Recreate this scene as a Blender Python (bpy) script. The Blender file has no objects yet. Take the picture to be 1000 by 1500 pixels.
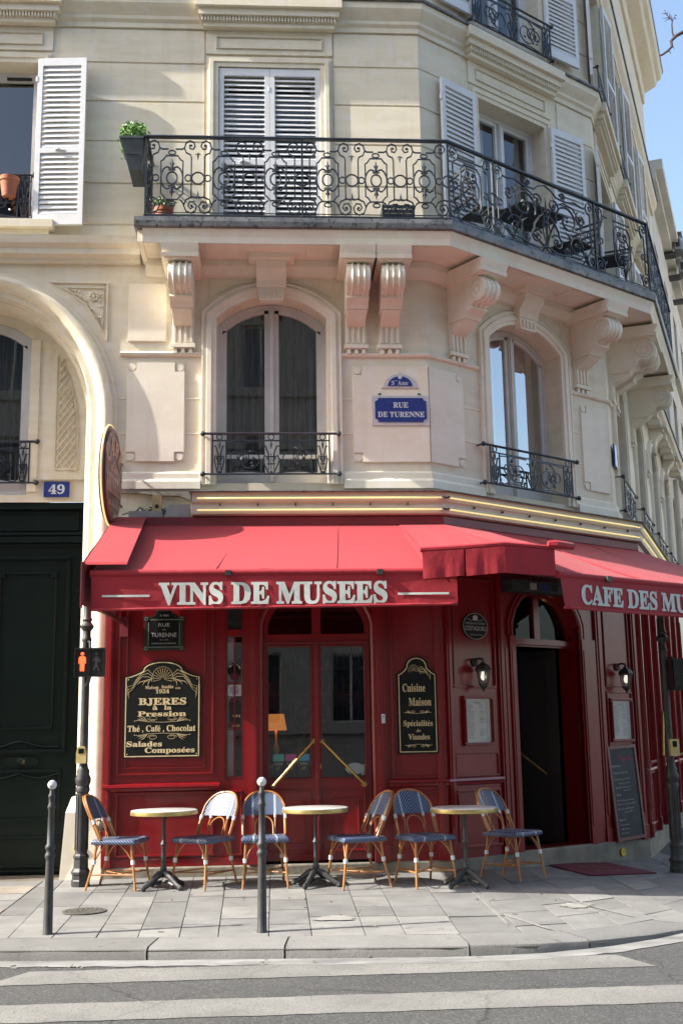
import bpy, math, random
from mathutils import Vector, Matrix
random.seed(7)
C = bpy.context.scene.collection
R = math.radians
# ------------------------------------------------------------------ camera, sky, sun, exposure
cd = bpy.data.cameras.new('camera'); cam = bpy.data.objects.new('camera', cd); C.objects.link(cam)
cd.sensor_fit = 'VERTICAL'; cd.sensor_height = 36; cd.sensor_width = 24; cd.lens = 1667/1500*36
cd.clip_start = .05; cd.clip_end = 2000
_p, _y, _r = R(11.05), R(3.66), R(.934)
_f = Vector((math.sin(_y)*math.cos(_p), math.cos(_y)*math.cos(_p), math.sin(_p)))
_rt = Vector((math.cos(_y), -math.sin(_y), 0)); _up = _rt.cross(_f)
_r2 = _rt*math.cos(_r)-_up*math.sin(_r); _u2 = _rt*math.sin(_r)+_up*math.cos(_r)
cam.matrix_world = Matrix(((_r2.x, _u2.x, -_f.x, 0), (_r2.y, _u2.y, -_f.y, -11.45), (_r2.z, _u2.z, -_f.z, 1.32), (0, 0, 0, 1)))
bpy.context.scene.camera = cam
SUN_EL, SUN_AZ = 37.6, 8.0            # the sun stands to the left, hardly in front of the facade
sd = Vector((-math.cos(R(SUN_AZ))*math.cos(R(SUN_EL)), -math.sin(R(SUN_AZ))*math.cos(R(SUN_EL)), math.sin(R(SUN_EL))))
w = bpy.data.worlds.new('World'); bpy.context.scene.world = w; w.use_nodes = True
nt = w.node_tree; bg = nt.nodes['Background']; sky = nt.nodes.new('ShaderNodeTexSky')
sky.sky_type = 'NISHITA'; sky.sun_disc = False; sky.sun_elevation = R(SUN_EL)
sky.sun_rotation = math.atan2(sd.x, sd.y); sky.air_density = 1.15; sky.dust_density = 3.2; sky.ozone_density = 1.0
nt.links.new(sky.outputs[0], bg.inputs[0]); bg.inputs[1].default_value = .138
sl = bpy.data.lights.new('sun', 'SUN'); sl.energy = 4.5; sl.angle = R(.53); sl.color = (1, .95, .86)
so = bpy.data.objects.new('sun', sl); C.objects.link(so); so.rotation_euler = sd.to_track_quat('Z', 'Y').to_euler(); so.location = (-20, -5, 20)
vs = bpy.context.scene.view_settings; vs.view_transform = 'Standard'; vs.look = 'None'; vs.gamma = 1; vs.use_curve_mapping = False
vs.exposure = 1.38

# ------------------------------------------------------------------ materials
MAT = {}
def lk(nt, a, b): nt.links.new(a, b)
def mat(name, col, rough=.6, col2=None, scale=3, stretch=(1, 1, 1), detail=6, bump=0, bscale=None, metal=0, coat=0,
        spec=.5, bevel=0, rand=0, speck=None, stain=0, sheen=0, mixlo=.35, mixhi=.65):
    m = bpy.data.materials.new(name); m.use_nodes = True; nt = m.node_tree; N = nt.nodes; p = N['Principled BSDF']
    p.inputs['Roughness'].default_value = rough; p.inputs['Metallic'].default_value = metal
    p.inputs['Coat Weight'].default_value = coat; p.inputs['Coat Roughness'].default_value = .12
    p.inputs['Specular IOR Level'].default_value = spec
    if sheen: p.inputs['Sheen Weight'].default_value = sheen; p.inputs['Sheen Roughness'].default_value = .4
    tc = N.new('ShaderNodeTexCoord'); mp = N.new('ShaderNodeMapping'); mp.inputs['Scale'].default_value = stretch
    lk(nt, tc.outputs['Object'], mp.inputs[0])
    cur = None
    if col2:
        n = N.new('ShaderNodeTexNoise'); n.inputs['Scale'].default_value = scale; n.inputs['Detail'].default_value = detail
        n.inputs['Roughness'].default_value = .6; lk(nt, mp.outputs[0], n.inputs[0])
        r = N.new('ShaderNodeMapRange'); r.inputs[1].default_value = mixlo; r.inputs[2].default_value = mixhi; lk(nt, n.outputs[0], r.inputs[0])
        mx = N.new('ShaderNodeMix'); mx.data_type = 'RGBA'; lk(nt, r.outputs[0], mx.inputs[0])
        mx.inputs[6].default_value = (*col, 1); mx.inputs[7].default_value = (*col2, 1); cur = mx.outputs[2]
    if speck:
        n = N.new('ShaderNodeTexNoise'); n.inputs['Scale'].default_value = speck[1]; n.inputs['Detail'].default_value = 2
        lk(nt, tc.outputs['Object'], n.inputs[0])
        r = N.new('ShaderNodeMapRange'); r.inputs[1].default_value = speck[2]; r.inputs[2].default_value = speck[3]; lk(nt, n.outputs[0], r.inputs[0])
        mx = N.new('ShaderNodeMix'); mx.data_type = 'RGBA'; lk(nt, r.outputs[0], mx.inputs[0])
        if cur: lk(nt, cur, mx.inputs[6])
        else: mx.inputs[6].default_value = (*col, 1)
        mx.inputs[7].default_value = (*speck[0], 1); cur = mx.outputs[2]
    if stain:   # weather streaks, running down
        mp2 = N.new('ShaderNodeMapping'); mp2.inputs['Scale'].default_value = (5, 5, .45); lk(nt, tc.outputs['Object'], mp2.inputs[0])
        n = N.new('ShaderNodeTexNoise'); n.inputs['Scale'].default_value = 1.3; n.inputs['Detail'].default_value = 7; n.inputs['Roughness'].default_value = .7
        lk(nt, mp2.outputs[0], n.inputs[0])
        r = N.new('ShaderNodeMapRange'); r.inputs[1].default_value = .52; r.inputs[2].default_value = .8; r.inputs[4].default_value = stain; lk(nt, n.outputs[0], r.inputs[0])
        mx = N.new('ShaderNodeMix'); mx.data_type = 'RGBA'; lk(nt, r.outputs[0], mx.inputs[0])
        lk(nt, cur, mx.inputs[6]); mx.inputs[7].default_value = (col[0]*.45, col[1]*.4, col[2]*.34, 1); cur = mx.outputs[2]
    if rand:
        oi = N.new('ShaderNodeObjectInfo'); r = N.new('ShaderNodeMapRange'); r.inputs[3].default_value = 1-rand; r.inputs[4].default_value = 1+rand*.6; lk(nt, oi.outputs['Random'], r.inputs[0])
        hs = N.new('ShaderNodeHueSaturation'); lk(nt, r.outputs[0], hs.inputs['Value']); lk(nt, cur, hs.inputs['Color']); cur = hs.outputs[0]
        n = N.new('ShaderNodeTexNoise'); n.inputs['Scale'].default_value = 11; n.inputs['Detail'].default_value = 3; lk(nt, tc.outputs['Object'], n.inputs[0])   # old gum and drip spots
        r = N.new('ShaderNodeMapRange'); r.inputs[1].default_value = .66; r.inputs[2].default_value = .70; r.inputs[4].default_value = .55; lk(nt, n.outputs[0], r.inputs[0])
        mx = N.new('ShaderNodeMix'); mx.data_type = 'RGBA'; lk(nt, r.outputs[0], mx.inputs[0]); lk(nt, cur, mx.inputs[6]); mx.inputs[7].default_value = (.09, .088, .085, 1); cur = mx.outputs[2]
    if cur: lk(nt, cur, p.inputs['Base Color'])
    else: p.inputs['Base Color'].default_value = (*col, 1)
    nrm = None
    if bevel:
        b = N.new('ShaderNodeBevel'); b.samples = 4; b.inputs[0].default_value = bevel; nrm = b.outputs[0]
    if bump:
        n = N.new('ShaderNodeTexNoise'); n.inputs['Scale'].default_value = bscale or scale*6; n.inputs['Detail'].default_value = 4
        lk(nt, mp.outputs[0] if not bscale else tc.outputs['Object'], n.inputs[0])
        b = N.new('ShaderNodeBump'); b.inputs['Distance'].default_value = bump; b.inputs['Strength'].default_value = .6; lk(nt, n.outputs[0], b.inputs['Height'])
        if nrm: lk(nt, nrm, b.inputs['Normal'])
        nrm = b.outputs[0]
    if nrm: lk(nt, nrm, p.inputs['Normal'])
    MAT[name] = m; return m
mat('stone', (.78, .705, .545), .85, (.69, .615, .465), 1.6, (1, 1, 6), 8, .0018, bscale=60, bevel=.008, stain=.28, speck=((.75, .70, .60), 9, .5, .75))
mat('stone_lower', (.86, .79, .65), .85, (.77, .70, .565), 1.1, (1, 1, 2.5), 8, .0012, bscale=55, bevel=.008, stain=.2, speck=((.84, .79, .69), 7, .5, .75))
mat('stone_pale', (.68, .65, .58), .85, (.58, .55, .48), 2, (1, 1, 2), 6, .003, bscale=40, stain=.3)
mat('stone_dark', (.30, .27, .21), .9, (.18, .165, .135), 4, (1, 1, 1), 8, .006, bscale=30, bevel=.01, stain=.3)
mat('zinc', (.10, .105, .11), .45, (.22, .215, .205), 5, (1, 1, 1), 8, .003, metal=.35, bevel=.01, speck=((.05, .05, .05), 24, .55, .7))
mat('iron', (.022, .028, .036), .32, (.045, .052, .062), 9, metal=.25, bump=.001, bscale=60)
mat('iron_matt', (.03, .032, .035), .5, (.055, .055, .055), 12, metal=.2, bump=.002, bscale=45)
mat('white_paint', (.73, .735, .74), .45, (.65, .655, .66), 4, (1, 1, 3), bevel=.004)
mat('grey_paint', (.62, .61, .58), .5, (.54, .53, .5), 4, bevel=.004)
mat('cream_paint', (.56, .50, .41), .5, (.5, .46, .38), 5, bevel=.004)
mat('red_wood', (.24, .0058, .010), .30, (.195, .0048, .0082), 3, (1, 1, .4), coat=.4, bevel=.005, bump=.0006, bscale=14, stain=.4, speck=((.33, .05, .05), 30, .70, .76))
mat('red_dark', (.12, .006, .012), .35, (.09, .006, .010), 3, coat=.3, bevel=.005)
mat('maroon_metal', (.19, .022, .030), .45, (.145, .018, .025), 6, (.5, .5, 1), coat=.1, bevel=.004, stain=.5)
mat('awning_cloth', (.33, .012, .023), .75, (.295, .010, .020), 2, sheen=.12, bump=.007, bscale=13, stain=.22)
mat('letter_grey', (.58, .61, .57), .7, (.50, .53, .49), 20)
mat('green_door', (.002, .007, .005), .34, (.004, .011, .008), 3, (1, 1, .5), coat=.12, spec=.3, bevel=.006)
mat('black_wood', (.010, .010, .012), .4, (.016, .014, .014), 3, coat=.2)
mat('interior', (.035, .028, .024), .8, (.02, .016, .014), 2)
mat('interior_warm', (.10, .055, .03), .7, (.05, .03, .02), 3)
mat('curtain', (.16, .155, .14), .9, (.05, .05, .045), 9, (6, 6, .3))
mat('curtain_white', (.75, .77, .8), .9, (.6, .62, .66), 9, (6, 6, .3))
mat('brass', (.62, .42, .14), .25, (.5, .32, .1), 8, metal=.95)
mat('brass_worn', (.60, .47, .20), .35, (.42, .32, .12), 14, metal=.7)
mat('rattan', (.44, .20, .065), .4, (.30, .12, .035), 9, (1, 1, .4), coat=.3, bump=.001, bscale=50)
mat('binding', (.75, .76, .76), .5, (.62, .63, .63), 40)
mat('marble', (.72, .71, .69), .25, (.6, .6, .6), 6, coat=.3)
mat('terracotta', (.42, .15, .08), .8, (.33, .12, .07), 8)
mat('leaf', (.07, .19, .02), .5, (.14, .30, .04), 40)
mat('leaf_pale', (.16, .22, .06), .5, (.10, .2, .05), 40)
mat('planter_grey', (.04, .05, .055), .5, (.055, .065, .07), 8)
mat('bark', (.035, .022, .020), .9, (.06, .04, .035), 12)
mat('enamel_blue', (.018, .035, .20), .25, (.026, .048, .24), 30, coat=.4)
mat('enamel_white', (.66, .70, .74), .3, (.55, .6, .64), 30, coat=.3)
mat('plate_surround', (.60, .60, .62), .6, (.52, .50, .48), 30)
mat('board_black', (.006, .008, .008), .5, (.010, .012, .012), 5, spec=.25)
mat('gold_print', (.72, .60, .36), .5, (.62, .50, .28), 30)
mat('slate', (.016, .021, .024), .6, (.03, .036, .04), 3, speck=((.055, .06, .065), 3, .5, .8))
mat('chalk', (.62, .62, .60), .9, (.4, .4, .4), 60)
mat('chalk_pink', (.5, .12, .17), .9, (.35, .1, .14), 60)
mat('paper', (.62, .60, .56), .7, (.54, .52, .48), 12)
mat('ink', (.18, .17, .17), .8)
mat('sign_maroon', (.10, .028, .035), .35, (.13, .04, .045), 6, coat=.4)
mat('sign_letter', (.55, .36, .25), .5, (.42, .26, .17), 20)
mat('plastic_grey', (.42, .42, .38), .6, (.33, .33, .3), 10)
mat('cable', (.03, .03, .03), .6)
mat('yellow_plastic', (.62, .50, .22), .5, (.5, .38, .15), 20)
mat('yellow_mark', (.75, .55, .05), .6, (.5, .36, .04), 50)
mat('mat_red', (.14, .012, .035), .95, (.10, .010, .028), 30, bump=.003, bscale=200)
mat('mat_line', (.30, .13, .08), .95, (.2, .07, .06), 60)
mat('slab', (.205, .204, .197), .85, (.14, .139, .135), 2.5, (1, 1, 1), 10, .003, bscale=120, bevel=.008, rand=.16, speck=((.13, .13, .125), 160, .55, .7), stain=0)
mat('slab_light', (.245, .242, .23), .85, (.175, .172, .165), 3, (1, 1, 1), 10, .003, bscale=120, bevel=.008, rand=.16, speck=((.17, .17, .16), 160, .55, .7))
mat('slab_warm', (.30, .26, .21), .85, (.19, .17, .14), 4, (1, 1, 1), 10, .006, bscale=30, bevel=.012, rand=.16, speck=((.12, .11, .1), 120, .55, .7))
mat('joint', (.15, .13, .10), .95, (.08, .07, .055), 12, bump=.004, bscale=80)
mat('mortar', (.27, .262, .245), .95, (.20, .195, .185), 9, bump=.004, bscale=60)
mat('kerbstone', (.20, .198, .19), .85, (.16, .158, .15), 3, (1, 1, 1), 10, .004, bscale=60, bevel=.012, rand=.16, speck=((.12, .12, .12), 140, .52, .7))
mat('gutter_cement', (.27, .268, .26), .9, (.13, .13, .127), 4, (.5, 1.5, 1), 9, .003, bscale=60, speck=((.2, .2, .19), 40, .55, .75))
mat('manhole_iron', (.09, .085, .075), .6, (.16, .15, .135), 25, metal=.4, bump=.002, bscale=80)
mat('roof_slate', (.06, .065, .075), .5, (.09, .095, .105), 5)
mat('neon', (1, .8, .2), .3)

def emis(name, col, s):
    m = bpy.data.materials.new(name); m.use_nodes = True; p = m.node_tree.nodes['Principled BSDF']
    p.inputs['Base Color'].default_value = (*[c*.6 for c in col], 1); p.inputs['Emission Color'].default_value = (*col, 1); p.inputs['Emission Strength'].default_value = s
    MAT[name] = m; return m
emis('neon_tube', (1, .82, .34), .32); emis('red_man', (1, .10, .03), 1.1); emis('bulb', (1, .93, .8), .4)
emis('shade_glow', (1, .34, .08), .2); emis('bulb_warm', (1, .55, .15), 2.5)
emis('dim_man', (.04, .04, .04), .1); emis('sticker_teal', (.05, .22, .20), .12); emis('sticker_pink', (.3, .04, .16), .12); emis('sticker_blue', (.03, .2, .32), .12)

def glass(name, tint=(.8, .83, .82), ior=1.6, refl=1.0):
    m = bpy.data.materials.new(name); m.use_nodes = True; nt = m.node_tree; N = nt.nodes; N.clear()
    o = N.new('ShaderNodeOutputMaterial'); mx = N.new('ShaderNodeMixShader'); t = N.new('ShaderNodeBsdfTransparent'); g = N.new('ShaderNodeBsdfGlossy'); f = N.new('ShaderNodeMath'); lw = N.new('ShaderNodeLayerWeight'); lw.inputs[0].default_value = .5
    pw = N.new('ShaderNodeMath'); pw.operation = 'POWER'; pw.inputs[1].default_value = 5; lk(nt, lw.outputs['Facing'], pw.inputs[0])
    f0 = ((ior-1)/(ior+1))**2; f.operation = 'MULTIPLY_ADD'; f.inputs[1].default_value = 1-f0; f.inputs[2].default_value = f0; lk(nt, pw.outputs[0], f.inputs[0])
    t.inputs[0].default_value = (*tint, 1); g.inputs['Roughness'].default_value = 0.0; g.inputs['Color'].default_value = (refl, refl, refl, 1)
    tc = N.new('ShaderNodeTexCoord'); n = N.new('ShaderNodeTexNoise'); n.inputs['Scale'].default_value = 1.3; n.inputs['Detail'].default_value = 1
    b = N.new('ShaderNodeBump'); b.inputs['Strength'].default_value = .25; b.inputs['Distance'].default_value = .004
    lk(nt, tc.outputs['Object'], n.inputs[0]); lk(nt, n.outputs[0], b.inputs['Height']); lk(nt, b.outputs[0], g.inputs['Normal'])
    lk(nt, f.outputs[0], mx.inputs[0]); lk(nt, t.outputs[0], mx.inputs[1]); lk(nt, g.outputs[0], mx.inputs[2]); lk(nt, mx.outputs[0], o.inputs[0])
    MAT[name] = m
glass('glass', ior=2.0); glass('glass_shop', ior=2.1); glass('glass_lamp', (.9, .9, .88), 1.5); glass('glass_mirror', ior=5.0); glass('glass_dim', (.45, .47, .46), ior=1.35)

def weave_mat():          # navy and white woven resin: chevron of short white stitches and two plain white bands
    m = bpy.data.materials.new('weave'); m.use_nodes = True; nt = m.node_tree; N = nt.nodes; p = N['Principled BSDF']; p.inputs['Roughness'].default_value = .45
    uv = N.new('ShaderNodeUVMap'); s = N.new('ShaderNodeSeparateXYZ'); lk(nt, uv.outputs[0], s.inputs[0])
    def ma(op, a, b=None, c=None):
        n = N.new('ShaderNodeMath'); n.operation = op
        for i, v in enumerate((a, b, c)):
            if v is None: continue
            if isinstance(v, (int, float)): n.inputs[i].default_value = v
            else: lk(nt, v, n.inputs[i])
        return n.outputs[0]
    au = ma('ABSOLUTE', s.outputs[0])
    d = ma('ADD', au, s.outputs[1]); st = ma('LESS_THAN', ma('FRACT', ma('MULTIPLY', d, 1/.029)), .38)
    e = ma('SUBTRACT', au, s.outputs[1]); cut = ma('LESS_THAN', ma('FRACT', ma('MULTIPLY', e, 1/.016)), .64)
    band = ma('LESS_THAN', ma('ABSOLUTE', ma('SUBTRACT', au, .105)), .0095)
    fac = ma('MAXIMUM', ma('MULTIPLY', st, cut), band)
    mx = N.new('ShaderNodeMix'); mx.data_type = 'RGBA'; lk(nt, fac, mx.inputs[0]); mx.inputs[6].default_value = (.008, .020, .095, 1); mx.inputs[7].default_value = (.33, .40, .46, 1)
    lk(nt, mx.outputs[2], p.inputs['Base Color'])
    b = N.new('ShaderNodeBump'); b.inputs['Distance'].default_value = .002; b.inputs['Strength'].default_value = .7; lk(nt, fac, b.inputs['Height']); lk(nt, b.outputs[0], p.inputs['Normal'])
    MAT['weave'] = m
weave_mat()

def ground_mat(name, c1, c2, sc, crack=True, cc=(.02, .02, .02), agg=(.24, .24, .24), lo=.50):
    m = bpy.data.materials.new(name); m.use_nodes = True; nt = m.node_tree; N = nt.nodes; p = N['Principled BSDF']; p.inputs['Roughness'].default_value = .85
    tc = N.new('ShaderNodeTexCoord')
    def noise(s, d=4, r=.6):
        n = N.new('ShaderNodeTexNoise'); n.inputs['Scale'].default_value = s; n.inputs['Detail'].default_value = d; n.inputs['Roughness'].default_value = r; lk(nt, tc.outputs['Object'], n.inputs[0]); return n.outputs[0]
    def rng(a, lo, hi, to=1):
        r = N.new('ShaderNodeMapRange'); r.inputs[1].default_value = lo; r.inputs[2].default_value = hi; r.inputs[4].default_value = to; lk(nt, a, r.inputs[0]); return r.outputs[0]
    def mix(f, a, b):
        x = N.new('ShaderNodeMix'); x.data_type = 'RGBA'; lk(nt, f, x.inputs[0])
        for i, v in ((6, a), (7, b)):
            if isinstance(v, tuple): x.inputs[i].default_value = (*v, 1)
            else: lk(nt, v, x.inputs[i])
        return x.outputs[2]
    c = mix(rng(noise(sc, 8), .35, .65), c1, c2)
    n1 = noise(62, 4, .75)
    c = mix(rng(n1, lo, lo+.14, .75), c, agg); c = mix(rng(noise(80, 3, .7), .54, .66, .8), c, (c1[0]*.3, c1[1]*.3, c1[2]*.3))
    if crack:
        v = N.new('ShaderNodeTexVoronoi'); v.feature = 'DISTANCE_TO_EDGE'; v.inputs['Scale'].default_value = .62
        dn = N.new('ShaderNodeTexNoise'); dn.inputs['Scale'].default_value = 3; dn.inputs['Detail'].default_value = 5; lk(nt, tc.outputs['Object'], dn.inputs[0])
        va = N.new('ShaderNodeVectorMath'); va.operation = 'MULTIPLY_ADD'; lk(nt, dn.outputs['Color'], va.inputs[0]); va.inputs[1].default_value = (.35, .35, 0); lk(nt, tc.outputs['Object'], va.inputs[2]); lk(nt, va.outputs[0], v.inputs[0])
        inv = N.new('ShaderNodeMath'); inv.operation = 'SUBTRACT'; inv.inputs[0].default_value = 1; lk(nt, rng(v.outputs['Distance'], .0, .009), inv.inputs[1])
        gm = N.new('ShaderNodeMath'); gm.operation = 'MULTIPLY'; lk(nt, inv.outputs[0], gm.inputs[0]); lk(nt, rng(noise(.9, 2), .42, .56), gm.inputs[1])
        c = mix(gm.outputs[0], c, cc)
    lk(nt, c, p.inputs['Base Color'])
    b = N.new('ShaderNodeBump'); b.inputs['Distance'].default_value = .006; b.inputs['Strength'].default_value = .8; lk(nt, n1, b.inputs['Height']); lk(nt, b.outputs[0], p.inputs['Normal'])
    MAT[name] = m
ground_mat('asphalt', (.040, .041, .042), (.058, .059, .058), .8, agg=(.15, .15, .15))
ground_mat('road_paint', (.205, .203, .19), (.14, .138, .13), 1.6, agg=(.27, .265, .25), cc=(.12, .115, .11), lo=.56)

# ------------------------------------------------------------------ facade frames
A0 = Vector((1.69, .15, 0)); AC, AS = R(34.65), R(65.82); LC = 3.0; T1, T2 = AC/2, (AS-AC)/2
def fr(o, a): return Matrix.Translation(o) @ Matrix.Rotation(a, 4, 'Z')
B0 = A0 + Vector((math.cos(AC), math.sin(AC), 0))*LC
FACE = {'F': fr(A0, 0), 'C': fr(A0, AC), 'S': fr(B0, AS)}      # local x along the wall, -y outwards, z up
def cornerFC(o, z): return Vector((A0.x+math.tan(T1)*o, A0.y-o, z))
def cornerCS(o, z): return FACE['C'] @ Vector((LC+math.tan(T2)*o, -o, z))
def fp(face, s, o, z): return FACE[face] @ Vector((s, -o, z))

class MB:
    def __init__(s, M=None): s.v = []; s.f = []; s.M = M; s.uv = None; s.mi = []
    def add(s, vs, fs, M=None):
        n = len(s.v); m = M if M is not None else s.M
        for p in vs:
            p = Vector(p)
            s.v.append(m @ p if m is not None else p)
        s.f += [tuple(n+i for i in f) for f in fs]; return s
    def box(s, x0, x1, y0, y1, z0, z1, M=None):
        x0, x1 = sorted((x0, x1)); y0, y1 = sorted((y0, y1)); z0, z1 = sorted((z0, z1))
        return s.add([(x0, y0, z0), (x1, y0, z0), (x1, y1, z0), (x0, y1, z0), (x0, y0, z1), (x1, y0, z1), (x1, y1, z1), (x0, y1, z1)],
                     [(0, 3, 2, 1), (4, 5, 6, 7), (0, 1, 5, 4), (1, 2, 6, 5), (2, 3, 7, 6), (3, 0, 4, 7)], M)
    def wbox(s, s0, s1, o0, o1, z0, z1, M=None): return s.box(s0, s1, -o1, -o0, z0, z1, M)    # wall box: out from o0 to o1
    def prism(s, pts, a, b, ax='y', M=None):      # polygon pts extruded along axis
        n = len(pts)
        def P(p, t): return {'y': (p[0], t, p[1]), 'x': (t, p[0], p[1]), 'z': (p[0], p[1], t)}[ax]
        vs = [P(p, a) for p in pts]+[P(p, b) for p in pts]
        fs = [tuple(range(n-1, -1, -1)), tuple(range(n, 2*n))]+[(i, (i+1) % n, (i+1) % n+n, i+n) for i in range(n)]
        return s.add(vs, fs, M)
    def tube(s, path, r, n=6, M=None, closed=False, flat=1.0, cap=True):
        P = [Vector(p) for p in path]; m = len(P); vs = []; fs = []
        rr = r if isinstance(r, (list, tuple)) else [r]*m
        up = None
        for i in range(m):
            if closed: t = P[(i+1) % m]-P[i-1]
            else: t = P[min(i+1, m-1)]-P[max(i-1, 0)]
            if t.length < 1e-9: t = Vector((0, 0, 1))
            t.normalize()
            if up is None: up = Vector((0, 1, 0)) if abs(t.y) < .9 else Vector((1, 0, 0))
            b = t.cross(up)
            if b.length < 1e-6: b = t.cross(Vector((1, 0, 0)))
            b.normalize(); up2 = b.cross(t).normalized(); up = up2
            for k in range(n):
                a = 2*math.pi*(k+.5)/n
                vs.append(P[i]+b*math.cos(a)*rr[i]*flat+up2*math.sin(a)*rr[i])
        for i in range(m if closed else m-1):
            j = (i+1) % m
            for k in range(n):
                k2 = (k+1) % n; fs.append((i*n+k, i*n+k2, j*n+k2, j*n+k))
        if not closed and cap: fs.append(tuple(range(n-1, -1, -1))); fs.append(tuple((m-1)*n+k for k in range(n)))
        return s.add(vs, fs, M)
    def lathe(s, prof, n=16, c=(0, 0), M=None, cap=True):
        vs = []; fs = []
        for r, z in prof:
            for k in range(n):
                a = 2*math.pi*k/n; vs.append((c[0]+r*math.cos(a), c[1]+r*math.sin(a), z))
        for i in range(len(prof)-1):
            for k in range(n):
                k2 = (k+1) % n; fs.append((i*n+k, i*n+k2, (i+1)*n+k2, (i+1)*n+k))
        if cap: fs.append(tuple(range(n-1, -1, -1))); fs.append(tuple((len(prof)-1)*n+k for k in range(n)))
        return s.add(vs, fs, M)
    def ball(s, c, r, n=10, M=None, sz=1):
        pr = [(max(r*math.sin(math.pi*i/8), .0004), c[2]-r*sz*math.cos(math.pi*i/8)) for i in range(9)]
        return s.lathe(pr, n, (c[0], c[1]), M)
    def disc(s, c, r, t, n=20, axis='y', M=None):
        pts = [(c[0]+r*math.cos(2*math.pi*k/n), c[2]+r*math.sin(2*math.pi*k/n)) for k in range(n)]
        return s.prism(pts, c[1]-t, c[1], 'y', M)
    def quad(s, a, b, c, d): return s.add([a, b, c, d], [(0, 1, 2, 3)], Matrix())
    def build(s, name, m, parent=None, smooth=False, kind=None, loc=None):
        me = bpy.data.meshes.new(name)
        me.from_pydata([tuple(p) for p in s.v], [], s.f); me.validate(); me.update()
        me.materials.append(MAT[m] if isinstance(m, str) else m)
        if smooth:
            me.polygons.foreach_set('use_smooth', [True]*len(me.polygons)); me.update()
            if smooth != 'all': me.set_sharp_from_angle(angle=R(38))
        o = bpy.data.objects.new(name, me); C.objects.link(o)
        if parent is not None: o.parent = parent
        if loc is not None: o.location = loc
        if kind: o['kind'] = kind
        return o
def sub(name, m, parent, fn, **kw):
    mb = MB(); fn(mb); return mb.build(name, m, parent, **kw)
def tag(o, label, cat, group=None):
    o['label'] = label; o['category'] = cat
    if group: o['group'] = group
    return o
def thing(name, label, cat, loc=(0, 0, 0), rz=0, group=None):
    o = bpy.data.objects.new(name, None); C.objects.link(o); o.location = loc; o.rotation_euler = (0, 0, rz); o.empty_display_size = .1
    return tag(o, label, cat, group)
def wall_thing(name, label, cat, face, s, out, z, group=None):     # local frame turned with the wall
    return thing(name, label, cat, tuple(fp(face, s, out, z)), {'F': 0, 'C': AC, 'S': AS}[face], group)
def copy_tree(o, parent=None):
    c = o.copy(); C.objects.link(c); c.parent = parent
    for ch in list(o.children): copy_tree(ch, c)
    return c
def share(name, me, parent, loc=(0, 0, 0), rot=None, scale=None):
    o = bpy.data.objects.new(name, me); C.objects.link(o); o.parent = parent; o.location = loc
    if rot: o.rotation_euler = rot
    if scale: o.scale = scale
    return o

def course(profile, a, b, name, m, parent, mb=None, smooth=False, kind=None):
    """sweep a closed (out, z) profile along the building line from a=(face,s) to b=(face,s), mitred at the corners"""
    order = 'FCS'; ia, ib = order.index(a[0]), order.index(b[0]); rows = []
    for o, z in profile:
        pts = [fp(a[0], a[1], o, z)]
        if ia <= 0 < ib or (ia == 0 and ib > 0): pts.append(cornerFC(o, z))
        if ia <= 1 and ib == 2: pts.append(cornerCS(o, z))
        pts.append(fp(b[0], b[1], o, z)); rows.append(pts)
    n = len(profile); k = len(rows[0]); mb = mb or MB(); vs = [p for row in rows for p in row]; fs = []
    for i in range(n):
        j = (i+1) % n
        for q in range(k-1): fs.append((i*k+q, j*k+q, j*k+q+1, i*k+q+1))
    fs.append(tuple(i*k for i in range(n))); fs.append(tuple(i*k+k-1 for i in range(n-1, -1, -1)))
    mb.add(vs, fs, Matrix())
    return mb.build(name, m, parent, smooth=smooth, kind=kind) if name else mb

def arch_pts(s0, s1, zs, rise, n=14):
    """points from (s0,zs) over the arch to (s1,zs)"""
    if rise <= 0: return [(s0, zs), (s1, zs)]
    w = (s1-s0)/2; c = (s0+s1)/2
    rad = (w*w+rise*rise)/(2*rise); a = math.asin(min(1, w/rad))
    return [(c+rad*math.sin(-a+2*a*i/n), zs+rise-rad+rad*math.cos(-a+2*a*i/n)) for i in range(n+1)]

def wall_face(mb, M, s0, s1, z0, z1, ops, depth=.3):
    """front sheet of a wall with openings (a,b,zb,zt,rise) and their reveals; local frame M"""
    q = lambda pts: mb.add([(p[0], 0, p[1]) for p in pts], [tuple(range(len(pts)))], M)
    xs = s0; zbase = z0; z0s = z0
    ops = sorted(ops, key=lambda o: (o[0], o[2]))
    for io, (a, b, zb, zt, rise) in enumerate(ops):
        z0_, z1_ = z0, z1
        if io and ops[io-1][0] == a: z0_ = z0s
        elif a > xs: q([(xs, z0), (a, z0), (a, z1), (xs, z1)])
        z0 = z0_
        if zb > z0: q([(a, z0), (b, z0), (b, zb), (a, zb)])
        zfull = z1
        if io+1 < len(ops) and ops[io+1][0] == a: z1 = (zt+rise+ops[io+1][2])/2; z0s = z1
        ar = arch_pts(a, b, zt, rise)
        for i in range(len(ar)-1):
            q([ar[i], ar[i+1], (ar[i+1][0], z1), (ar[i][0], z1)])
            mb.add([(ar[i][0], 0, ar[i][1]), (ar[i+1][0], 0, ar[i+1][1]), (ar[i+1][0], depth, ar[i+1][1]), (ar[i][0], depth, ar[i][1])], [(0, 1, 2, 3)], M)
        for e in (a, b): mb.add([(e, 0, zb), (e, 0, zt), (e, depth, zt), (e, depth, zb)], [(0, 1, 2, 3)], M)
        mb.add([(a, 0, zb), (b, 0, zb), (b, depth, zb), (a, depth, zb)], [(0, 1, 2, 3)], M)
        xs = b; z0 = zbase; z1 = zfull
    if xs < s1: q([(xs, z0), (s1, z0), (s1, z1), (xs, z1)])

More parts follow.
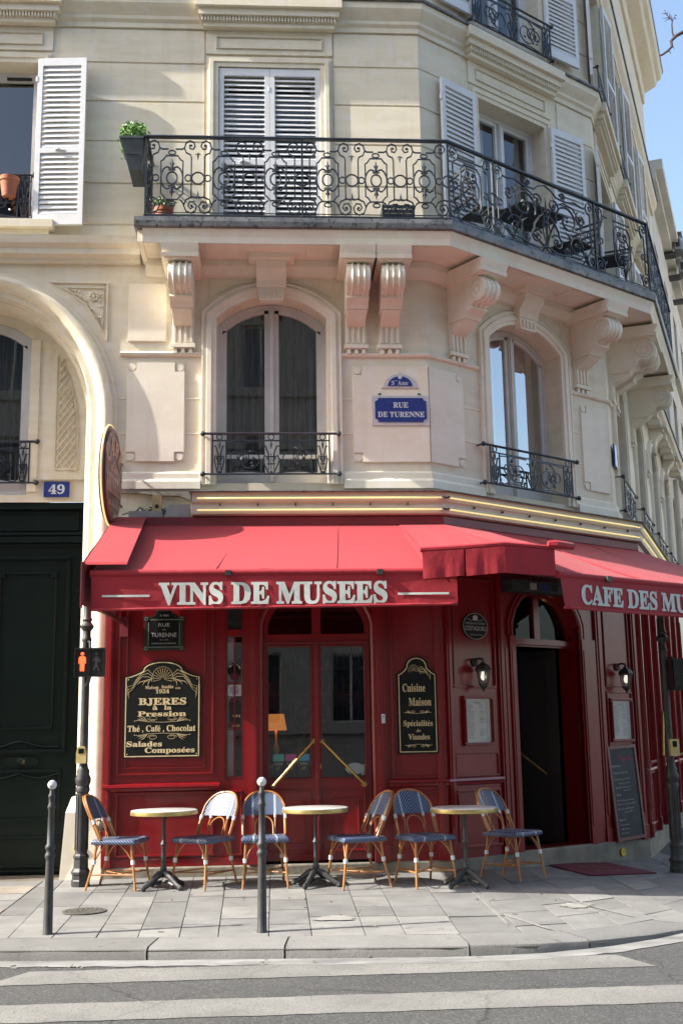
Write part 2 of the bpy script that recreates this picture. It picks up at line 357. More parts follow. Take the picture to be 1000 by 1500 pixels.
def frame_sweep(mb, M, path, prof, y0=0):
    """sweep profile [(e,out)] along a 2-D path (s,z); e is measured to the left of travel"""
    P = [Vector((p[0], p[1])) for p in path]; n = len(P); rows = []
    for i in range(n):
        d0 = (P[i]-P[i-1]).normalized() if i > 0 else (P[1]-P[0]).normalized()
        d1 = (P[i+1]-P[i]).normalized() if i < n-1 else d0
        n0 = Vector((-d0.y, d0.x)); n1 = Vector((-d1.y, d1.x)); m = (n0+n1)
        m = m/max(m.length_squared/2, .3) if m.length > 1e-6 else n0
        rows.append([(P[i].x+m.x*e, y0-o, P[i].y+m.y*e) for e, o in prof])
    k = len(prof); vs = [p for r in rows for p in r]; fs = []
    for i in range(n-1):
        for j in range(k-1): fs.append((i*k+j, i*k+j+1, (i+1)*k+j+1, (i+1)*k+j))
    fs.append(tuple(range(k))); fs.append(tuple((n-1)*k+j for j in range(k-1, -1, -1)))
    mb.add(vs, fs, M)
def rect_path(s0, s1, z0, z1): return [(s0, z0), (s0, z1), (s1, z1), (s1, z0)]
def molding(mb, M, s0, s1, z0, z1, w=.03, h=.02, y0=0):      # raised picture-frame strip
    for a, b, c, d in ((s0, s1, z0, z0+w), (s0, s1, z1-w, z1), (s0, s0+w, z0+w+.0005, z1-w-.0005), (s1-w, s1, z0+w+.0005, z1-w-.0005)):
        mb.box(a, b, y0-h, y0, c, d, M)
        mb.box(a+w*.3, b-w*.3, y0-h*1.5, y0-h, c+w*.3, d-w*.3, M)

# ------------------------------------------------------------------ text
_tc = {}
def bold(s):
    o = ''
    for c in s:
        if 'A' <= c <= 'Z': o += chr(0x1D400+ord(c)-65)
        elif 'a' <= c <= 'z': o += chr(0x1D41A+ord(c)-97)
        elif '0' <= c <= '9': o += chr(0x1D7CE+ord(c)-48)
        else: o += c
    return o
def script(s): return ''.join(chr(0x1D4D0+ord(c)-65) if 'A' <= c <= 'Z' else chr(0x1D4EA+ord(c)-97) if 'a' <= c <= 'z' else c for c in s)
def frak(s): return ''.join(chr(0x1D56C+ord(c)-65) if 'A' <= c <= 'Z' else chr(0x1D586+ord(c)-97) if 'a' <= c <= 'z' else c for c in s)
_cu = bpy.data.curves.new('lettering', 'FONT'); _to = bpy.data.objects.new('lettering', _cu); C.objects.link(_to)
def text_verts(body, fat=0, res=3):
    key = (body, fat, res)
    if key not in _tc:
        _cu.body = body; _cu.size = 1; _cu.offset = fat; _cu.extrude = 0; _cu.resolution_u = res
        bpy.context.view_layer.update()
        dg = bpy.context.evaluated_depsgraph_get(); me = bpy.data.meshes.new_from_object(_to.evaluated_get(dg))
        v = [(p.co.x, p.co.y) for p in me.vertices]; f = [tuple(p.vertices) for p in me.polygons]; bpy.data.meshes.remove(me)
        _tc[key] = (v, f)
    return _tc[key]
def text(mb, M, body, x0, x1, z0, h, y=0, style=None, fat=0, squeeze=True, t=.002, res=3, align='c'):
    """flat letters between x0 and x1, base line z0, cap height h, on the plane y (towards -y)"""
    st = {'bold': bold, 'script': script, 'frak': frak, None: lambda s: s}[style]
    acc = [i for i, c in enumerate(body) if c == 'é'] if style else []
    b2 = body.replace('é', 'e') if style else body
    v, f = text_verts(st(b2), fat, res)
    if not v: return
    cap = .7 if style != 'script' else .75
    xa, xb = min(p[0] for p in v), max(p[0] for p in v); k = h/cap; wid = (xb-xa)*k
    kx = k*((x1-x0)/wid) if squeeze else k
    ox = x0 if (squeeze or align == 'l') else (x0+x1)/2-wid/2
    vs = [(ox+(p[0]-xa)*kx, y-t, z0+p[1]*k) for p in v]
    mb.add(vs, f, M)
    for i in acc:
        vp = text_verts(st(b2[:i+1]), fat, res)[0]; ve = text_verts(st('e'), fat, res)[0]
        xe = max(p[0] for p in vp)-(max(p[0] for p in ve)-min(p[0] for p in ve))/2-xa
        px = ox+xe*kx; mb.add([(px-.04*kx, y-t, z0+.54*k), (px+.03*kx, y-t, z0+.54*k), (px+.15*kx, y-t, z0+.70*k), (px+.05*kx, y-t, z0+.70*k)], [(0, 1, 2, 3)], M)

# ------------------------------------------------------------------ ground
def gz(x, y): return -.015*max(0, min(4, -y))-.043*max(0, min(x-1.5, 4))
def line_pts(poly, n=None):
    L = [0]
    for i in range(1, len(poly)): L.append(L[-1]+(Vector(poly[i])-Vector(poly[i-1])).length)
    return L
def at(poly, L, d):
    for i in range(1, len(poly)):
        if d <= L[i] or i == len(poly)-1:
            t = (d-L[i-1])/(L[i]-L[i-1]); return Vector(poly[i-1]).lerp(Vector(poly[i]), t)
uS = Vector((math.cos(AS), math.sin(AS))); oS = Vector((math.sin(AS), -math.cos(AS)))
kb0 = Vector((4.62, .0))
KERB = [(-14, -2.1), (-4, -2.72), (-1.9, -2.93), (-.75, -3.06), (.01, -3.13), (1.18, -3.24), (1.65, -3.22), (2.1, -3.07), (2.5, -2.85), (2.85, -2.58), (3.25, -2.2), (3.65, -1.7), (4.1, -1.0), (4.62, .0), tuple(kb0+uS*6), tuple(kb0+uS*40)]
def offs(poly, d):
    out = []
    for i, p in enumerate(poly):
        a = Vector(poly[max(i-1, 0)]); b = Vector(poly[min(i+1, len(poly)-1)]); t = (b-a).normalized(); out.append(tuple(Vector(p)+Vector((t.y, -t.x))*d))
    return out
KF = offs(KERB, .38); GUT = offs(KERB, .55)
road = MB().add([(-400, -400, -.135), (400, -400, -.135), (400, 400, -.135), (-400, 400, -.135)], [(0, 1, 2, 3)]).build('road', 'asphalt'); road['kind'] = 'structure'
def rsurf(x, y): return -.129
# crossing stripes: worn paint with ragged ends
def stripe(x0, x1, y0, y1, sk0=0, sk1=0, sl=0):
    mb = MB(); n = 60; top = []; bot = []
    for i in range(n+1):
        t = i/n; xa = x0+(x1-x0)*t
        top.append((xa+sk0*(1-t)+sk1*t, y1+sl*(xa)+random.uniform(-.008, .008), -.1315)); bot.append((xa, y0+sl*xa+random.uniform(-.008, .008), -.1315))
    mb.add(bot+top, [(i, i+1, n+2+i, n+1+i) for i in range(n)])
    return mb.build('crossing_stripe', 'road_paint', road)
stripe(-1.74, 2.40, -4.07, -3.67, .2, -.14)
stripe(-3.0, 3.3, -5.02, -4.60); stripe(-3.2, 3.6, -5.97, -5.55); stripe(-3.2, 3.7, -6.92, -6.5); stripe(-3.2, 3.7, -7.87, -7.45); stripe(-3.2, 3.7, -8.82, -8.4)
pave = bpy.data.objects.new('pavement', None)
WALL = [(-14, .0), (-6, .0), (A0.x+.03, 0.0), tuple((fp('C', 0.0, .16, 0)).xy), tuple((fp('C', LC, .16, 0)).xy), tuple((fp('S', 6, .16, 0)).xy), tuple((fp('S', 40, .16, 0)).xy)]
WALL2 = [(p[0], p[1]) for p in WALL]
def surf_strip(name, P0, P1, z0f, z1f, m, kind='structure', nsub=1):
    mb = MB(); n = len(P0); vs = [(p[0], p[1], z0f(*p)) for p in P0]+[(p[0], p[1], z1f(*p)) for p in P1]
    mb.add(vs, [(i, n+i, n+i+1, i+1) for i in range(n-1)]); o = mb.build(name, m); o['kind'] = kind; return o
# base sheet of the pavement: joints show between the slabs
xsW = []; xsK = []
wj = [-8.6+.33*i for i in range(19)]+[-2.15, -1.97, -1.59, -1.30, -1.03, -.74, -.43, -.01, .30, .69, .98, 1.40]
kj = [-8.0+.33*i for i in range(18)]+[-2.12, -1.84, -1.53, -1.22, -.93, -.64, -.37, -.02, .28, .65, .93, 1.30]
wj = wj[:18]+wj[19:]
pairs = []
for a, b in zip(wj, kj):
    ya = 0.0
    # kerb y at x=b
    for i in range(len(KERB)-1):
        if KERB[i][0] <= b <= KERB[i+1][0]:
            t = (b-KERB[i][0])/(KERB[i+1][0]-KERB[i][0]); yb = KERB[i][1]+t*(KERB[i+1][1]-KERB[i][1]); break
    pairs.append(((a, ya), (b, yb)))
# fan around the corner
Lk = line_pts(KERB); k0 = 0
for i in range(1, len(KERB)):
    if KERB[i][0] <= 1.30: continue
    k0 = Lk[i-1]+(Vector((1.30, KERB[i-1][1]))-Vector(KERB[i-1])).length*(1 if KERB[i-1][0] < 1.3 else 0); break
WL = [(1.40, 0.0), (A0.x+.03, 0.0), tuple(fp('C', LC, .16, 0).xy), tuple(fp('S', 12, .16, 0).xy)]; Lw = line_pts(WL)
nf = 34
for i in range(1, nf+1):
    t = i/nf; dw = t*min(Lw[-1], 15.4); dk = t*(Lk[-1]-k0)*.46
    pw = at(WL, Lw, (t**1.0)*15.0); pk = at(KERB, Lk, k0+t*15.2)
    pairs.append((tuple(pw), tuple(pk)))
bm = MB(); n = len(pairs)
bv = [(p[0][0], p[0][1]+(.6 if p[0][0] < 1.5 else 0), gz(*p[0])-.016) for p in pairs]+[(p[1][0], p[1][1], gz(*p[1])-.016) for p in pairs]
bm.add(bv, [(i, n+i, n+i+1, i+1) for i in range(n-1)]); pav = bm.build('pavement', 'joint'); pav['kind'] = 'structure'
slabN = 0
for i in range(n-1):
    (a0, b0), (a1, b1) = pairs[i], pairs[i+1]
    A, B, A1, B1 = Vector(a0), Vector(b0), Vector(a1), Vector(b1); Ln = (B-A).length
    drive = A.x < -2.2
    rows = [0]; 
    while rows[-1] < 1:
        step = random.uniform(.32, .5) if drive else random.uniform(.40, .80)
        rows.append(rows[-1]+step/Ln)
    if rows[-1] > 1: rows[-1] = 1
    if rows[-1]-rows[-2] < .06: rows.pop(-2)
    for j in range(len(rows)-1):
        t0, t1 = rows[j], rows[j+1]; g = .0034; gt = .005/Ln
        P = [A.lerp(B, t0), A.lerp(B, t1), A1.lerp(B1, t1), A1.lerp(B1, t0)]
        if P[0].x < -6.5 or P[0].y > 6: continue
        c = sum(P, Vector((0, 0)))/4; dz = random.uniform(-.002, .003); sh = g*1.3 if not drive else .012
        Q = []
        for p in P:
            d = (c-p); d.normalize(); Q.append(p+d*sh*1.4)
        tilt = [random.uniform(-.0012, .0012) for _ in range(4)]
        mb = MB(); top = [(q.x, q.y, gz(q.x, q.y)+dz+tl) for q, tl in zip(Q, tilt)]; bot = [(q.x, q.y, gz(q.x, q.y)-.03) for q in Q]
        mb.add(top+bot, [(0, 1, 2, 3), (4, 7, 6, 5), (0, 4, 5, 1), (1, 5, 6, 2), (2, 6, 7, 3), (3, 7, 4, 0)])
        slabN += 1
        mb.build('paving_slab', 'slab_warm' if drive and random.random() < .7 else random.choice(['slab', 'slab', 'slab_light']), pav)
# old mortar repairs on the slabs
def blotch(cx, cy, rx, ry, rot, seed, name='mortar_patch'):
    rnd = random.Random(seed); n = 26; pts = []; lobe = rnd.uniform(0, 6)
    for k in range(n):
        a = 2*math.pi*k/n; r = (abs(math.cos(a))**8+abs(math.sin(a))**8)**-.125*(1+rnd.uniform(-.16, .10)) if rx > 4*ry else 1+rnd.uniform(-.25, .25); x = rx*r*math.cos(a); y = ry*r*math.sin(a)
        X = cx+x*math.cos(rot)-y*math.sin(rot); Y = cy+x*math.sin(rot)+y*math.cos(rot); pts.append((X, Y, gz(X, Y)+.0068))
    MB().add(pts, [tuple(range(n))]).build(name, 'mortar', pav)
for i, (x0, y0, x1, y1, wd) in enumerate([(1.75, -2.45, 1.98, -3.1, .016), (2.39, -1.57, 2.76, -2.45, .016), (1.72, -1.3, 1.70, -2.95, .010)]):
    cx, cy = (x0+x1)/2, (y0+y1)/2; blotch(cx, cy, math.hypot(x1-x0, y1-y0)/2, wd, math.atan2(y1-y0, x1-x0), 60+i)
blotch(2.46, -1.95, .16, .11, .6, 3); blotch(.48, -2.5, .16, .10, 0, 4)
# kerbstones
kerb = surf_strip('kerb', KERB, KF, lambda x, y: gz(x, y)-.012, lambda x, y: gz(x, y)-.014, 'joint')
LkF = line_pts(KF); d = 0; ks = [0]
cuts = [k0-3.35-2.6*i for i in range(4)][::-1]
marks = []
dd = 0
while dd < 30: marks.append(dd); dd += random.uniform(.95, 1.6)
def xof(x):   # distance along KERB at x (before the turn)
    for i in range(len(KERB)-1):
        if KERB[i][0] <= x <= KERB[i+1][0]:
            t = (x-KERB[i][0])/(KERB[i+1][0]-KERB[i][0]); return Lk[i]+t*(Lk[i+1]-Lk[i])
marks = sorted([xof(v) for v in (-8, -6.6, -5.1, -3.6, -2.2, -.78, .0+.12, 1.28, 2.02)]+[xof(2.02)+1.0*i for i in range(1, 16)])
for a, b in zip(marks[:-1], marks[1:]):
    mb = MB(); m = 8; secs = []
    for q in range(m+1):
        dd = a+.006+(b-a-.012)*q/m; p = at(KERB, Lk, dd); p2 = at(KERB, Lk, dd+.02); t = (p2-p).normalized(); nn = Vector((t.y, -t.x))
        zz = gz(p.x, p.y); wob = random.uniform(-.003, .003)
        secs.append([(p.x+nn.x*e, p.y+nn.y*e, zz+h) for e, h in ((.006, -.12), (.006, .002), (.345+wob, .0), (.372+wob, -.012), (.384+wob, -.04), (.388, -.12))])
    k = 6; vs = [p for s in secs for p in s]; fs = [(i*k+j, i*k+(j+1) % k, (i+1)*k+(j+1) % k, (i+1)*k+j) for i in range(m) for j in range(k)]
    fs += [tuple(range(k)), tuple(m*k+j for j in range(k-1, -1, -1))]; mb.add(vs, fs); mb.build('kerbstone', 'kerbstone', kerb, smooth=True)
def dense(P, jit, seed):
    rnd = random.Random(seed); L = line_pts(P); n = 260; out = []
    for i in range(n+1):
        p = at(P, L, 12+20*i/n); out.append((p.x+rnd.uniform(-jit, jit)*.4, p.y+rnd.uniform(-jit, jit)))
    return out
surf_strip('gutter', dense(KF, 0, 1), dense(GUT, .014, 2), lambda x, y: -.124, lambda x, y: -.1305, 'gutter_cement')
# manhole cover on the pavement
mh = thing('manhole_cover', 'round worn iron utility cover beside the left bollard', 'manhole cover', (-1.48, -1.88, gz(-1.5, -1.9)+.004))
MB().lathe([(.175, 0), (.175, .004), (.168, .006)], 28).build('rim', 'manhole_iron', mh)
mb = MB()
for rr in (.14, .10, .06, .02):
    for k in range(int(rr*110)+3): a = 2*math.pi*k/(int(rr*110)+3)+rr*9; mb.box(rr*math.cos(a)-.008, rr*math.cos(a)+.008, rr*math.sin(a)-.006, rr*math.sin(a)+.006, .006, .009)
mb.build('stud_pattern', 'manhole_iron', mh)['kind'] = 'stuff'

lit = MB(); rnd = random.Random(21)
for k in range(46):
    if k % 3: x = rnd.uniform(-1.9, 2.9); y = rnd.uniform(-3.0, -.4); z = gz(x, y)+.006
    else:
        x = rnd.uniform(-1.9, 1.8); y = -3.62+rnd.uniform(-.06, .1); z = -.118
    a = rnd.uniform(0, 3.1); L = rnd.uniform(.008, .022); lit.box(-L, L, -.004, .004, 0, .006, Matrix.Translation((x, y, z)) @ Matrix.Rotation(a, 4, 'Z'))
o = lit.build('street_litter', 'slab_warm'); o['kind'] = 'stuff'; o['label'] = 'scattered cigarette butts and specks on the pavement and in the gutter'
# ------------------------------------------------------------------ the corner building
bld = thing('apartment_building', 'cream stone Haussmann style corner building with wrapped balcony above a red cafe', 'building')
F, CF, S = FACE['F'], FACE['C'], FACE['S']
ZS, ZT = 3.45, 16.0
W1 = (-2.25, -1.08, 3.90, 5.70, .25); W2 = (.93, 2.13, 3.90, 5.70, .25)
UF = (-2.24, -1.11, 6.62, 8.66, 0); UC = (.92, 2.07, 6.62, 8.66, 0)
UL = (-5.34, -4.21, 6.75, 8.66, 0)
top_row = 9.62
mb = MB()
PW = 5.3; PC = -4.77      # portal centre
# front wall: lower zone (right of the portal) and upper zone
wall_face(mb, F, -3.30, 0, ZS, 6.45, [W1], .34)
wall_face(mb, F, -14, 0, 6.45, ZT, [UL, UF, (-5.34, -4.21, 9.7, 11.8, 0), (-2.24, -1.11, 9.7, 11.8, 0), (-8.4, -7.3, 6.75, 8.66, 0), (-11.5, -10.4, 6.75, 8.66, 0)], .34)
# chamfer
wall_face(mb, CF, 0, LC, ZS, 6.45, [W2], .34)
wall_face(mb, CF, 0, LC, 6.45, ZT, [UC, (.92, 2.07, 9.7, 11.8, 0)], .34)
SW = [.45, 2.75, 5.0, 7.25]
wall_face(mb, S, 0, 9.6, ZS, 6.45, [(a, a+1.1, 3.9, 5.7, .25) for a in SW], .34)
wall_face(mb, S, 0, 9.6, 6.45, ZT, [(a, a+1.1, 6.62, 8.66, 0) for a in SW]+[(a, a+1.1, 9.7, 11.8, 0) for a in SW], .34)
mb.quad(fp('S', 9.6, 0, -.3), fp('S', 9.6, -10, -.3), fp('S', 9.6, -10, ZT), fp('S', 9.6, 0, ZT))
mb.quad(fp('F', -14, 0, ZT), cornerFC(0, ZT), cornerCS(0, ZT), fp('S', 9.6, 0, ZT))
mb.build('wall', 'stone', bld)
# portal arch surround (basket arch around the coach door)
def portal_path(e, zlow, n=26):
    a, b = 1.15+e, 1.30+e*.92; zc = 4.60
    pts = [(PC+a, zlow)]+[(PC+a*math.cos(math.pi*i/n), zc+b*math.sin(math.pi*i/n)) for i in range(n+1)]+[(PC-a, zlow)]
    return pts
mb = MB(); prof = [(0, -.42), (.0, -.16), (.03, -.10), (.05, -.10), (.07, -.02), (.13, -.02), (.15, .03), (.19, .085), (.235, .10), (.28, .085), (.30, .03), (.335, .03), (.35, .0)]
rows = [portal_path(e, .0) for e, o in prof]; n = len(rows[0]); k = len(prof)
vs = [(rows[j][i][0], -prof[j][1], rows[j][i][1]) for i in range(n) for j in range(k)]
mb.add(vs, [(i*k+j, i*k+j+1, (i+1)*k+j+1, (i+1)*k+j) for i in range(n-1) for j in range(k-1)], F)
mb.build('portal_arch', 'stone', bld, smooth=True)
# spandrel wall around the arch
mb = MB(); outer = portal_path(.35, 0.0)
half = len(outer)//2
for i in range(len(outer)-1):
    a, b = outer[i], outer[i+1]
    if abs(a[1]-b[1]) < 1e-9 and abs(a[0]-b[0]) < 1e-9: continue
    e0 = -3.30 if a[0] > PC else -6.24
    if i == 0 or i == len(outer)-2:
        mb.add([(a[0], .001, a[1]), (b[0], .001, b[1]), (-3.25 if i == 0 else -6.3, .001, b[1]), (-3.25 if i == 0 else -6.3, .001, a[1])], [(0, 1, 2, 3)], F)
    else: mb.add([(a[0], .001, a[1]), (b[0], .001, b[1]), (b[0], .001, 6.45), (a[0], .001, 6.45)], [(0, 1, 2, 3)], F)
mb.add([(-14, 0, -.1), (-6.31, 0, -.1), (-6.31, 0, 6.45), (-14, 0, 6.45)], [(0, 1, 2, 3)], F)
mb.add([(-3.255, .0015, 0), (-3.22, .0015, 0), (-3.22, .0015, ZS), (-3.255, .0015, ZS)], [(0, 1, 2, 3)], F)
mb.build('spandrel_wall', 'stone', bld)
# triangular carved spandrel panel
mb = MB()
tri = [(-3.40, 6.10), (-4.02, 6.10), (-3.80, 5.98), (-3.62, 5.82), (-3.50, 5.66), (-3.40, 5.44)]
def ring(mb, M, pts, w, h, y0=0):
    n = len(pts); c = Vector((sum(p[0] for p in pts)/n, sum(p[1] for p in pts)/n)); inn = [tuple(Vector(p)+(c-Vector(p)).normalized()*w) for p in pts]
    vs = [(p[0], y0, p[1]) for p in pts]+[(p[0], y0-h, p[1]) for p in pts]+[(p[0], y0-h, p[1]) for p in inn]+[(p[0], y0, p[1]) for p in inn]
    fs = []
    for i in range(n):
        j = (i+1) % n; fs += [(i, j, n+j, n+i), (n+i, n+j, 2*n+j, 2*n+i), (2*n+i, 2*n+j, 3*n+j, 3*n+i)]
    mb.add(vs, fs, M)
ring(mb, F, tri, .025, .02); ring(mb, F, [(-3.445, 6.04), (-3.84, 6.04), (-3.66, 5.90), (-3.53, 5.75), (-3.445, 5.58)], .014, .016)
rnd = random.Random(5)
for k in range(8):
    a = 2*math.pi*k/8; mb.ball((-3.55+.04*math.cos(a), -.006, 5.94+.04*math.sin(a)), .018, 6, F)
mb.ball((-3.55, -.01, 5.94), .02, 8, F)
for k in range(46):
    u, v = rnd.random(), rnd.random()
    x = -3.46-.34*u; z = 6.02-.42*v
    if (x+3.46)/-.36+(6.02-z)/.44 < .95: mb.ball((x, -.004, z), rnd.uniform(.008, .016), 6, F)
mb.build('carved_panel', 'stone', bld, smooth=True)
# recess wall behind the arch with its arched window, lattice panel
mb = MB(); RF = F @ Matrix.Translation((0, .42, 0))
wall_face(mb, RF, -6.1, -3.45, 3.79, 6.1, [(-5.27, -4.27, 3.87, 5.60, .2)], .2); mb.build('recess_wall', 'stone', bld)
mb = MB()
molding(mb, RF, -4.20, -3.64, 4.02, 4.04, .012, .02)
frame_sweep(mb, RF, [(-4.27, 3.9), (-4.27, 5.6)], [(0, 0), (0, .02), (-.10, .02), (-.10, 0)])
lat = [(-3.985, 4.14), (-3.985, 5.42), (-3.90, 5.30), (-3.83, 5.12), (-3.77, 4.85), (-3.745, 4.55), (-3.74, 4.14)]
ring(mb, RF, lat, .018, .014)
for k in range(-12, 32):      # lattice bars cut to the panel
    for sgn in (1, -1):
        z0 = 3.6+k*.095
        for t in range(8):
            x = -3.97+t*.028; z = z0+sgn*(x+3.97)*1.35
            xr = -3.76 if z < 4.6 else -3.76-(z-4.6)**1.6*.26
            if 4.16 < z < 5.36 and x+.028 < xr+.01:
                mb.add([(x, -.018-.001*sgn, z-.008), (x+.028, -.018-.001*sgn, z+sgn*.0378-.008), (x+.028, -.018-.001*sgn, z+sgn*.0378+.008), (x, -.018-.001*sgn, z+.008), (x, 0, z-.010), (x+.028, 0, z+sgn*.0378-.010), (x+.028, 0, z+sgn*.0378+.010), (x, 0, z+.010)],
                       [(0, 1, 2, 3), (0, 4, 5, 1), (3, 2, 6, 7)], RF)
mb.build('lattice_panel', 'stone', bld)
# guard stone at the foot of the portal
mb = MB(); mb.add([(-3.71, -.17, -.1), (-3.30, -.17, -.1), (-3.30, .1, -.1), (-3.71, .3, -.1), (-3.665, -.14, .62), (-3.34, -.12, .62), (-3.34, .1, .62), (-3.665, .3, .62), (-3.63, -.02, .76), (-3.37, -.02, .76), (-3.37, .1, .76), (-3.63, .3, .76)],
   [(0, 1, 5, 4), (1, 2, 6, 5), (3, 0, 4, 7), (4, 5, 9, 8), (5, 6, 10, 9), (7, 4, 8, 11), (8, 9, 10, 11)], F); mb.build('guard_stone', 'stone_lower', bld)
# coach door
dr = MB(); dr.box(PC-1.16, PC+1.16, .50, .56, -.05, 3.79, F); door = dr.build('coach_door', 'green_door', bld)
def _f(mb):
    for s_ in (1, -1):
        M = F @ Matrix.Translation((PC, 0, 0)) @ Matrix.Scale(s_, 4, (1, 0, 0))
        molding(mb, M, .12, 1.0, .05, .36, .03, .025, .5); molding(mb, M, .16, .94, .5, 1.02, .035, .03, .5)
        molding(mb, M, .10, .98, 1.18, 3.22, .04, .035, .5); molding(mb, M, .24, .84, 1.42, 3.05, .022, .02, .5)
        molding(mb, M, .04, 1.12, .0, 3.36, .04, .02, .5)
        for c in ((.27, 3.02), (.81, 3.02), (.27, 1.45), (.81, 1.45)): mb.box(c[0]-.03, c[0]+.03, .455, .48, c[1]-.03, c[1]+.03, M)
        mb.tube([(.12+.8*i/12, .47, 1.24+.06*math.exp(-((i-6)/2.)**2)) for i in range(13)], .014, 5, M)
        mb.tube([(.12+.8*i/12, .47, .98-.05*abs(math.sin(math.pi*i/6))) for i in range(13)], .014, 5, M)
        mb.ball((.54, .485, 1.10), .05, 10, M); mb.prism([(.36, 1.10), (.40, 1.145), (.68, 1.145), (.72, 1.10), (.68, 1.055), (.40, 1.055)], .47, .50, 'y', M)
    mb.box(PC-1.16, PC+1.16, .43, .5, 3.36, 3.42, F); mb.box(PC-1.16, PC+1.16, .45, .5, 3.44, 3.47, F); mb.box(PC-1.16, PC+1.16, .44, .5, 3.72, 3.79, F)
    molding(mb, F, PC-1.0, PC+1.05, 3.49, 3.70, .02, .02, .5)
sub('door_panel', 'green_door', door, _f)
sub('door_handle', 'iron', door, lambda mb: mb.lathe([(.02, 0), (.028, .02), (.012, .06)], 10, M=F @ Matrix.Translation((PC+.08, .5, 1.3)) @ Matrix.Rotation(R(90), 4, 'X')))
# string courses ------------------------------------------------
course([(0, 9.12), (.03, 9.12), (.03, 9.18), (.06, 9.21), (.06, 9.25), (.12, 9.33), (.14, 9.36), (.14, 9.44), (0, 9.44)], ('F', -14), ('S', 9.6), 'string_course', 'stone', bld)
course([(-.01, 9.441), (.165, 9.441), (.17, 9.455), (.165, 9.475), (-.01, 9.49)], ('F', -14), ('S', 9.6), 'lead_flashing', 'zinc', bld)
course([(0, 12.0), (.05, 12.0), (.06, 12.08), (.12, 12.16), (.14, 12.3), (0, 12.3)], ('F', -14), ('S', 9.6), 'string_course', 'stone', bld)
course([(-.01, 12.301), (.165, 12.301), (.165, 12.34), (-.01, 12.35)], ('F', -14), ('S', 9.6), 'lead_flashing', 'zinc', bld)
course([(0, 14.5), (.05, 14.5), (.08, 14.75), (.30, 14.85), (.34, 14.95), (.42, 15.0), (.46, 15.15), (0, 15.15)], ('F', -14), ('S', 9.4), 'cornice', 'stone', bld)
course([(-.01, 15.151), (.47, 15.151), (.48, 15.19), (-.01, 15.25)], ('F', -14), ('S', 9.45), 'lead_flashing', 'zinc', bld)
# string over the portal bay (left of the balcony)
course([(0, 6.30), (.05, 6.30), (.06, 6.345), (.13, 6.37), (.13, 6.43), (.18, 6.47), (.20, 6.55), (0, 6.60)], ('F', -14), ('F', -3.06), 'portal_cornice', 'stone', bld)
course([(0, 6.30), (.05, 6.30), (.06, 6.345), (.2, 6.37), (.2, 6.43), (.26, 6.47), (.28, 6.55), (0, 6.57)], ('S', 3.12), ('S', 9.5), 'string_course', 'stone', bld)
course([(-.01, 6.571), (.30, 6.571), (.30, 6.60), (-.01, 6.63)], ('S', 3.12), ('S', 9.5), 'lead_flashing', 'zinc', bld)
for k in range(12): sub('mutule', 'stone', bld, lambda mb: mb.wbox(3.3+k*.52, 3.5+k*.52, .05, .24, 6.22, 6.30, S))
# ashlar courses of the upper floor, each a proud band between grooves
zg = [6.60, 6.76, 7.24, 7.74, 8.22, 8.69, 9.115]
for i in range(len(zg)-1):
    a, b = zg[i]+.008, zg[i+1]-.008
    pr = [(-.01, a), (.012, a+.004), (.012, b-.004), (-.01, b)]
    course(pr, ('F', -3.99), ('F', -2.40), 'ashlar_course', 'stone', bld)
    course(pr, ('F', -.955), ('C', .66), 'ashlar_course', 'stone', bld)
    course(pr, ('C', 2.34), ('S', .18), 'ashlar_course', 'stone', bld)
    course(pr, ('F', -7.1), ('F', -5.6), 'ashlar_course', 'stone', bld)
    for j in range(3): course(pr, ('S', SW[j]+1.36), ('S', SW[j+1]-.27), 'ashlar_course', 'stone', bld)
for i in range(5):
    a, b = 9.52+i*.48, 9.52+(i+1)*.48-.016
    pr = [(-.01, a), (.012, a+.004), (.012, b-.004), (-.01, b)]
    course(pr, ('F', -.8), ('C', .66), 'ashlar_course', 'stone', bld); course(pr, ('C', 2.34), ('S', .18), 'ashlar_course', 'stone', bld)
# upper window surrounds with panel and dentils
def surround(face, a, b, zt, ztop, zb, det=True):
    M = FACE[face]; mb = MB()
    frame_sweep(mb, M, [(a, zb), (a, zt), (b, zt), (b, zb)], [(0, 0), (0, .03), (.05, .03), (.055, .045), (.10, .045), (.105, .02), (.13, .02), (.13, 0)])
    mb.wbox(a-.14, b+.14, 0, .022, zt+.16, ztop-.001, M)
    molding(mb, M, a-.03, b+.03, zt+.22, ztop-.08, .012, .012, -.022)
    mb.build('window_surround', 'stone', bld)
    if det:
        mb = MB(); mb.wbox(a-.17, b+.17, .02, .10, ztop, ztop+.05, M)
        mb.wbox(a-.22, b+.22, .03, .155, ztop+.115, ztop+.20, M); mb.wbox(a-.25, b+.25, .03, .20, ztop+.20, ztop+.318, M)
        k = int((b-a+.38)/.034)
        for i in range(k): x = a-.19+i*(b-a+.38)/k; mb.wbox(x, x+.019, .10, .135, ztop+.055, ztop+.114, M)
        mb.wbox(a-.19, b+.19, .03, .11, ztop+.05, ztop+.1145, M)
        mb.build('dentil_cornice', 'stone', bld)
surround('F', UF[0], UF[1], 8.66, 9.11, 6.6); surround('C', UC[0], UC[1], 8.66, 9.11, 6.6); surround('F', UL[0], UL[1], 8.66, 9.11, 6.75)
for a in SW: surround('S', a, a+1.1, 8.66, 9.11, 6.6); surround('S', a, a+1.1, 11.8, 12.0, 9.5, False)
surround('C', .92, 2.07, 11.8, 12.0, 9.5, False)
# sill of the left upper window
sub('window_sill', 'stone', bld, lambda mb: (mb.wbox(-5.6, -3.98, 0, .16, 6.66, 6.75, F), mb.wbox(-5.55, -4.03, 0, .10, 6.60, 6.66, F)))
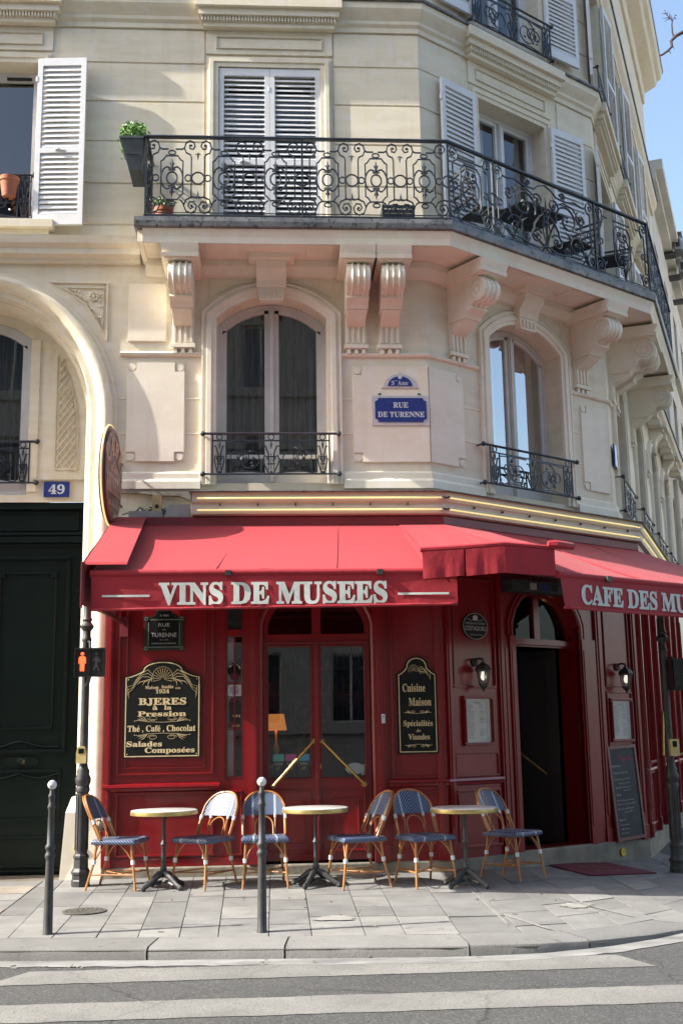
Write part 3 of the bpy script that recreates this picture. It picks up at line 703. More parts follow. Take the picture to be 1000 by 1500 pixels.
# lower floor relief --------------------------------------------
def arch_surround(face, op, parent):
    M = FACE[face]; a, b, zb, zt, rise = op; mb = MB()
    path = [(a, zb-.02)]+arch_pts(a, b, zt, rise, 16)+[(b, zb-.02)]
    frame_sweep(mb, M, path, [(0, 0), (0, .035), (.045, .035), (.05, .055), (.10, .055), (.105, .03), (.13, .03), (.135, .045), (.155, .045), (.155, 0)])
    mb.build('window_surround', 'stone_lower', parent, smooth=True)
arch_surround('F', W1, bld); arch_surround('C', W2, bld)
for a in SW: arch_surround('S', (a, a+1.1, 3.9, 5.7, .25), bld)
def keystone(face, c):
    M = FACE[face]; mb = MB()
    mb.prism([(c-.125, 5.88), (c+.125, 5.88), (c+.15, 6.02), (c-.15, 6.02)], -.09, 0, 'y', M)
    for i in range(4): x = c-.09+i*.06; mb.wbox(x-.012, x+.012, .09, .105, 5.91, 5.99, M)
    mb.prism([(0, 6.02), (-.10, 6.02), (-.115, 6.10), (-.20, 6.20), (-.22, 6.28), (0, 6.28)], c-.16, c+.16, 'x', M)
    mb.wbox(c-.24, c+.24, 0, .30, 6.2801, 6.34, M)
    mb.build('keystone', 'stone_lower', bld)
keystone('F', -1.665); keystone('C', 1.53)
for a in SW: keystone('S', a+.55)
# notched relief panels with corner bosses
def relief(face, s0, s1, z0, z1, nl=True, nr=True, q=.10):
    M = FACE[face]; h = .022; pts = []
    def cor(sx, sz, dx, dz, on):
        return [(sx, sz)] if not on else ([(sx, sz+dz*q), (sx+dx*q, sz+dz*q), (sx+dx*q, sz)])
    pts = cor(s0, z0, 1, 1, nl)+list(reversed(cor(s1, z0, -1, 1, nr)))+cor(s1, z1, -1, -1, nr)+list(reversed(cor(s0, z1, 1, -1, nl)))
    mb = MB(); mb.prism(pts, -h, .002, 'y', M); mb.build('relief_panel', 'stone_lower', bld)
    for x, on in ((s0+q/2, nl), (s1-q/2, nr)):
        if on:
            for z in (z0+q/2, z1-q/2): sub('corner_boss', 'stone_lower', bld, lambda mb: (mb.disc((x, .001, z), q*.40, .018, 16, M=M), mb.box(x-q/2, x+q/2, -.006, .001, z-q/2, z+q/2, M)))
relief('F', -3.18, -2.58, 4.13, 5.20); sub('relief_panel', 'stone_lower', bld, lambda mb: mb.wbox(-3.18, -2.78, 0, .02, 5.44, 6.08, F))
relief('F', -.81, -.001, 4.12, 5.17, True, False); relief('C', .001, .50, 4.12, 5.17, False, True)
relief('C', 2.46, 2.93, 4.12, 5.17, True, False)
for a in SW[:3]: relief('S', a+1.36, a+2.0, 4.12, 5.17)
# thin joints as proud ledges
course([(0, 5.272), (.03, 5.28), (.04, 5.305), (.012, 5.32), (0, 5.33)], ('F', -.94), ('C', .75), 'ledge_molding', 'stone_lower', bld)
course([(0, 5.272), (.03, 5.28), (.04, 5.305), (.012, 5.32), (0, 5.33)], ('C', 2.30), ('S', .22), 'ledge_molding', 'stone_lower', bld)
course([(0, 5.272), (.03, 5.28), (.04, 5.305), (.012, 5.32), (0, 5.33)], ('F', -3.26), ('F', -2.41), 'ledge_molding', 'stone_lower', bld)
for (a, b) in ((('F', -3.22), ('F', -2.41)), (('F', -.92), ('C', .76)), (('C', 2.3), ('S', .28))):
    course([(0, 3.83), (.055, 3.83), (.055, 3.91), (.03, 3.94), (.03, 4.0), (.012, 4.02), (0, 4.02)], a, b, 'sill_course', 'stone_lower', bld)
for i, z in enumerate((4.42, 4.80)):
    for a, b in ((('F', -3.26), ('F', -3.19)), (('F', -2.57), ('F', -2.41)), (('F', -.93), ('F', -.82)), (('C', .51), ('C', .76)), (('C', 2.3), ('C', 2.455))):
        course([(-.002, z), (.008, z+.004), (.008, z+.016), (-.002, z+.02)], a, b, 'joint_band', 'stone_lower', bld)
# spandrel frames beside the arched windows, cove under the slab
for f_, c in (('F', -1.665), ('C', 1.53)):
    M = FACE[f_]
    for sg in (1, -1):
        mb = MB(); MM = M @ Matrix.Translation((c, 0, 0)) @ Matrix.Scale(sg, 4, (1, 0, 0))
        ring(mb, MM, [(.20, 6.17), (.66, 6.17), (.66, 5.93), (.42, 6.07), (.20, 6.11)], .012, .012); mb.build('spandrel_frame', 'stone_lower', bld)
course([(0, 6.16), (.05, 6.17), (.06, 6.2), (.10, 6.26), (.10, 6.335), (0, 6.335)], ('F', -3.0), ('S', 3.05), 'cove_molding', 'stone_lower', bld)
# fluted pilaster strips + consoles under the balcony
def pilaster(face, c):
    M = FACE[face]; mb = MB(); mb.wbox(c-.115, c+.115, 0, .035, 5.40, 5.72, M)
    for i in range(4): x = c-.0875+i*.0583; mb.wbox(x-.013, x+.013, .035, .05, 5.42, 5.69, M)
    mb.wbox(c-.13, c+.13, 0, .06, 5.36, 5.40, M)
    for i in range(3): x = c-.08+i*.08; mb.prism([(x-.025, 5.30), (x+.025, 5.30), (x+.015, 5.355), (x-.015, 5.355)], -.045, 0, 'y', M)
    mb.build('pilaster_strip', 'stone_lower', bld)
def console(face, c):
    M = FACE[face]; mb = MB(); w = .118
    ctr = (-.46, 5.985); r = .125
    arc = [(ctr[0]+r*math.cos(a), ctr[1]+r*math.sin(a)) for a in [R(100-i*(-24)) for i in range(0, 9)]]
    body = [(0, 6.13), (-.40, 6.13)]+arc+[(-.36, 5.88), (-.30, 5.80), (-.20, 5.76), (-.13, 5.725), (0, 5.725)]
    body = [(0, 6.14), (-.46, 6.14), (-.54, 6.10), (-.585, 6.03), (-.59, 5.96), (-.555, 5.89), (-.49, 5.855), (-.42, 5.865), (-.37, 5.835), (-.38, 5.80), (-.30, 5.775), (-.26, 5.72), (0, 5.72)]
    mb.prism([(p[0], p[1]) for p in body], c-w, c+w, 'x', M)
    for i in (-1, 0, 1):   # ribs wrapping the scroll
        mb.tube([(c+i*.062, p[0], p[1]) for p in body[1:9]], .016, 6, M)
    for sg in (-1, 1):
        mb.tube([(c+sg*w, ctr[0]-.0+.10*math.cos(t), ctr[1]+.10*math.sin(t)) for t in [2*math.pi*i/16 for i in range(16)]], .008, 5, M, closed=True)
        mb.tube([(c+sg*w, ctr[0]+.045*math.cos(t), ctr[1]+.045*math.sin(t)) for t in [2*math.pi*i/12 for i in range(12)]], .009, 5, M, closed=True)
    mb.prism([(0, 6.14), (-.62, 6.14), (-.63, 6.18), (-.60, 6.18), (-.64, 6.24), (-.65, 6.285), (0, 6.285)], c-.19, c+.19, 'x', M)
    mb.wbox(c-.155, c+.155, .02, .60, 6.13, 6.145, M)
    mb.prism([(0, 5.60), (-.05, 5.60), (-.2, 5.68), (-.26, 5.72), (0, 5.72)], c-.10, c+.10, 'x', M)
    mb.build('console_bracket', 'stone_lower', bld, smooth=True); pilaster(face, c)
for c in (-2.60, -.765, -.405): console('F', c)
for c in (.44, 2.50): console('C', c)
for c in (.41-.05, .74, 2.6): console('S', c)
for c in (4.95, 7.2): pilaster('S', c-.35)
# ------------------------------------------------------------------ balcony (slab, lead edge, railing)
bz0, bz1 = 6.585, 7.46
mb = MB(); order = [('F', -3.0), ('S', 3.1)]
slab = course([(0, 6.336), (.57, 6.336), (.58, 6.30), (.60, 6.29), (.612, 6.36), (.63, 6.40), (.645, 6.435), (0, 6.435)], ('F', -2.98), ('S', 3.08), 'balcony_slab', 'stone_lower', bld)
sub('slab_end', 'stone_lower', slab, lambda mb: mb.wbox(-3.03, -2.981, 0, .60, 6.30, 6.434, F))
course([(0, 6.436), (.66, 6.436), (.675, 6.445), (.68, 6.50), (.675, 6.548), (.65, 6.56), (0, 6.565)], ('F', -3.06), ('S', 3.14), 'lead_edge', 'zinc', slab)
for f_, a, b in (('F', -2.35, -2.0), ('F', -1.3, -1.02), ('F', -.18, -.02), ('C', .75, 1.2), ('C', 1.85, 2.25)):
    sub('soffit_panel', 'stone_lower', slab, lambda mb: mb.wbox(a, b, .17, .50, 6.325, 6.3365, FACE[f_]))
PO = .62
def spiral(c, r0, r1, a0, turns, n=18, sy=1):
    return [(c[0]+(r0+(r1-r0)*i/n)*math.cos(a0+turns*2*math.pi*i/n), 0, c[1]+sy*(r0+(r1-r0)*i/n)*math.sin(a0+turns*2*math.pi*i/n)) for i in range(n+1)]
def circ(cx, cz, rx, rz, n=14): return [(cx+rx*math.cos(2*math.pi*i/n), 0, cz+rz*math.sin(2*math.pi*i/n)) for i in range(n)]
H = bz1-bz0
def unitA(mb, M, c, w=.113, hz=None):
    """octagon frame with cartouche and spikes, centred c; local z from 0 to H"""
    zc = H*.475; t, r = .0095, 5
    top, bot = H*.76, H*.20; k = .035
    L = c-w; Rr = c+w
    p = [(L, 0, bot+.06), (L, 0, top-.06), (L+k*.6, 0, top-.05), (L+.055, 0, top-.0), (Rr-.055, 0, top), (Rr-k*.6, 0, top-.05), (Rr, 0, top-.06), (Rr, 0, bot+.06), (Rr-k*.6, 0, bot+.05), (Rr-.055, 0, bot), (L+.055, 0, bot), (L+k*.6, 0, bot+.05)]
    mb.tube(p, t, 4, M, closed=True)
    mb.tube(circ(c, zc, .054, .068), t, 5, M, closed=True)
    for sx in (-1, 1):
        mb.tube([(c+sx*x, 0, zc+z) for x, z in ((.03, .115), (.055, .125), (.085, .10), (.108, .05), (.113, 0), (.108, -.05), (.085, -.10), (.055, -.125), (.03, -.115))], t, 5, M)
        for sz in (-1, 1): mb.tube([(c+sx*x, 0, zc+sz*z) for x, z in ((.03, .115), (.012, .105), (.015, .085), (.03, .088), (.03, .10))], t*.9, 5, M)
    for sz in (-1, 1):
        mb.tube([(c, 0, zc+sz*.08), (c, 0, zc+sz*.13), (c, 0, zc+sz*.16), (c, 0, zc+sz*.225)], [.008, .017, .014, .001], 5, M)
        for sx in (-1, 1): mb.tube([(c, 0, zc+sz*.14), (c+sx*.016, 0, zc+sz*.155), (c+sx*.024, 0, zc+sz*.175)], [.010, .010, .001], 4, M)
        mb.ball((c, 0, zc+sz*.125), .014, 6, M)
    for z in (H*.80, H*.155): mb.tube(circ(c, z, .036, .024, 12), t*.9, 5, M, closed=True)
def unitB(mb, M, c, half=0):
    """pair of bars with top and bottom scrolls and ring chain; half=-1 keeps the left half only, 1 the right"""
    zc = H*.475; t = .0095
    for sx in (-1, 1):
        if half and sx != half: continue
        x = c+sx*.068
        mb.tube([(c+sx*.068, 0, H*.22), (x, 0, H*.74), (c+sx*.078, 0, H*.775), (c+sx*.122, 0, H*.80), (c+sx*.140, 0, H*.86), (c+sx*.125, 0, H*.925), (c+sx*.085, 0, H*.955), (c+sx*.045, 0, H*.935), (c+sx*.030, 0, H*.885), (c+sx*.052, 0, H*.845), (c+sx*.085, 0, H*.855), (c+sx*.088, 0, H*.895), (c+sx*.068, 0, H*.90)], t, 4, M)
        mb.ball((c+sx*.070, 0, H*.893), .013, 6, M)
        mb.tube([(c+sx*.010, 0, H*.22), (c+sx*.06, 0, H*.235), (c+sx*.12, 0, H*.20), (c+sx*.145, 0, H*.13), (c+sx*.12, 0, H*.055), (c+sx*.07, 0, H*.03), (c+sx*.025, 0, H*.06), (c+sx*.012, 0, H*.12), (c+sx*.04, 0, H*.175), (c+sx*.085, 0, H*.17), (c+sx*.10, 0, H*.12), (c+sx*.075, 0, H*.085), (c+sx*.05, 0, H*.105), (c+sx*.062, 0, H*.135)], t, 4, M)
        mb.ball((c+sx*.066, 0, H*.122), .013, 6, M)
        mb.tube(circ(c+sx*.1, zc, .033, .036, 10), t*.9, 4, M, closed=True)
        mb.ball((x, 0, zc), .015, 6, M)
        mb.tube([(c+sx*.14, 0, H*.86), (c+sx*.165, 0, H*.845), (c+sx*.23, 0, H*.845)], t, 4, M)
        mb.tube([(c+sx*.14, 0, H*.13), (c+sx*.165, 0, H*.18), (c+sx*.19, 0, H*.20)], t, 4, M)
    if not half:
        mb.tube(circ(c, zc, .064, .066, 16), t, 5, M, closed=True)
        for z, sg in ((H*.80, -1), (H*.22, 1)):
            mb.tube([(c, 0, z), (c, 0, z+sg*.04), (c, 0, z+sg*.085)], [.008, .011, .001], 5, M)
            for sx in (-1, 1): mb.tube([(c, 0, z+sg*.02), (c+sx*.022, 0, z+sg*.012), (c+sx*.03, 0, z+sg*.03)], [.007, .006, .001], 4, M)
    else:
        mb.tube([(c+half*.064*math.sin(math.pi*i/10), 0, zc+.066*math.cos(math.pi*i/10)) for i in range(11)], t, 5, M)
def lattice(mb, M, L, n):
    p = L/n
    for i in range(n): unitA(mb, M, p*(i+.5), min(.113, p*.27))
    for i in range(1, n): unitB(mb, M, p*i)
    unitB(mb, M, 0, 1); unitB(mb, M, L, -1)
def rail_panel(face, s0, s1, n, kind='std', M=None):
    M = M or (FACE[face] @ Matrix.Translation((s0, -PO, bz0))); L = s1-s0; mb = MB()
    if kind == 'std': lattice(mb, M, L, n)
    elif kind == 'narrow':
        unitB(mb, M, 0, 1); unitB(mb, M, L, -1); c = L/2; zc = H*.475; t = .010
        p = [(c-.15, 0, H*.28), (c-.15, 0, H*.70), (c-.10, 0, H*.78), (c+.10, 0, H*.78), (c+.15, 0, H*.70), (c+.15, 0, H*.28), (c+.10, 0, H*.19), (c-.10, 0, H*.19)]
        mb.tube(p, t, 4, M, closed=True)
        for sx in (-1, 1):
            for z0, sg in ((.64, 1), (.31, -1)):
                mb.tube([(c+sx*x, 0, H*(z0+sg*z)) for x, z in ((.0, -.07), (.05, -.06), (.085, -.0), (.07, .055), (.03, .065), (.015, .03), (.04, .01), (.05, .03))], t, 5, M); mb.ball((c+sx*.04, 0, H*(z0+sg*.03)), .014, 6, M)
            mb.tube([(c+sx*x, 0, zc+z) for x, z in ((.02, .13), (.08, .12), (.12, .05), (.12, -.05), (.08, -.12), (.02, -.13))], t, 5, M)
            mb.tube([(c+sx*x, 0, zc+z) for x, z in ((.01, .03), (.045, .045), (.06, .0), (.045, -.045), (.01, -.03))], t, 5, M)
            mb.tube([(c+sx*.15, 0, H*.845), (c+sx*.0, 0, H*.845)], t, 4, M)
    else:       # the grand scrolls of the centre panel
        c = L/2; t = .011
        unitB(mb, M, 0, 1); unitB(mb, M, L, -1)
        def sp(cx, cz, r0, a0, turns, sx, n=20, tt=t):
            mb.tube([(cx+sx*(r0*(1-.8*i/n))*math.cos(a0+turns*2*math.pi*i/n), 0, cz+(r0*(1-.8*i/n))*math.sin(a0+turns*2*math.pi*i/n)) for i in range(n+1)], tt, 5, M); mb.ball((cx, 0, cz), .018, 6, M)
        for sx in (-1, 1):
            sp(c+sx*.36, H*.56, .20, R(200), -1.35, sx, tt=.013); sp(c+sx*.50, H*.24, .13, R(10), 1.4, sx); sp(c+sx*.13, H*.70, .095, R(-60), 1.4, sx); sp(c+sx*.17, H*.20, .10, R(150), -1.4, sx)
            sp(c+sx*.60, H*.66, .09, R(120), 1.3, sx); sp(c+sx*.34, H*.14, .06, R(180), 1.3, sx); sp(c+sx*.30, H*.88, .05, R(180), -1.3, sx)
            mb.tube([(c+sx*x, 0, H*z) for x, z in ((.0, .08), (.06, .30), (.03, .48), (.08, .62), (.16, .72), (.30, .80), (.46, .78), (.57, .66), (.60, .48), (.56, .32))], .009, 5, M)
            mb.tube([(c+sx*x, 0, H*z) for x, z in ((.0, .95), (.12, .90), (.18, .84), (.36, .83), (.50, .87), (.62, .845))], t, 4, M)
            mb.tube([(c+sx*x, 0, H*z) for x, z in ((.02, .1), (.14, .05), (.30, .06), (.42, .09), (.58, .10), (.66, .20))], t, 4, M)
            mb.tube([(c+sx*x, 0, H*z) for x, z in ((.04, .55), (.12, .48), (.2, .36), (.22, .24))], [.008, .014, .014, .004], 5, M)
            mb.tube([(c+sx*x, 0, H*z) for x, z in ((.32, .40), (.40, .34), (.42, .22))], [.006, .013, .003], 5, M)
        unitA(mb, M, c, .0001) if False else None
        mb.tube([(c, 0, H*.05), (c, 0, H*.5), (c, 0, H*.78)], [.008, .02, .004], 6, M)
        for z in (.42, .5, .58): mb.ball((c, 0, H*z), .03, 8, M)
    mb.tube([(0, 0, .0), (L, 0, .0)], .013, 4, M); mb.tube([(0, 0, .03), (L, 0, .03)], .006, 4, M)
    return mb.build('railing_panel', 'iron', slab, smooth=True)
cF = math.tan(T1)*PO; cS = math.tan(T2)*PO
rail_panel('F', -2.955, -1.35, 3); rail_panel('F', -1.33, cF, 3)
rail_panel('C', -cF, .46, 1, 'narrow'); rail_panel('C', .48, 2.16, 1, 'grand'); rail_panel('C', 2.18, LC+cS, 1, 'narrow')
rail_panel('S', -cS, 1.5, 4); rail_panel('S', 1.52, 3.05, 3)
rail_panel(None, 0, .60, 1, 'std', FACE['F'] @ Matrix.Translation((-2.955, -.61, bz0)) @ Matrix.Rotation(R(90), 4, 'Z'))
rail_panel(None, 0, .60, 1, 'std', FACE['S'] @ Matrix.Translation((3.05, -.61, bz0)) @ Matrix.Rotation(R(90), 4, 'Z'))
course([(PO-.022, bz1-.012), (PO+.022, bz1-.012), (PO+.026, bz1), (PO+.02, bz1+.014), (PO-.02, bz1+.014), (PO-.026, bz1)], ('F', -2.98), ('S', 3.07), 'handrail', 'iron', slab)
for M in (F @ Matrix.Translation((-2.955, 0, 0)), S @ Matrix.Translation((3.05, 0, 0))): sub('handrail', 'iron', slab, lambda mb: mb.box(-.02, .02, -PO-.01, -.0, bz1-.012, bz1+.014, M))
for f_, s_ in (('F', -2.955), ('F', -1.34), ('F', cF), ('C', .47), ('C', 2.17), ('C', LC+cS), ('S', 1.51), ('S', 3.05)):
    def _p(mb): mb.wbox(s_-.010, s_+.010, PO-.012, PO+.012, 6.56, bz1, FACE[f_]); mb.ball((s_, -PO, bz0), .02, 6, FACE[f_])
    sub('railing_post', 'iron', slab, _p)
for f_, a in (('F', -2.2), ('F', -.6), ('C', 1.0), ('C', 1.7), ('S', .8), ('S', 2.3)): sub('railing_foot', 'iron', slab, lambda mb: mb.wbox(a-.01, a+.01, PO-.01, PO+.01, 6.555, bz0, FACE[f_]))

# ------------------------------------------------------------------ windows
def window(face, op, setback=.24, gm='glass', curtain='curtain', split=True, Moff=None, low=None, frame='grey_paint'):
    M = (Moff if Moff is not None else FACE[face]) @ Matrix.Translation((0, setback, 0)); a, b, zb, zt, rise = op; c = (a+b)/2
    fw = .055; mb = MB()
    r2 = rise*.98; zt2 = zt-.0
    ar = arch_pts(a, b, zt2, r2, 12)
    inner = [(x*(1-2*fw/(b-a))+c*2*fw/(b-a), z-fw) for x, z in ar]
    path_o = [(a, zb)]+ar+[(b, zb)]; path_i = [(a+fw, zb)]+inner+[(b-fw, zb)]
    n = len(path_o)
    vs = [(p[0], -.03, p[1]) for p in path_o]+[(p[0], -.03, p[1]) for p in path_i]+[(p[0], .03, p[1]) for p in path_i]
    mb.add(vs, [(i, i+1, n+i+1, n+i) for i in range(n-1)]+[(n+i, n+i+1, 2*n+i+1, 2*n+i) for i in range(n-1)], M)
    mb.box(a+fw, b-fw, -.03, .03, zb, zb+.05, M)
    top = zt2+r2-fw-.004
    mb.box(c-.032, c+.032, -.045, .03, zb, top, M); mb.box(c-.018, c+.018, -.058, -.045, zb+.05, top, M)
    st = .045                                         # sash stiles
    for x0, x1 in ((a+fw, a+fw+st), (b-fw-st, b-fw), (c-.032-st, c-.0325), (c+.0325, c+.032+st)):
        ze = zt2-fw+.0 if abs(x0-c) > .2 else top-.005
        mb.box(x0, x1, -.022, .022, zb+.05, ze, M)
    mb.box(a+fw+st, c-.032-st, -.022, .022, zb+.05, zb+.17, M); mb.box(c+.032+st, b-fw-st, -.022, .022, zb+.05, zb+.17, M)
    if low: mb.box(a+fw+st, c-.032-st, -.022, .022, low, low+.04, M); mb.box(c+.032+st, b-fw-st, -.022, .022, low, low+.04, M)
    if rise:                                          # arched top rails of the sashes
        for i in range(len(inner)-1):
            p, q = inner[i], inner[i+1]; mb.add([(p[0], -.022, p[1]), (q[0], -.022, q[1]), (q[0], -.022, q[1]-.04), (p[0], -.022, p[1]-.04), (p[0], .02, p[1]-.04), (q[0], .02, q[1]-.04)], [(0, 1, 2, 3), (3, 2, 5, 4)], M)
    else:
        mb.box(a+fw+st, c-.032-st, -.022, .022, zt2-fw-.045, zt2-fw, M); mb.box(c+.032+st, b-fw-st, -.022, .022, zt2-fw-.045, zt2-fw, M)
    wd = mb.build('window', frame, bld)
    for x0, x1 in ((a+fw+.01, c-.034), (c+.034, b-fw-.01)):
        seg = [p for p in arch_pts(a, b, zt2, r2, 24)] if rise else None
        pts = [(x0, zb+.06), (x1, zb+.06)]
        if rise:
            tp = [(x, z-fw-.004) for x, z in seg if x0 < x < x1]; pts += [(x1, tp[-1][1])]+tp[::-1]+[(x0, tp[0][1])]
        else: pts += [(x1, zt2-fw-.004), (x0, zt2-fw-.004)]
        pm = MB(); pm.add([(p[0], .004+random.uniform(-.0002, .0002), p[1]) for p in pts], [tuple(range(len(pts)))], M); pm.build('pane', gm, wd)
    if curtain:
        cm = MB(); n = 40; vs = []
        for i in range(n+1):
            x = a+.02+(b-a-.04)*i/n; y = .16+.018*math.sin(i*1.9)+.008*math.sin(i*4.1)
            if curtain == 'curtain_white' and .45 < i/n < .99: y += .0
            vs += [(x, y, zb), (x, y, zt+rise)]
        if curtain == 'curtain_white':
            keep = [i for i in range(n) if i/n < .42 or i/n > .9]
        else: keep = list(range(n))
        cm.add(vs, [(2*i, 2*i+2, 2*i+3, 2*i+1) for i in keep], M); cm.build('curtain', curtain, wd)
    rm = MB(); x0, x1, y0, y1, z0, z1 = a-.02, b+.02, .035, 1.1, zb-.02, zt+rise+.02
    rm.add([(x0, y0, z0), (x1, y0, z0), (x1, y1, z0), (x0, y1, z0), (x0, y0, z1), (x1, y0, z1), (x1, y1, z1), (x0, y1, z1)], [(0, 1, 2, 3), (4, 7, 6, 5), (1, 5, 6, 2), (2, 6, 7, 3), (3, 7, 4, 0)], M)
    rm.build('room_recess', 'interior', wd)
    return wd
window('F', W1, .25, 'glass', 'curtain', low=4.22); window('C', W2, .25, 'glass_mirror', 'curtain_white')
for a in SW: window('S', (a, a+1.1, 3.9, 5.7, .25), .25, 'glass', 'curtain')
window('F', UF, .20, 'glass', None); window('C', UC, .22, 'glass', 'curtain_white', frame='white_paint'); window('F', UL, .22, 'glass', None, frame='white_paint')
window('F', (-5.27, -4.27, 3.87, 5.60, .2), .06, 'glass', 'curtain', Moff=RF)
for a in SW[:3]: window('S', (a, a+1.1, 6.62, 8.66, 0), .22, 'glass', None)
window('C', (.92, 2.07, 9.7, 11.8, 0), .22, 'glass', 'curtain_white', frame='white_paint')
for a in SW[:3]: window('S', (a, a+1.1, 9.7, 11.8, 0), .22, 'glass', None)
sub('vent_slot', 'cable', bld, lambda mb: mb.wbox(-4.60, -4.33, -.185, -.16, 8.565, 8.59, F))
# ------------------------------------------------------------------ louvred shutters
_slat = {}
def shutter(M, w, h, handle=False, closed=False):
    """leaf in the local frame M: x 0..w, z 0..h, thickness towards -y"""
    t = .035; b = .055; mb = MB()
    mb.box(0, b, -t, 0, 0, h, M); mb.box(w-b, w, -t, 0, 0, h, M); mb.box(b, w-b, -t, 0, 0, .12, M); mb.box(b, w-b, -t, 0, h-.09, h, M); mb.box(b, w-b, -t, 0, h*.44-.03, h*.44+.03, M)
    for z in (.25, h-.25): mb.box(-.02, .0, -t-.004, -.01, z-.03, z+.03, M)
    sh = mb.build('shutter', 'white_paint', bld)
    key = (round(w, 3), closed); zh = .034 if closed else .057
    if key not in _slat:
        sm = MB(); sm.prism([(-t+.002, .0), (-t+.010, -.004), (-.004, zh-.006), (-.010, zh)], 0, w-2*b, 'x'); o = sm.build('slat', 'white_paint'); _slat[key] = o.data; bpy.data.objects.remove(o)
    for z0, z1 in ((.12, h*.44-.03), (h*.44+.03, h-.09)):
        n = int((z1-z0)/.058)
        for i in range(n):
            o = bpy.data.objects.new('slat', _slat[key]); C.objects.link(o); o.parent = sh
            o.matrix_local = M @ Matrix.Translation((b, 0, z0+.008+(z1-z0-.01)*i/n))
    if handle:
        hb = MB(); hb.tube([(w*.42, -t-.01, h*.44), (w*.48, -t-.02, h*.44+.01), (w*.58, -t-.01, h*.44-.01)], .010, 6, M); hb.box(w*.40, w*.60, -t-.006, -t, h*.44-.008, h*.44+.006, M); hb.build('shutter_latch', 'white_paint', sh)
    return sh
hs = 2.04
TF = lambda f_, s, out, z, rz=0: FACE[f_] @ Matrix.Translation((s, -out, z)) @ Matrix.Rotation(R(rz), 4, 'Z')
shutter(TF('F', UF[0]+.004, -.02, 6.62), .56, 2.03, True, True); shutter(TF('F', UF[0]+.568, -.02, 6.62), .56, 2.03, False, True)
shutter(TF('F', -4.20, .075, 6.70, -4), .53, 1.96, True)
shutter(TF('F', -5.87, .06, 6.70), .53, 1.96)
shutter(TF('C', .27, .06, 6.70, 3), .57, 1.96); shutter(TF('C', 2.12, .06, 6.70, -3), .57, 1.96)
shutter(TF('C', .27, .06, 9.66), .57, 2.1); shutter(TF('C', 2.14, .06, 9.66, -3), .57, 2.1, True)
for a in SW[:3]:
    for z, h in ((6.70, 1.96), (9.66, 2.1)):
        shutter(TF('S', a-.58, .06, z, 6), .56, h); shutter(TF('S', a+1.12, .06, z, -6), .56, h)
# ------------------------------------------------------------------ window guard rails
def guard(face, op, a, b, name='window_guard', out=.10, z0=3.975, z1=4.405, scale=1, parent=bld, ends=.10):
    M = FACE[face] if isinstance(face, str) else face; mb = MB(); o = -out; L = b-a
    mb.tube([(a-ends, o, z1), (b+ends, o, z1)], .014, 6, M); mb.tube([(a-ends, o, z0), (b+ends, o, z0)], .011, 6, M)
    zt = z1-.075; mb.tube([(a, o, zt), (b, o, zt)], .010, 4, M)
    for x in (a-ends, b+ends):
        for z in (z0, z1): mb.ball((x, o, z), .028, 8, M); mb.tube([(x, o, z), (x, .0, z)], .01, 5, M)
    for x in (a, a+.14, b-.14, b): mb.tube([(x, o, z0), (x, o, z1 if x in (a, b) else zt)], .010, 4, M)
    T = lambda pts: [(p[0], o, p[2]) for p in pts]
    c = (a+b)/2
    for x in (a+.07, c, b-.07): mb.tube(T(circ(x, z1-.038, .030, .030, 12)), .007, 4, M, closed=True)
    for x in (a+.07, c, b-.07):       # lyres
        wq = .05 if x != c else .085
        for sx in (-1, 1):
            mb.tube([(x+sx*u*wq, o, z0+v*(zt-z0)) for u, v in ((.3, .02), (.75, .25), (1.0, .42), (.8, .55), (.45, .5), (.5, .42))], .010, 4, M)
            mb.tube([(x+sx*u*wq, o, z0+v*(zt-z0)) for u, v in ((.25, .35), (.35, .62), (.7, .84), (1.1, .82))], .010, 4, M)
        for k in (-1, 0, 1): mb.tube([(x+k*wq*.32, o, z0+.12*(zt-z0)), (x+k*wq*.32, o, z0+.62*(zt-z0))], .006, 4, M)
        for v in (.30, .52): mb.box(x-wq*.5, x+wq*.5, o-.006, o+.006, z0+v*(zt-z0)-.006, z0+v*(zt-z0)+.006, M)
        mb.tube([(x, o, zt-.09), (x, o, zt-.04), (x, o, zt)], [.004, .014, .003], 5, M); mb.ball((x, o, z0+.02), .014, 6, M)
    hh = (zt-z0)
    for sx in (-1, 1):                # big running scrolls
        xc = c+sx*(.09+(L/2-.23)/2)
        r = min(hh*.47, (L/2-.23)*.42)
        for q, (dx, r0, a0, tr) in enumerate(((-.4*r, r, R(80), -1.3), (.55*r, r*.62, R(-110), -1.2), (.1*r, r*.5, R(60), 1.2))):
            pts = [(xc+sx*dx+sx*(r0*(1-.75*i/18))*math.cos(a0+tr*2*math.pi*i/18), o, z0+hh*.5+(r0*(1-.75*i/18))*math.sin(a0+tr*2*math.pi*i/18)) for i in range(19)]
            mb.tube(pts, .0078, 4, M)
        for k in range(7):            # leaves
            a_ = random.uniform(0, 6.28); x = xc+sx*random.uniform(-.7, .7)*r; z = z0+hh*random.uniform(.2, .8); mb.tube([(x, o, z), (x+.02*math.cos(a_), o-.006, z+.02*math.sin(a_)), (x+.045*math.cos(a_+.5), o, z+.045*math.sin(a_+.5))], [.004, .013, .001], 4, M)
        mb.tube([(c+sx*.06, o, z0+.01), (xc, o, z0+.035), (xc+sx*(L/2-.25)*.5, o, z0+.01)], .0078, 4, M); mb.tube([(c+sx*.1, o, zt-.02), (xc, o, zt-.01), (xc+sx*(L/2-.25)*.5, o, zt-.03)], .0078, 4, M)
    return mb.build(name, 'iron', parent, smooth=True)
guard('F', W1, -2.28, -1.07); guard('C', W2, .80, 2.14)
for a in SW: guard('S', None, a-.05, a+1.15)
guard(RF, None, -5.35, -4.25, out=.02, z0=4.0, z1=4.45, ends=.08)
guard('F', None, -5.36, -4.24, out=.06, z0=6.80, z1=7.30, ends=.02)
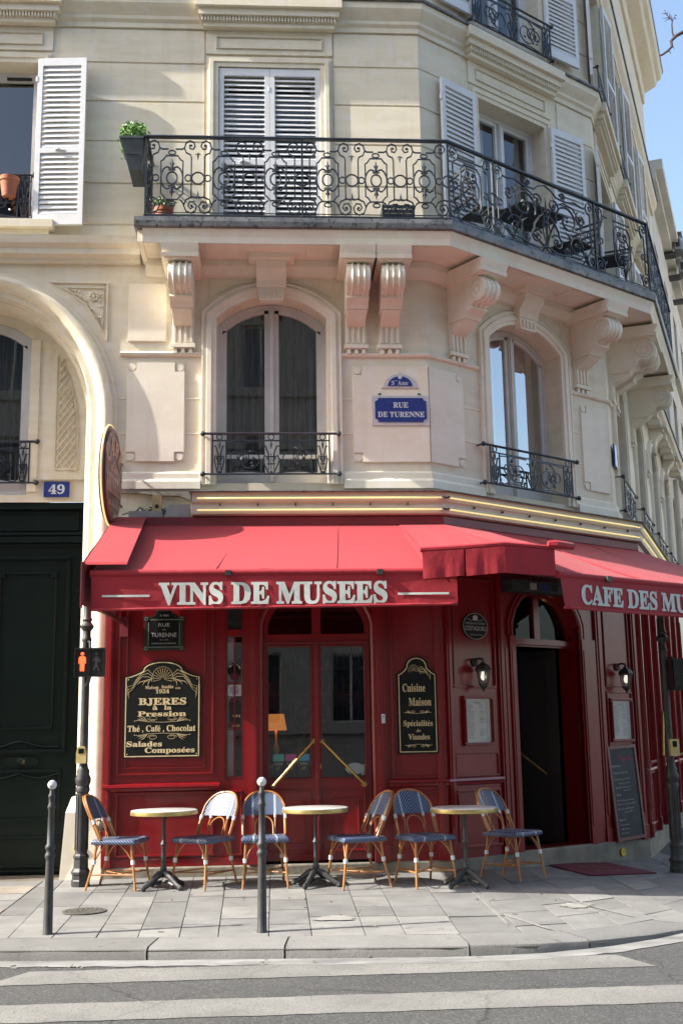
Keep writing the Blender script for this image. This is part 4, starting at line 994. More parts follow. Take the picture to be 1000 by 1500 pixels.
guard('C', None, .80, 2.16, out=.12, z0=9.58, z1=10.05, ends=.04)
for a in SW[:2]: guard('S', None, a-.05, a+1.15, out=.1, z0=9.58, z1=10.05, ends=.04)
# plinth under the shop and step
course([(0, -.5), (.175, -.5), (.175, .085), (.165, .10), (0, .10)], ('F', -3.30), ('S', 9.6), 'plinth', 'stone_dark', bld)
course([(.1, -.3), (.20, -.3), (.20, .095), (.19, .115), (.1, .115)], ('C', .84), ('C', 2.42), 'door_step', 'stone_dark', bld)
# downpipe at the end of the side wall
def _dp(mb):
    mb.tube([fp('S', 9.3, .12, z) for z in (.1, 3, 6.2)], .055, 10)
    for z in (1.2, 3.4, 5.2): mb.lathe([(.07, z), (.07, z+.05)], 12, tuple(fp('S', 9.3, .12, 0).xy))
sub('downpipe', 'cream_paint', bld, _dp, smooth=True)
mb = MB()
for z in (0,): mb.box(-13.9, A0.x-.4, .9, 8, ZT, ZT+.3)
mb.build('roof', 'roof_slate', bld)

# ================================================================== the red shopfront
shop = thing('shopfront', 'glossy dark red panelled cafe front with arched doorways under the awnings', 'shopfront')
SF, SC, SS = (FACE[k] @ Matrix.Translation((0, -.15, 0)) for k in 'FCS')
SM = {'F': SF, 'C': SC, 'S': SS}; eF = math.tan(T1)*.15; eS = math.tan(T2)*.15
FD = (-1.77, -.69, .10, 2.42, .42); CD = (.97, 2.03, .116, 2.46, .40)
mb = MB()
wall_face(mb, SF, -3.30, eF, .10, 3.42, [(-2.145, -1.95, .90, 2.62, 0), FD], .16)
wall_face(mb, SC, -eF, LC+eS, .10, 3.42, [CD], .30)
SO = [(.42, 1.02), (1.22, 1.95), (2.2, 3.0), (3.3, 4.1), (4.4, 5.2), (5.5, 6.3)]
wall_face(mb, SS, -eS, 9.4, .10, 3.42, [(a, b, .95 if i != 1 else .12, 2.85, 0) for i, (a, b) in enumerate(SO)], .16)
mb.quad(fp('F', -3.30, .15, .1), fp('F', -3.30, 0, .1), fp('F', -3.30, 0, 3.42), fp('F', -3.30, .15, 3.42))
mb.build('wall_panelling', 'red_wood', shop)
def rail_f(fn, name='molding', m='red_wood', parent=None): return sub(name, m, parent or shop, fn)
def posts(face, lst, o=.035, z0=.10, z1=3.40, name='pilaster'):
    for a, b in lst:
        sub(name, 'red_wood', shop, lambda mb: (mb.box(a, b, -o, 0, z0, z1, SM[face]), mb.box(a-.012, b+.012, -o-.012, -.001, z0+.001, z0+.16, SM[face]), mb.box(a+(b-a)*.3, a+(b-a)*.7, -o-.012, -o, z0+.3, z1-.3, SM[face])))
posts('F', [(-3.30, -3.235), (-1.90, -1.80), (-.665, -.55), (eF-.10, eF-.02)], .03)
posts('C', [(-eF+.02, -eF+.09), (.72, .80), (2.30, 2.40), (LC-.06, LC+.02)], .03)
posts('S', [(.06, .16), (1.08, 1.16), (2.0, 2.12), (3.08, 3.2), (4.2, 4.32), (5.28, 5.4), (6.4, 6.5)], .05)
# panels with their mouldings
def panel(face, a, b, z0, z1, w=.028, h=.018): sub('panel_molding', 'red_wood', shop, lambda mb: molding(mb, SM[face], a, b, z0, z1, w, h))
panel('F', -3.19, -2.245, .955, 3.1); panel('F', -3.11, -2.33, 1.02, 3.0, .018, .012); panel('F', -3.19, -2.24, .19, .80); panel('F', -2.12, -1.97, .19, .80, .02)
panel('F', -.50, .015-.03, .88, 2.95); panel('F', -.50, -.015, .19, .76)
panel('C', .06, .68, .88, 1.12, .02, .012); panel('C', .06, .68, 1.76, 2.9); panel('C', .06, .68, .19, .76)
panel('C', 2.45, 2.90, 1.13, 1.75, .02, .012); panel('C', 2.45, 2.90, 1.80, 2.9, .02, .012); panel('C', 2.45, 2.90, .2, 1.08, .02, .012)
for i, (a, b) in enumerate(SO):
    if i != 1: panel('S', a, b, .2, .82)
# sill rail and plinth rail
for a, b in ((('F', -3.31), ('F', -2.19)), (('F', -.54), ('C', .71)), (('S', -.0), ('S', 1.05)), (('S', 2.14), ('S', 9))):
    course([(.15, .80), (.175, .81), (.18, .835), (.205, .845), (.20, .87), (.15, .885)], a, b, 'sill_rail', 'red_wood', shop)
course([(.15, .101), (.165, .101), (.165, .165), (.158, .18), (.15, .18)], ('F', -3.30), ('F', -1.92), 'plinth_rail', 'red_wood', shop)
course([(.15, 3.0), (.17, 3.01), (.17, 3.03), (.15, 3.04)], ('F', -3.30), ('F', -1.95), 'frieze_rail', 'red_wood', shop)
course([(.10, 3.40), (.25, 3.40), (.26, 3.41), (.26, 3.49), (.25, 3.50), (.10, 3.50)], ('F', -2.98), ('S', 8.5), 'fascia_band', 'maroon_metal', shop)
# narrow window
nw = sub('side_window', 'red_wood', shop, lambda mb: (mb.box(-2.145, -2.12, .02, .06, .90, 2.62, SF), mb.box(-1.975, -1.95, .02, .06, .90, 2.62, SF), mb.box(-2.12, -1.975, .02, .06, 2.30, 2.37, SF), mb.box(-2.12, -1.975, .02, .06, .90, .93, SF), mb.box(-2.053, -2.041, .03, .055, .93, 2.30, SF), mb.box(-2.12, -1.975, .03, .052, 1.38, 1.392, SF), mb.box(-2.12, -1.975, .03, .052, 1.83, 1.842, SF)))
sub('pane', 'glass_shop', nw, lambda mb: mb.add([(-2.12, .05, .93), (-1.975, .05, .93), (-1.975, .05, 2.30), (-2.12, .05, 2.30)], [(0, 1, 2, 3)], SF))
def _gr(mb):
    for i in range(9): mb.box(-2.12+.018*i, -2.118+.018*i, .04, .045, 2.38, 2.61, SF)
    for i in range(12): mb.box(-2.12, -1.975, .04, .045, 2.385+.019*i, 2.387+.019*i, SF)
    mb.box(-2.12, -1.975, .06, .065, 2.37, 2.62, SF)
sub('vent_grille', 'iron_matt', nw, _gr)['kind'] = 'stuff'
sub('side_curtain', 'curtain_white', nw, lambda mb: mb.add([(-2.118, .11, .93), (-2.06, .11, .93), (-2.06, .11, 2.3), (-2.118, .11, 2.3)], [(0, 1, 2, 3)], SF))
def oval(mb, M, cx, cz, rx, rz, y, n=28): mb.add([(cx+rx*math.cos(2*math.pi*i/n), y, cz+rz*math.sin(2*math.pi*i/n)) for i in range(n)], [tuple(range(n))], M)
st = sub('window_sticker', 'board_black', nw, lambda mb: oval(mb, SF, -2.05, 1.965, .068, .075, .047))
sub('sticker_print', 'letter_grey', st, lambda mb: None or [text(mb, SF @ Matrix.Translation((-2.05, 0, 1.965)) @ Matrix.Rotation(R(a), 4, 'Y'), ch, -.008, .008, .050, .016, .046) for a, ch in zip((-60, -45, -30, -15, 15, 30, 45, 60, 75), 'VILLPARIS')] and None)
sub('window_sticker', 'red_dark', nw, lambda mb: oval(mb, SF, -2.05, 1.90, .045, .035, .0455))
sub('window_sticker', 'plate_surround', nw, lambda mb: mb.box(-2.115, -1.982, .046, .0475, 1.71, 1.82, SF))
sub('sticker_print', 'enamel_blue', nw, lambda mb: [mb.tube([(-2.048+r*math.cos(2*math.pi*i/16), .0455, 1.765+r*math.sin(2*math.pi*i/16)) for i in range(16)], .004, 4, SF, closed=True) for r in (.02, .038)] and None)
sub('window_sticker', 'black_wood', nw, lambda mb: mb.box(-2.10, -1.985, .046, .0475, 1.45, 1.66, SF))
sub('window_sticker', 'red_dark', nw, lambda mb: (mb.box(-2.11, -1.99, .046, .0475, 1.40, 1.443, SF), mb.box(-2.09, -2.0, .046, .0475, 1.665, 1.69, SF)))
sub('sticker_print', 'gold_print', nw, lambda mb: (text(mb, SF, 'BAR', -2.07, -1.995, 1.41, .02, .0455), text(mb, SF, 'VIN', -2.07, -1.995, 1.50, .03, .0455)))
# arched doorways: moulded frame
def arch_frame(face, op, w=.05):
    a, b, zb, zt, rise = op; mb = MB(); path = [(a, zb)]+arch_pts(a, b, zt, rise, 16)+[(b, zb)]
    frame_sweep(mb, SM[face], path, [(0, -.05), (0, .012), (.02, .028), (.045, .028), (.05, .012), (.07, .012), (.075, .024), (.09, .024), (.09, 0)])
    mb.build('arch_frame', 'red_wood', shop, smooth=True)
arch_frame('F', FD); arch_frame('C', CD)
def transom(face, op, y=.06):
    a, b, zb, zt, rise = op; M = SM[face]; c = (a+b)/2; zr = 2.30
    def f(mb):
        mb.box(a, b, y-.035, y+.04, zr-.06, zr+.015, M); mb.box(a, b, y-.05, y+.0, zr-.075, zr-.06, M); mb.box(c-.045, c+.045, y-.03, y+.04, zr+.015, zt+rise-.005, M)
        path = [(a, zr+.015)]+arch_pts(a, b, zt, rise-.01, 16)+[(b, zr+.015)]
        frame_sweep(mb, M, path, [(-.055, -y-.03), (-.055, -y+.03), (-.0, -y+.03)])
    t = sub('transom_window', 'red_wood', shop, f)
    ap = arch_pts(a+.01, b-.01, zt+.01, rise-.02, 16)
    for sg in (0, 1):
        pts = [p for p in ap if (p[0] < c if sg == 0 else p[0] > c)]
        pts = ([(a+.01, zr+.01)]+pts+[(c, pts[-1][1]), (c, zr+.01)]) if sg == 0 else ([(c, zr+.01), (c, pts[0][1])]+pts+[(b-.01, zr+.01)])
        sub('pane', 'glass_dim' if face == 'C' else 'glass_shop', t, lambda mb: mb.add([(p[0], y+.005, p[1]) for p in pts], [tuple(range(len(pts)))], M))
transom('F', FD, .07); transom('C', CD, .16)
sub('door_lintel', 'red_wood', shop, lambda mb: mb.box(CD[0], CD[1], .08, .3, 2.245, 2.30, SC))
# the double leaf glazed door
for sg, (a, b, g0, g1) in enumerate(((-1.765, -1.235, -1.715, -1.295), (-1.225, -.695, -1.185, -.755))):
    def f(mb):
        y0, y1 = .055, .10; M = SF
        mb.box(a, g0, y0, y1, .12, 2.235, M); mb.box(g1, b, y0, y1, .12, 2.235, M); mb.box(g0, g1, y0, y1, 2.19, 2.235, M); mb.box(g0, g1, y0, y1, .12, .905, M)
        molding(mb, M, g0-.012, g1+.012, .893, 2.203, .014, .012, y0); molding(mb, M, g0, g1, .20, .80, .022, .012, y0); molding(mb, M, g0+.07, g1-.07, .28, .72, .015, .008, y0)
        if sg == 0: mb.box(b-.02, b+.028, y0-.022, y0, .12, 2.235, M); mb.box(b-.005, b+.013, y0-.034, y0-.022, .14, 2.22, M)
    leaf = sub('door_leaf', 'red_wood', shop, f)
    sub('pane', 'glass_shop', leaf, lambda mb: mb.add([(g0, .085, .905), (g1, .085, .905), (g1, .085, 2.19), (g0, .085, 2.19)], [(0, 1, 2, 3)], SF))
    p0, p1 = ((-1.275, 1.255), (-1.665, .835)) if sg == 0 else ((-1.185, 1.255), (-.775, .835))
    def g(mb):
        mb.tube([(p0[0], -.012, p0[1]), (p1[0], -.012, p1[1])], .0155, 10, SF)
        for p in (p0, p1): mb.tube([(p[0], -.015, p[1]), (p[0], .06, p[1])], .012, 8, SF); mb.lathe([(.0, 0), (.028, 0), (.028, .008), (0, .008)], 12, M=SF @ Matrix.Translation((p[0], .052, p[1])) @ Matrix.Rotation(R(90), 4, 'X'))
    sub('pull_bar', 'brass', leaf, g, smooth=True)
    if sg: sub('keyhole_plate', 'brass', leaf, lambda mb: mb.box(-1.205, -1.190, .044, .055, .99, 1.04, SF))
# paper posters stuck behind the left leaf glass
for i, (a, m, ww) in enumerate(((-1.668, 'sticker_teal', 'PARIS'), (-1.546, 'sticker_pink', 'PARIS'), (-1.418, 'sticker_blue', 'PARIS'))):
    P = sub('window_poster', 'board_black', shop, lambda mb: mb.box(a, a+.108, .089, .092, .925, 1.135, SF))
    sub('poster_header', m, P, lambda mb: mb.box(a, a+.108, .0875, .089, 1.068, 1.135, SF))
    sub('poster_print', 'letter_grey', P, lambda mb: (text(mb, SF, ww, a+.015, a+.093, 1.03, .024, .0875), text(mb, SF, 'c/f', a+.03, a+.07, .985, .03, .0875)))
sub('letter_plate', 'enamel_white', shop, lambda mb: oval(mb, SF @ Matrix.Translation((0, 0, 0)), -.86, .985, .095, .055, .087)); sub('menu_card', 'paper', shop, lambda mb: mb.add([(-.80, .088, .92), (-.765, .088, .92), (-.758, .088, 1.03), (-.778, .088, 1.02)], [(0, 1, 2, 3)], SF))
# open doorway on the chamfer: jamb linings, door leaf swung in
def _jb(mb):
    for x0, x1, y0 in ((.80, .88, -.02), (.88, .965, -.045), (2.035, 2.13, -.045), (2.13, 2.29, -.02)): mb.box(x0, x1, y0, 0, .10, 2.32, SC); mb.box(x0+.02, x1-.02, y0-.008, y0, .3, 2.2, SC)
sub('door_jamb', 'red_wood', shop, _jb)
dl = sub('door_leaf', 'black_wood', shop, lambda mb: mb.box(0, .82, -.02, .02, .12, 2.22, SC @ Matrix.Translation((1.97, .30, 0)) @ Matrix.Rotation(R(118), 4, 'Z')))
ML = SC @ Matrix.Translation((1.97, .30, 0)) @ Matrix.Rotation(R(118), 4, 'Z')
sub('door_panel', 'black_wood', dl, lambda mb: (molding(mb, ML @ Matrix.Rotation(0, 4, 'Z') @ Matrix.Translation((0, .02, 0)) @ Matrix.Scale(-1, 4, (0, 1, 0)), .1, .72, .9, 2.1, .03, .012), molding(mb, ML @ Matrix.Translation((0, .02, 0)) @ Matrix.Scale(-1, 4, (0, 1, 0)), .1, .72, .2, .75, .03, .012)))
sub('pull_bar', 'brass_worn', dl, lambda mb: mb.tube([(.15, .05, .85), (.66, .05, 1.25)], .012, 8, ML))
l2 = sub('door_leaf', 'black_wood', shop, lambda mb: mb.box(0, .28, -.02, .02, .12, 2.22, SC @ Matrix.Translation((1.0, .30, 0)) @ Matrix.Rotation(R(85), 4, 'Z')))
l3 = sub('inner_door', 'black_wood', shop, lambda mb: (mb.box(1.30, 1.36, .75, .80, .12, 2.24, SC), mb.box(1.36, 2.0, .74, .79, .12, 2.24, SC), molding(mb, SC, 1.42, 1.9, .9, 2.1, .03, .015, .74), molding(mb, SC, 1.42, 1.9, .2, .75, .03, .015, .74)))
sub('pull_bar', 'brass', l3, lambda mb: mb.box(2.012, 2.022, .04, .05, 1.12, 1.55, SC))
# side-street windows of the shop
for i, (a, b) in enumerate(SO):
    z0 = .95 if i != 1 else .12
    def f(mb):
        mb.box(a, a+.05, .03, .08, z0, 2.85, SS); mb.box(b-.05, b, .03, .08, z0, 2.85, SS); mb.box(a+.05, b-.05, .02, .08, 2.28, 2.36, SS); mb.box(a+.05, b-.05, .03, .08, 2.79, 2.85, SS); mb.box(a+.05, b-.05, .03, .08, z0, z0+.06 if i != 1 else .85, SS); mb.box((a+b)/2-.02, (a+b)/2+.02, .035, .075, z0, 2.79, SS)
        mb.box(a-.03, b+.03, -.05, .03, z0-.03, z0, SS) if i != 1 else None
    wdw = sub('shop_window', 'red_wood', shop, f)
    sub('pane', 'glass_shop', wdw, lambda mb: mb.add([(a+.04, .06, z0+.05 if i != 1 else .8), (b-.04, .06, z0+.05 if i != 1 else .8), (b-.04, .06, 2.8), (a+.04, .06, 2.8)], [(0, 1, 2, 3)], SS))
    if i == 1: sub('pull_bar', 'brass', wdw, lambda mb: mb.tube([(b-.12, -.06, .98), (b-.06, -.09, 1.55)], .014, 8, SS))
# cafe interior seen through the glass
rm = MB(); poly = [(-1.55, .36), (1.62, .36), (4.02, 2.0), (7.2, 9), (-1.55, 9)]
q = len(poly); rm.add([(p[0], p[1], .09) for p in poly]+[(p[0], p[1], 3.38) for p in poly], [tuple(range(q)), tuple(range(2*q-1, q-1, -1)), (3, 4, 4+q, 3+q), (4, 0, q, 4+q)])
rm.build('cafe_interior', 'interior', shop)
sub('daylight_blocker', 'interior', shop, lambda mb: mb.box(.12, 9, .62, .66, .1, 3.38, SS))  # added dark wall: blocks daylight from the side windows behind the fanlight
def _bar(mb):
    mb.box(-1.2, .9, 3.0, 3.5, .09, 1.15); mb.box(-1.3, 1.0, 2.95, 3.55, 1.15, 1.2)
    for z in (1.5, 1.85, 2.2): mb.box(-1.2, 1.4, 4.2, 4.4, z, z+.03)
sub('bar_counter', 'interior_warm', shop, _bar)
bt = MB(); rnd = random.Random(3)
for z in (1.53, 1.88, 2.23):
    for i in range(22):
        x = -1.1+i*.11+rnd.uniform(-.02, .02); h = rnd.uniform(.16, .27); bt.lathe([(.03, z), (.03, z+h*.6), (.011, z+h*.8), (.011, z+h)], 8, (x, 4.3))
bo = bt.build('shelf_bottles', 'curtain', shop); bo['kind'] = 'stuff'
for i, (x, y, z) in enumerate(((3.05, 2.2, 1.98), (3.02, 2.2, 1.88), (3.05, 2.2, 2.12))): sub('wall_bulb', 'bulb_warm', shop, lambda mb: mb.ball((x, y, z), .028, 8), smooth='all')

# table lamp and guest behind the left door leaf
sh_ = thing('sideboard', 'dark cafe sideboard just inside the left glass door', 'sideboard', (-.05, .95, .09))
sub('top', 'interior_warm', sh_, lambda mb: mb.box(-.62, .45, -.2, .25, .86, .90)); sub('body', 'interior_warm', sh_, lambda mb: mb.box(-.6, .43, -.18, .23, 0, .86))
tl = thing('table_lamp', 'small lit table lamp with orange shade behind the door glass', 'lamp', (.055, .90, .992))
sub('lamp_shade', 'shade_glow', tl, lambda mb: mb.lathe([(.115, .38), (.085, .55)], 24, cap=False), smooth='all')
sub('lamp_foot', 'brass_worn', tl, lambda mb: mb.lathe([(.07, 0), (.06, .02), (.015, .04), (.03, .12), (.035, .2), (.012, .26), (.012, .40)], 16), smooth=True)
lp_ = bpy.data.lights.new('lamp_light', 'POINT'); lp_.energy = 1.6; lp_.color = (1, .5, .18); lp_.shadow_soft_size = .05; lo = bpy.data.objects.new('lamp_light', lp_); C.objects.link(lo); lo.parent = tl; lo.location = (0, 0, .46)
for k, (x, h) in enumerate(((.22, .12), (.30, .09), (.41, .13))):
    o = thing('glass_tumbler', ['tall narrow glass beside the orange table lamp', 'short glass in the middle of the three on the sideboard', 'glass farthest right on the sideboard inside the door'][k], 'glass', (x, .88, .992))
    sub('tumbler', 'plastic_grey', o, lambda mb: mb.lathe([(.02, 0), (.028, h)], 10), smooth=True)
    tag(o, o['label'], 'glass', 'glasses on the sideboard')
def person(root, J, E, rad, skin):
    me = bpy.data.meshes.new('body'); me.from_pydata(J, E, []); o = bpy.data.objects.new('body', me); C.objects.link(o); o.parent = root
    sk = o.modifiers.new('skin', 'SKIN'); sk.use_smooth_shade = True
    for v, r in zip(me.skin_vertices[0].data, rad): v.radius = (r, r*.8)
    me.skin_vertices[0].data[0].use_root = True
    s = o.modifiers.new('sub', 'SUBSURF'); s.levels = 2; s.render_levels = 2; me.materials.append(MAT[skin])
    bpy.context.view_layer.update(); dg = bpy.context.evaluated_depsgraph_get(); m2 = bpy.data.meshes.new_from_object(o.evaluated_get(dg)); o.modifiers.clear(); o.data = m2; m2.name = 'body'
    return o
mat('skin', (.30, .17, .12), .6); mat('dark_cloth', (.03, .035, .045), .9); mat('hair', (.012, .010, .009), .7)
pr_ = thing('person', 'seated person in dark top facing right, seen dimly through the left door glass', 'person', (.35, 1.45, .10), R(0))
J = [(0, 0, .45), (0, 0, .62), (0, 0, .85), (.01, 0, 1.06), (.03, -.01, 1.17), (.05, -.01, 1.27), (-.0, -.18, 1.02), (.02, -.24, .80), (.2, -.22, .72), (0, .18, 1.02), (.02, .22, .8), (.22, .18, .72), (.10, -.09, .46), (.42, -.10, .48), (.42, -.1, .05), (.10, .09, .46), (.42, .10, .48), (.42, .1, .05), (.52, -.1, .02), (.52, .1, .02)]
E_ = [(0, 1), (1, 2), (2, 3), (3, 4), (4, 5), (3, 6), (6, 7), (7, 8), (3, 9), (9, 10), (10, 11), (0, 12), (12, 13), (13, 14), (0, 15), (15, 16), (16, 17), (14, 18), (17, 19)]
person(pr_, J, E_, [.14, .13, .15, .13, .05, .05, .06, .05, .035, .06, .05, .035, .09, .07, .045, .09, .07, .045, .035, .035], 'dark_cloth')
def _hd(mb): mb.ball((.06, -.01, 1.37), .095, 14, sz=1.25); mb.ball((.155, -.01, 1.36), .016, 8); mb.ball((.13, -.01, 1.29), .03, 8)
sub('head', 'skin', pr_, _hd, smooth='all'); sub('hair', 'hair', pr_, lambda mb: (mb.ball((.035, -.01, 1.41), .105, 14, sz=1.15), mb.ball((-.03, -.01, 1.35), .07, 10)), smooth='all')
ch_ = thing('stool', 'plain dark cafe stool under the seated person inside', 'stool', (.35, 1.45, .09)); sub('seat', 'black_wood', ch_, lambda mb: mb.box(-.18, .16, -.18, .18, .32, .36))
for a in (-.15, .12):
    for b in (-.15, .15): sub('leg', 'black_wood', ch_, lambda mb: mb.box(a-.015, a+.015, b-.015, b+.015, 0, .32))

# ================================================================== neon light box, cables
nb = thing('neon_light_box', 'long cream box with two yellow neon tubes above the red fascia', 'light box')
sg_ = [(.0, 3.505), (.27, 3.505), (.30, 3.515), (.30, 3.595), (.285, 3.605), (.285, 3.625), (.305, 3.64), (.315, 3.735), (.0, 3.735)]
course(sg_, ('F', -2.47), ('S', 7.5), 'housing', 'cream_paint', nb)
course([(-.0, 3.736), (.335, 3.736), (.34, 3.728), (.348, 3.745), (.30, 3.758), (.0, 3.80)], ('F', -2.50), ('S', 7.5), 'lead_cover', 'zinc', nb)
for z, o in ((3.672, .335), (3.552, .325)):
    for a, b in ((('F', -2.42), ('F', .055)), (('C', -.055), ('C', LC+.03)), (('S', .0), ('S', 2.4)), (('S', 2.5), ('S', 4.8))):
        M = FACE[a[0]]; sub('neon_tube', 'neon_tube', nb, lambda mb: mb.tube([(a[1]+(b[1]-a[1])*i/6, -o, z) for i in range(7)], .0085, 6, M), smooth='all')
    for f_, s_ in (('F', .07), ('C', -.07), ('C', LC+.0)): sub('tube_clip', 'cable', nb, lambda mb: mb.tube([(s_-.04, -o+.01, z-.005), (s_, -o, z+.01), (s_+.03, -o+.01, z)], .009, 5, FACE[f_]))
for i in range(13): sub('tube_clip', 'cable', nb, lambda mb: mb.wbox(-2.2+i*.38 if i < 6 else .3+(i-6)*.42, -2.185+i*.38 if i < 6 else .315+(i-6)*.42, .30, .325, 3.60, 3.62, FACE['F' if i < 6 else 'C']))
eb = wall_thing('junction_box', 'small cream electrical box on the ledge left of the neon box', 'junction box', 'F', -2.84, .06, 3.60)
sub('box', 'yellow_plastic', eb, lambda mb: mb.box(-.045, .045, -.07, 0, -.02, .15)); sub('socket', 'cable', eb, lambda mb: mb.disc((0, -.07, .03), .022, .006, 12))
fl = wall_thing('transformer_box', 'grey metal transformer tray lying on the ledge beside the neon box', 'transformer', 'F', -2.62, .05, 3.51)
sub('case', 'plastic_grey', fl, lambda mb: (mb.prism([(-.14, 0), (.12, 0), (.12, .13), (-.09, .13)], -.14, 0, 'y'), mb.box(-.5, -.16, -.10, 0, 0, .07)))
cb = thing('loose_cables', 'tangle of grey and black cables on the ledge behind the oval sign', 'cable')
rnd = random.Random(11)
for k in range(7):
    x0 = rnd.uniform(-3.2, -2.9); x1 = rnd.uniform(-2.8, -2.5)
    sub('cable', 'cable' if k % 3 else 'plastic_grey', cb, lambda mb: mb.tube([fp('F', x0+(x1-x0)*i/10, .05+.04*math.sin(i*.7+k)+.03, 3.53+.10*math.sin(math.pi*i/10)*rnd.uniform(.3, 1.3)+.02*math.sin(i+k)) for i in range(11)], .0065, 5))
sub('ledge', 'stone_dark', bld, lambda mb: mb.wbox(-3.22, -2.48, .0, .14, 3.42, 3.515, F)); sub('ledge', 'stone_dark', bld, lambda mb: mb.prism([(-3.22, 3.83), (-2.5, 3.83), (-2.5, 3.70), (-2.62, 3.755), (-2.85, 3.76), (-3.0, 3.78), (-3.22, 3.79)], -.05, .0, 'y', F))

# ================================================================== awnings
def sheet(mb, P00, P10, P01, P11, nu=16, nv=8, sag=.02, wave=0, seed=0):
    """bilinear cloth: P00-P10 top edge, P01-P11 lower edge"""
    rnd = random.Random(seed); ph = [rnd.uniform(0, 6.3) for _ in range(6)]
    P00, P10, P01, P11 = map(Vector, (P00, P10, P01, P11)); nrm = (P10-P00).cross(P01-P00).normalized(); vs = []
    for j in range(nv+1):
        for i in range(nu+1):
            u, v = i/nu, j/nv; p = P00.lerp(P10, u).lerp(P01.lerp(P11, u), v)
            off = sag*math.sin(math.pi*v)*(.9+.1*math.sin(9*u+ph[0]))
            off2 = wave*v*(math.sin(u*11+ph[1])+.6*math.sin(u*23+ph[2]+v*2)+.35*math.sin(u*47+ph[3]))
            vs.append(p+nrm*off2+Vector((0, 0, -off)))
    mb.add(vs, [(j*(nu+1)+i, j*(nu+1)+i+1, (j+1)*(nu+1)+i+1, (j+1)*(nu+1)+i) for j in range(nv) for i in range(nu)], Matrix())
    return vs
def drape(o, M, s0, s1, z0, z1, wave, seed):
    rnd = random.Random(seed); ph = [rnd.uniform(0, 6.3) for _ in range(6)]; Mi = M.inverted()
    for v_ in o.data.vertices:
        q = Mi @ v_.co; u = (q.x-s0)/(s1-s0); t = (z0-q.z)/(z0-z1)
        q.y += wave*t*(math.sin(u*11+ph[1])+.6*math.sin(u*23+ph[2]+t*2)+.35*math.sin(u*47+ph[3])); v_.co = M @ q
aw = thing('awning', 'large red left awning lettered VINS DE MUSEES over the glazed door', 'awning', group='red awnings')
W = lambda f_, s, o, z: fp(f_, s, o, z)
mb = MB(); sheet(mb, W('F', -2.97, .27, 3.40), W('F', -.02, .27, 3.40), W('F', -3.20, 1.88, 2.72), W('F', -.08, 1.88, 2.72), 36, 14, .03, .007, 1); mb.build('cloth', 'awning_cloth', aw, smooth='all')
sub('front_bar', 'awning_cloth', aw, lambda mb: mb.tube([(-3.215, -1.885, 2.695), (-.075, -1.885, 2.695)], .034, 10, F), smooth=True)
mb = MB(); sheet(mb, W('F', -3.205, 1.905, 2.675), W('F', -.08, 1.905, 2.675), W('F', -3.195, 1.90, 2.385), W('F', -.08, 1.90, 2.41), 60, 6, 0, .007, 2); mb.build('valance', 'awning_cloth', aw, smooth='all')
sub('hem', 'awning_cloth', aw, lambda mb: mb.tube([(-3.195+3.115*i/40, -1.902-.006*math.sin(i*1.3), 2.383+.025*i/40) for i in range(41)], .013, 6, F), smooth='all')
sub('side_flap', 'awning_cloth', aw, lambda mb: sheet(mb, W('F', -3.205, .35, 3.34), W('F', -3.205, 1.9, 2.70), W('F', -3.205, .35, 2.47), W('F', -3.205, 1.9, 2.39), 12, 4, 0, .004, 4) and None, smooth='all')
mb = MB(); sheet(mb, W('F', -3.24, .24, 3.50), W('F', -2.93, .24, 3.50), W('F', -3.27, 1.92, 2.79), W('F', -2.90, 1.92, 2.79), 4, 8, .0, 0, 1)
mb.add([W('F', -3.27, 1.92, 2.79), W('F', -2.90, 1.92, 2.79), W('F', -2.90, 1.94, 2.765), W('F', -3.27, 1.94, 2.765)], [(0, 1, 2, 3)], Matrix())
mb.add([W('F', -3.24, .24, 3.50), W('F', -3.27, 1.94, 2.79), W('F', -3.27, 1.94, 2.42), W('F', -3.24, .24, 2.50)], [(0, 1, 2, 3)], Matrix()); mb.build('side_hood', 'awning_cloth', aw)
sub('side_plate', 'maroon_metal', aw, lambda mb: mb.box(-3.285, -3.272, -1.95, -1.90, 2.40, 2.79, F))
sub('folding_arm', 'maroon_metal', aw, lambda mb: (mb.tube([W('F', -3.18, 1.86, 2.42), W('F', -3.13, .22, 2.43)], .02, 6, Matrix()), mb.wbox(-3.17, -3.09, .15, .24, 2.30, 2.50, F)))
for s_ in (-2.05, -.75): sub('bar_clip', 'iron_matt', aw, lambda mb: mb.wbox(s_-.025, s_+.025, 1.90, 1.94, 2.665, 2.71, F))
lt = sub('lettering', 'letter_grey', aw, lambda mb: (text(mb, F, 'VINS DE MUSEES', -2.635, -.685, 2.428, .180, -1.9075, 'bold', .028), [mb.box(a+.04*i, a+.04*(i+1), -1.910, -1.908, 2.490, 2.508, F) for a, n_ in ((-3.11, 10), (-.595, 11)) for i in range(n_)]))
drape(lt, F, -3.2, -.08, 2.675, 2.40, .007, 2)
cw = thing('awning', 'red awning lettered CAFE DES MUSEES reaching out of the frame', 'awning', group='red awnings')
mb = MB(); sheet(mb, W('C', .15, .27, 3.40), W('C', LC+.05, .27, 3.40), W('C', -.30, 1.93, 2.70), W('C', 3.3, 1.93, 2.73), 36, 14, .03, .007, 5); mb.build('cloth', 'awning_cloth', cw, smooth='all')
sub('front_bar', 'awning_cloth', cw, lambda mb: mb.tube([(-.32, -1.935, 2.675), (3.3, -1.935, 2.705)], .034, 10, CF), smooth=True)
mb = MB(); sheet(mb, W('C', -.31, 1.955, 2.66), W('C', 3.3, 1.955, 2.69), W('C', -.27, 1.95, 2.385), W('C', 3.3, 1.95, 2.395), 60, 6, 0, .006, 6); mb.build('valance', 'awning_cloth', cw, smooth='all')
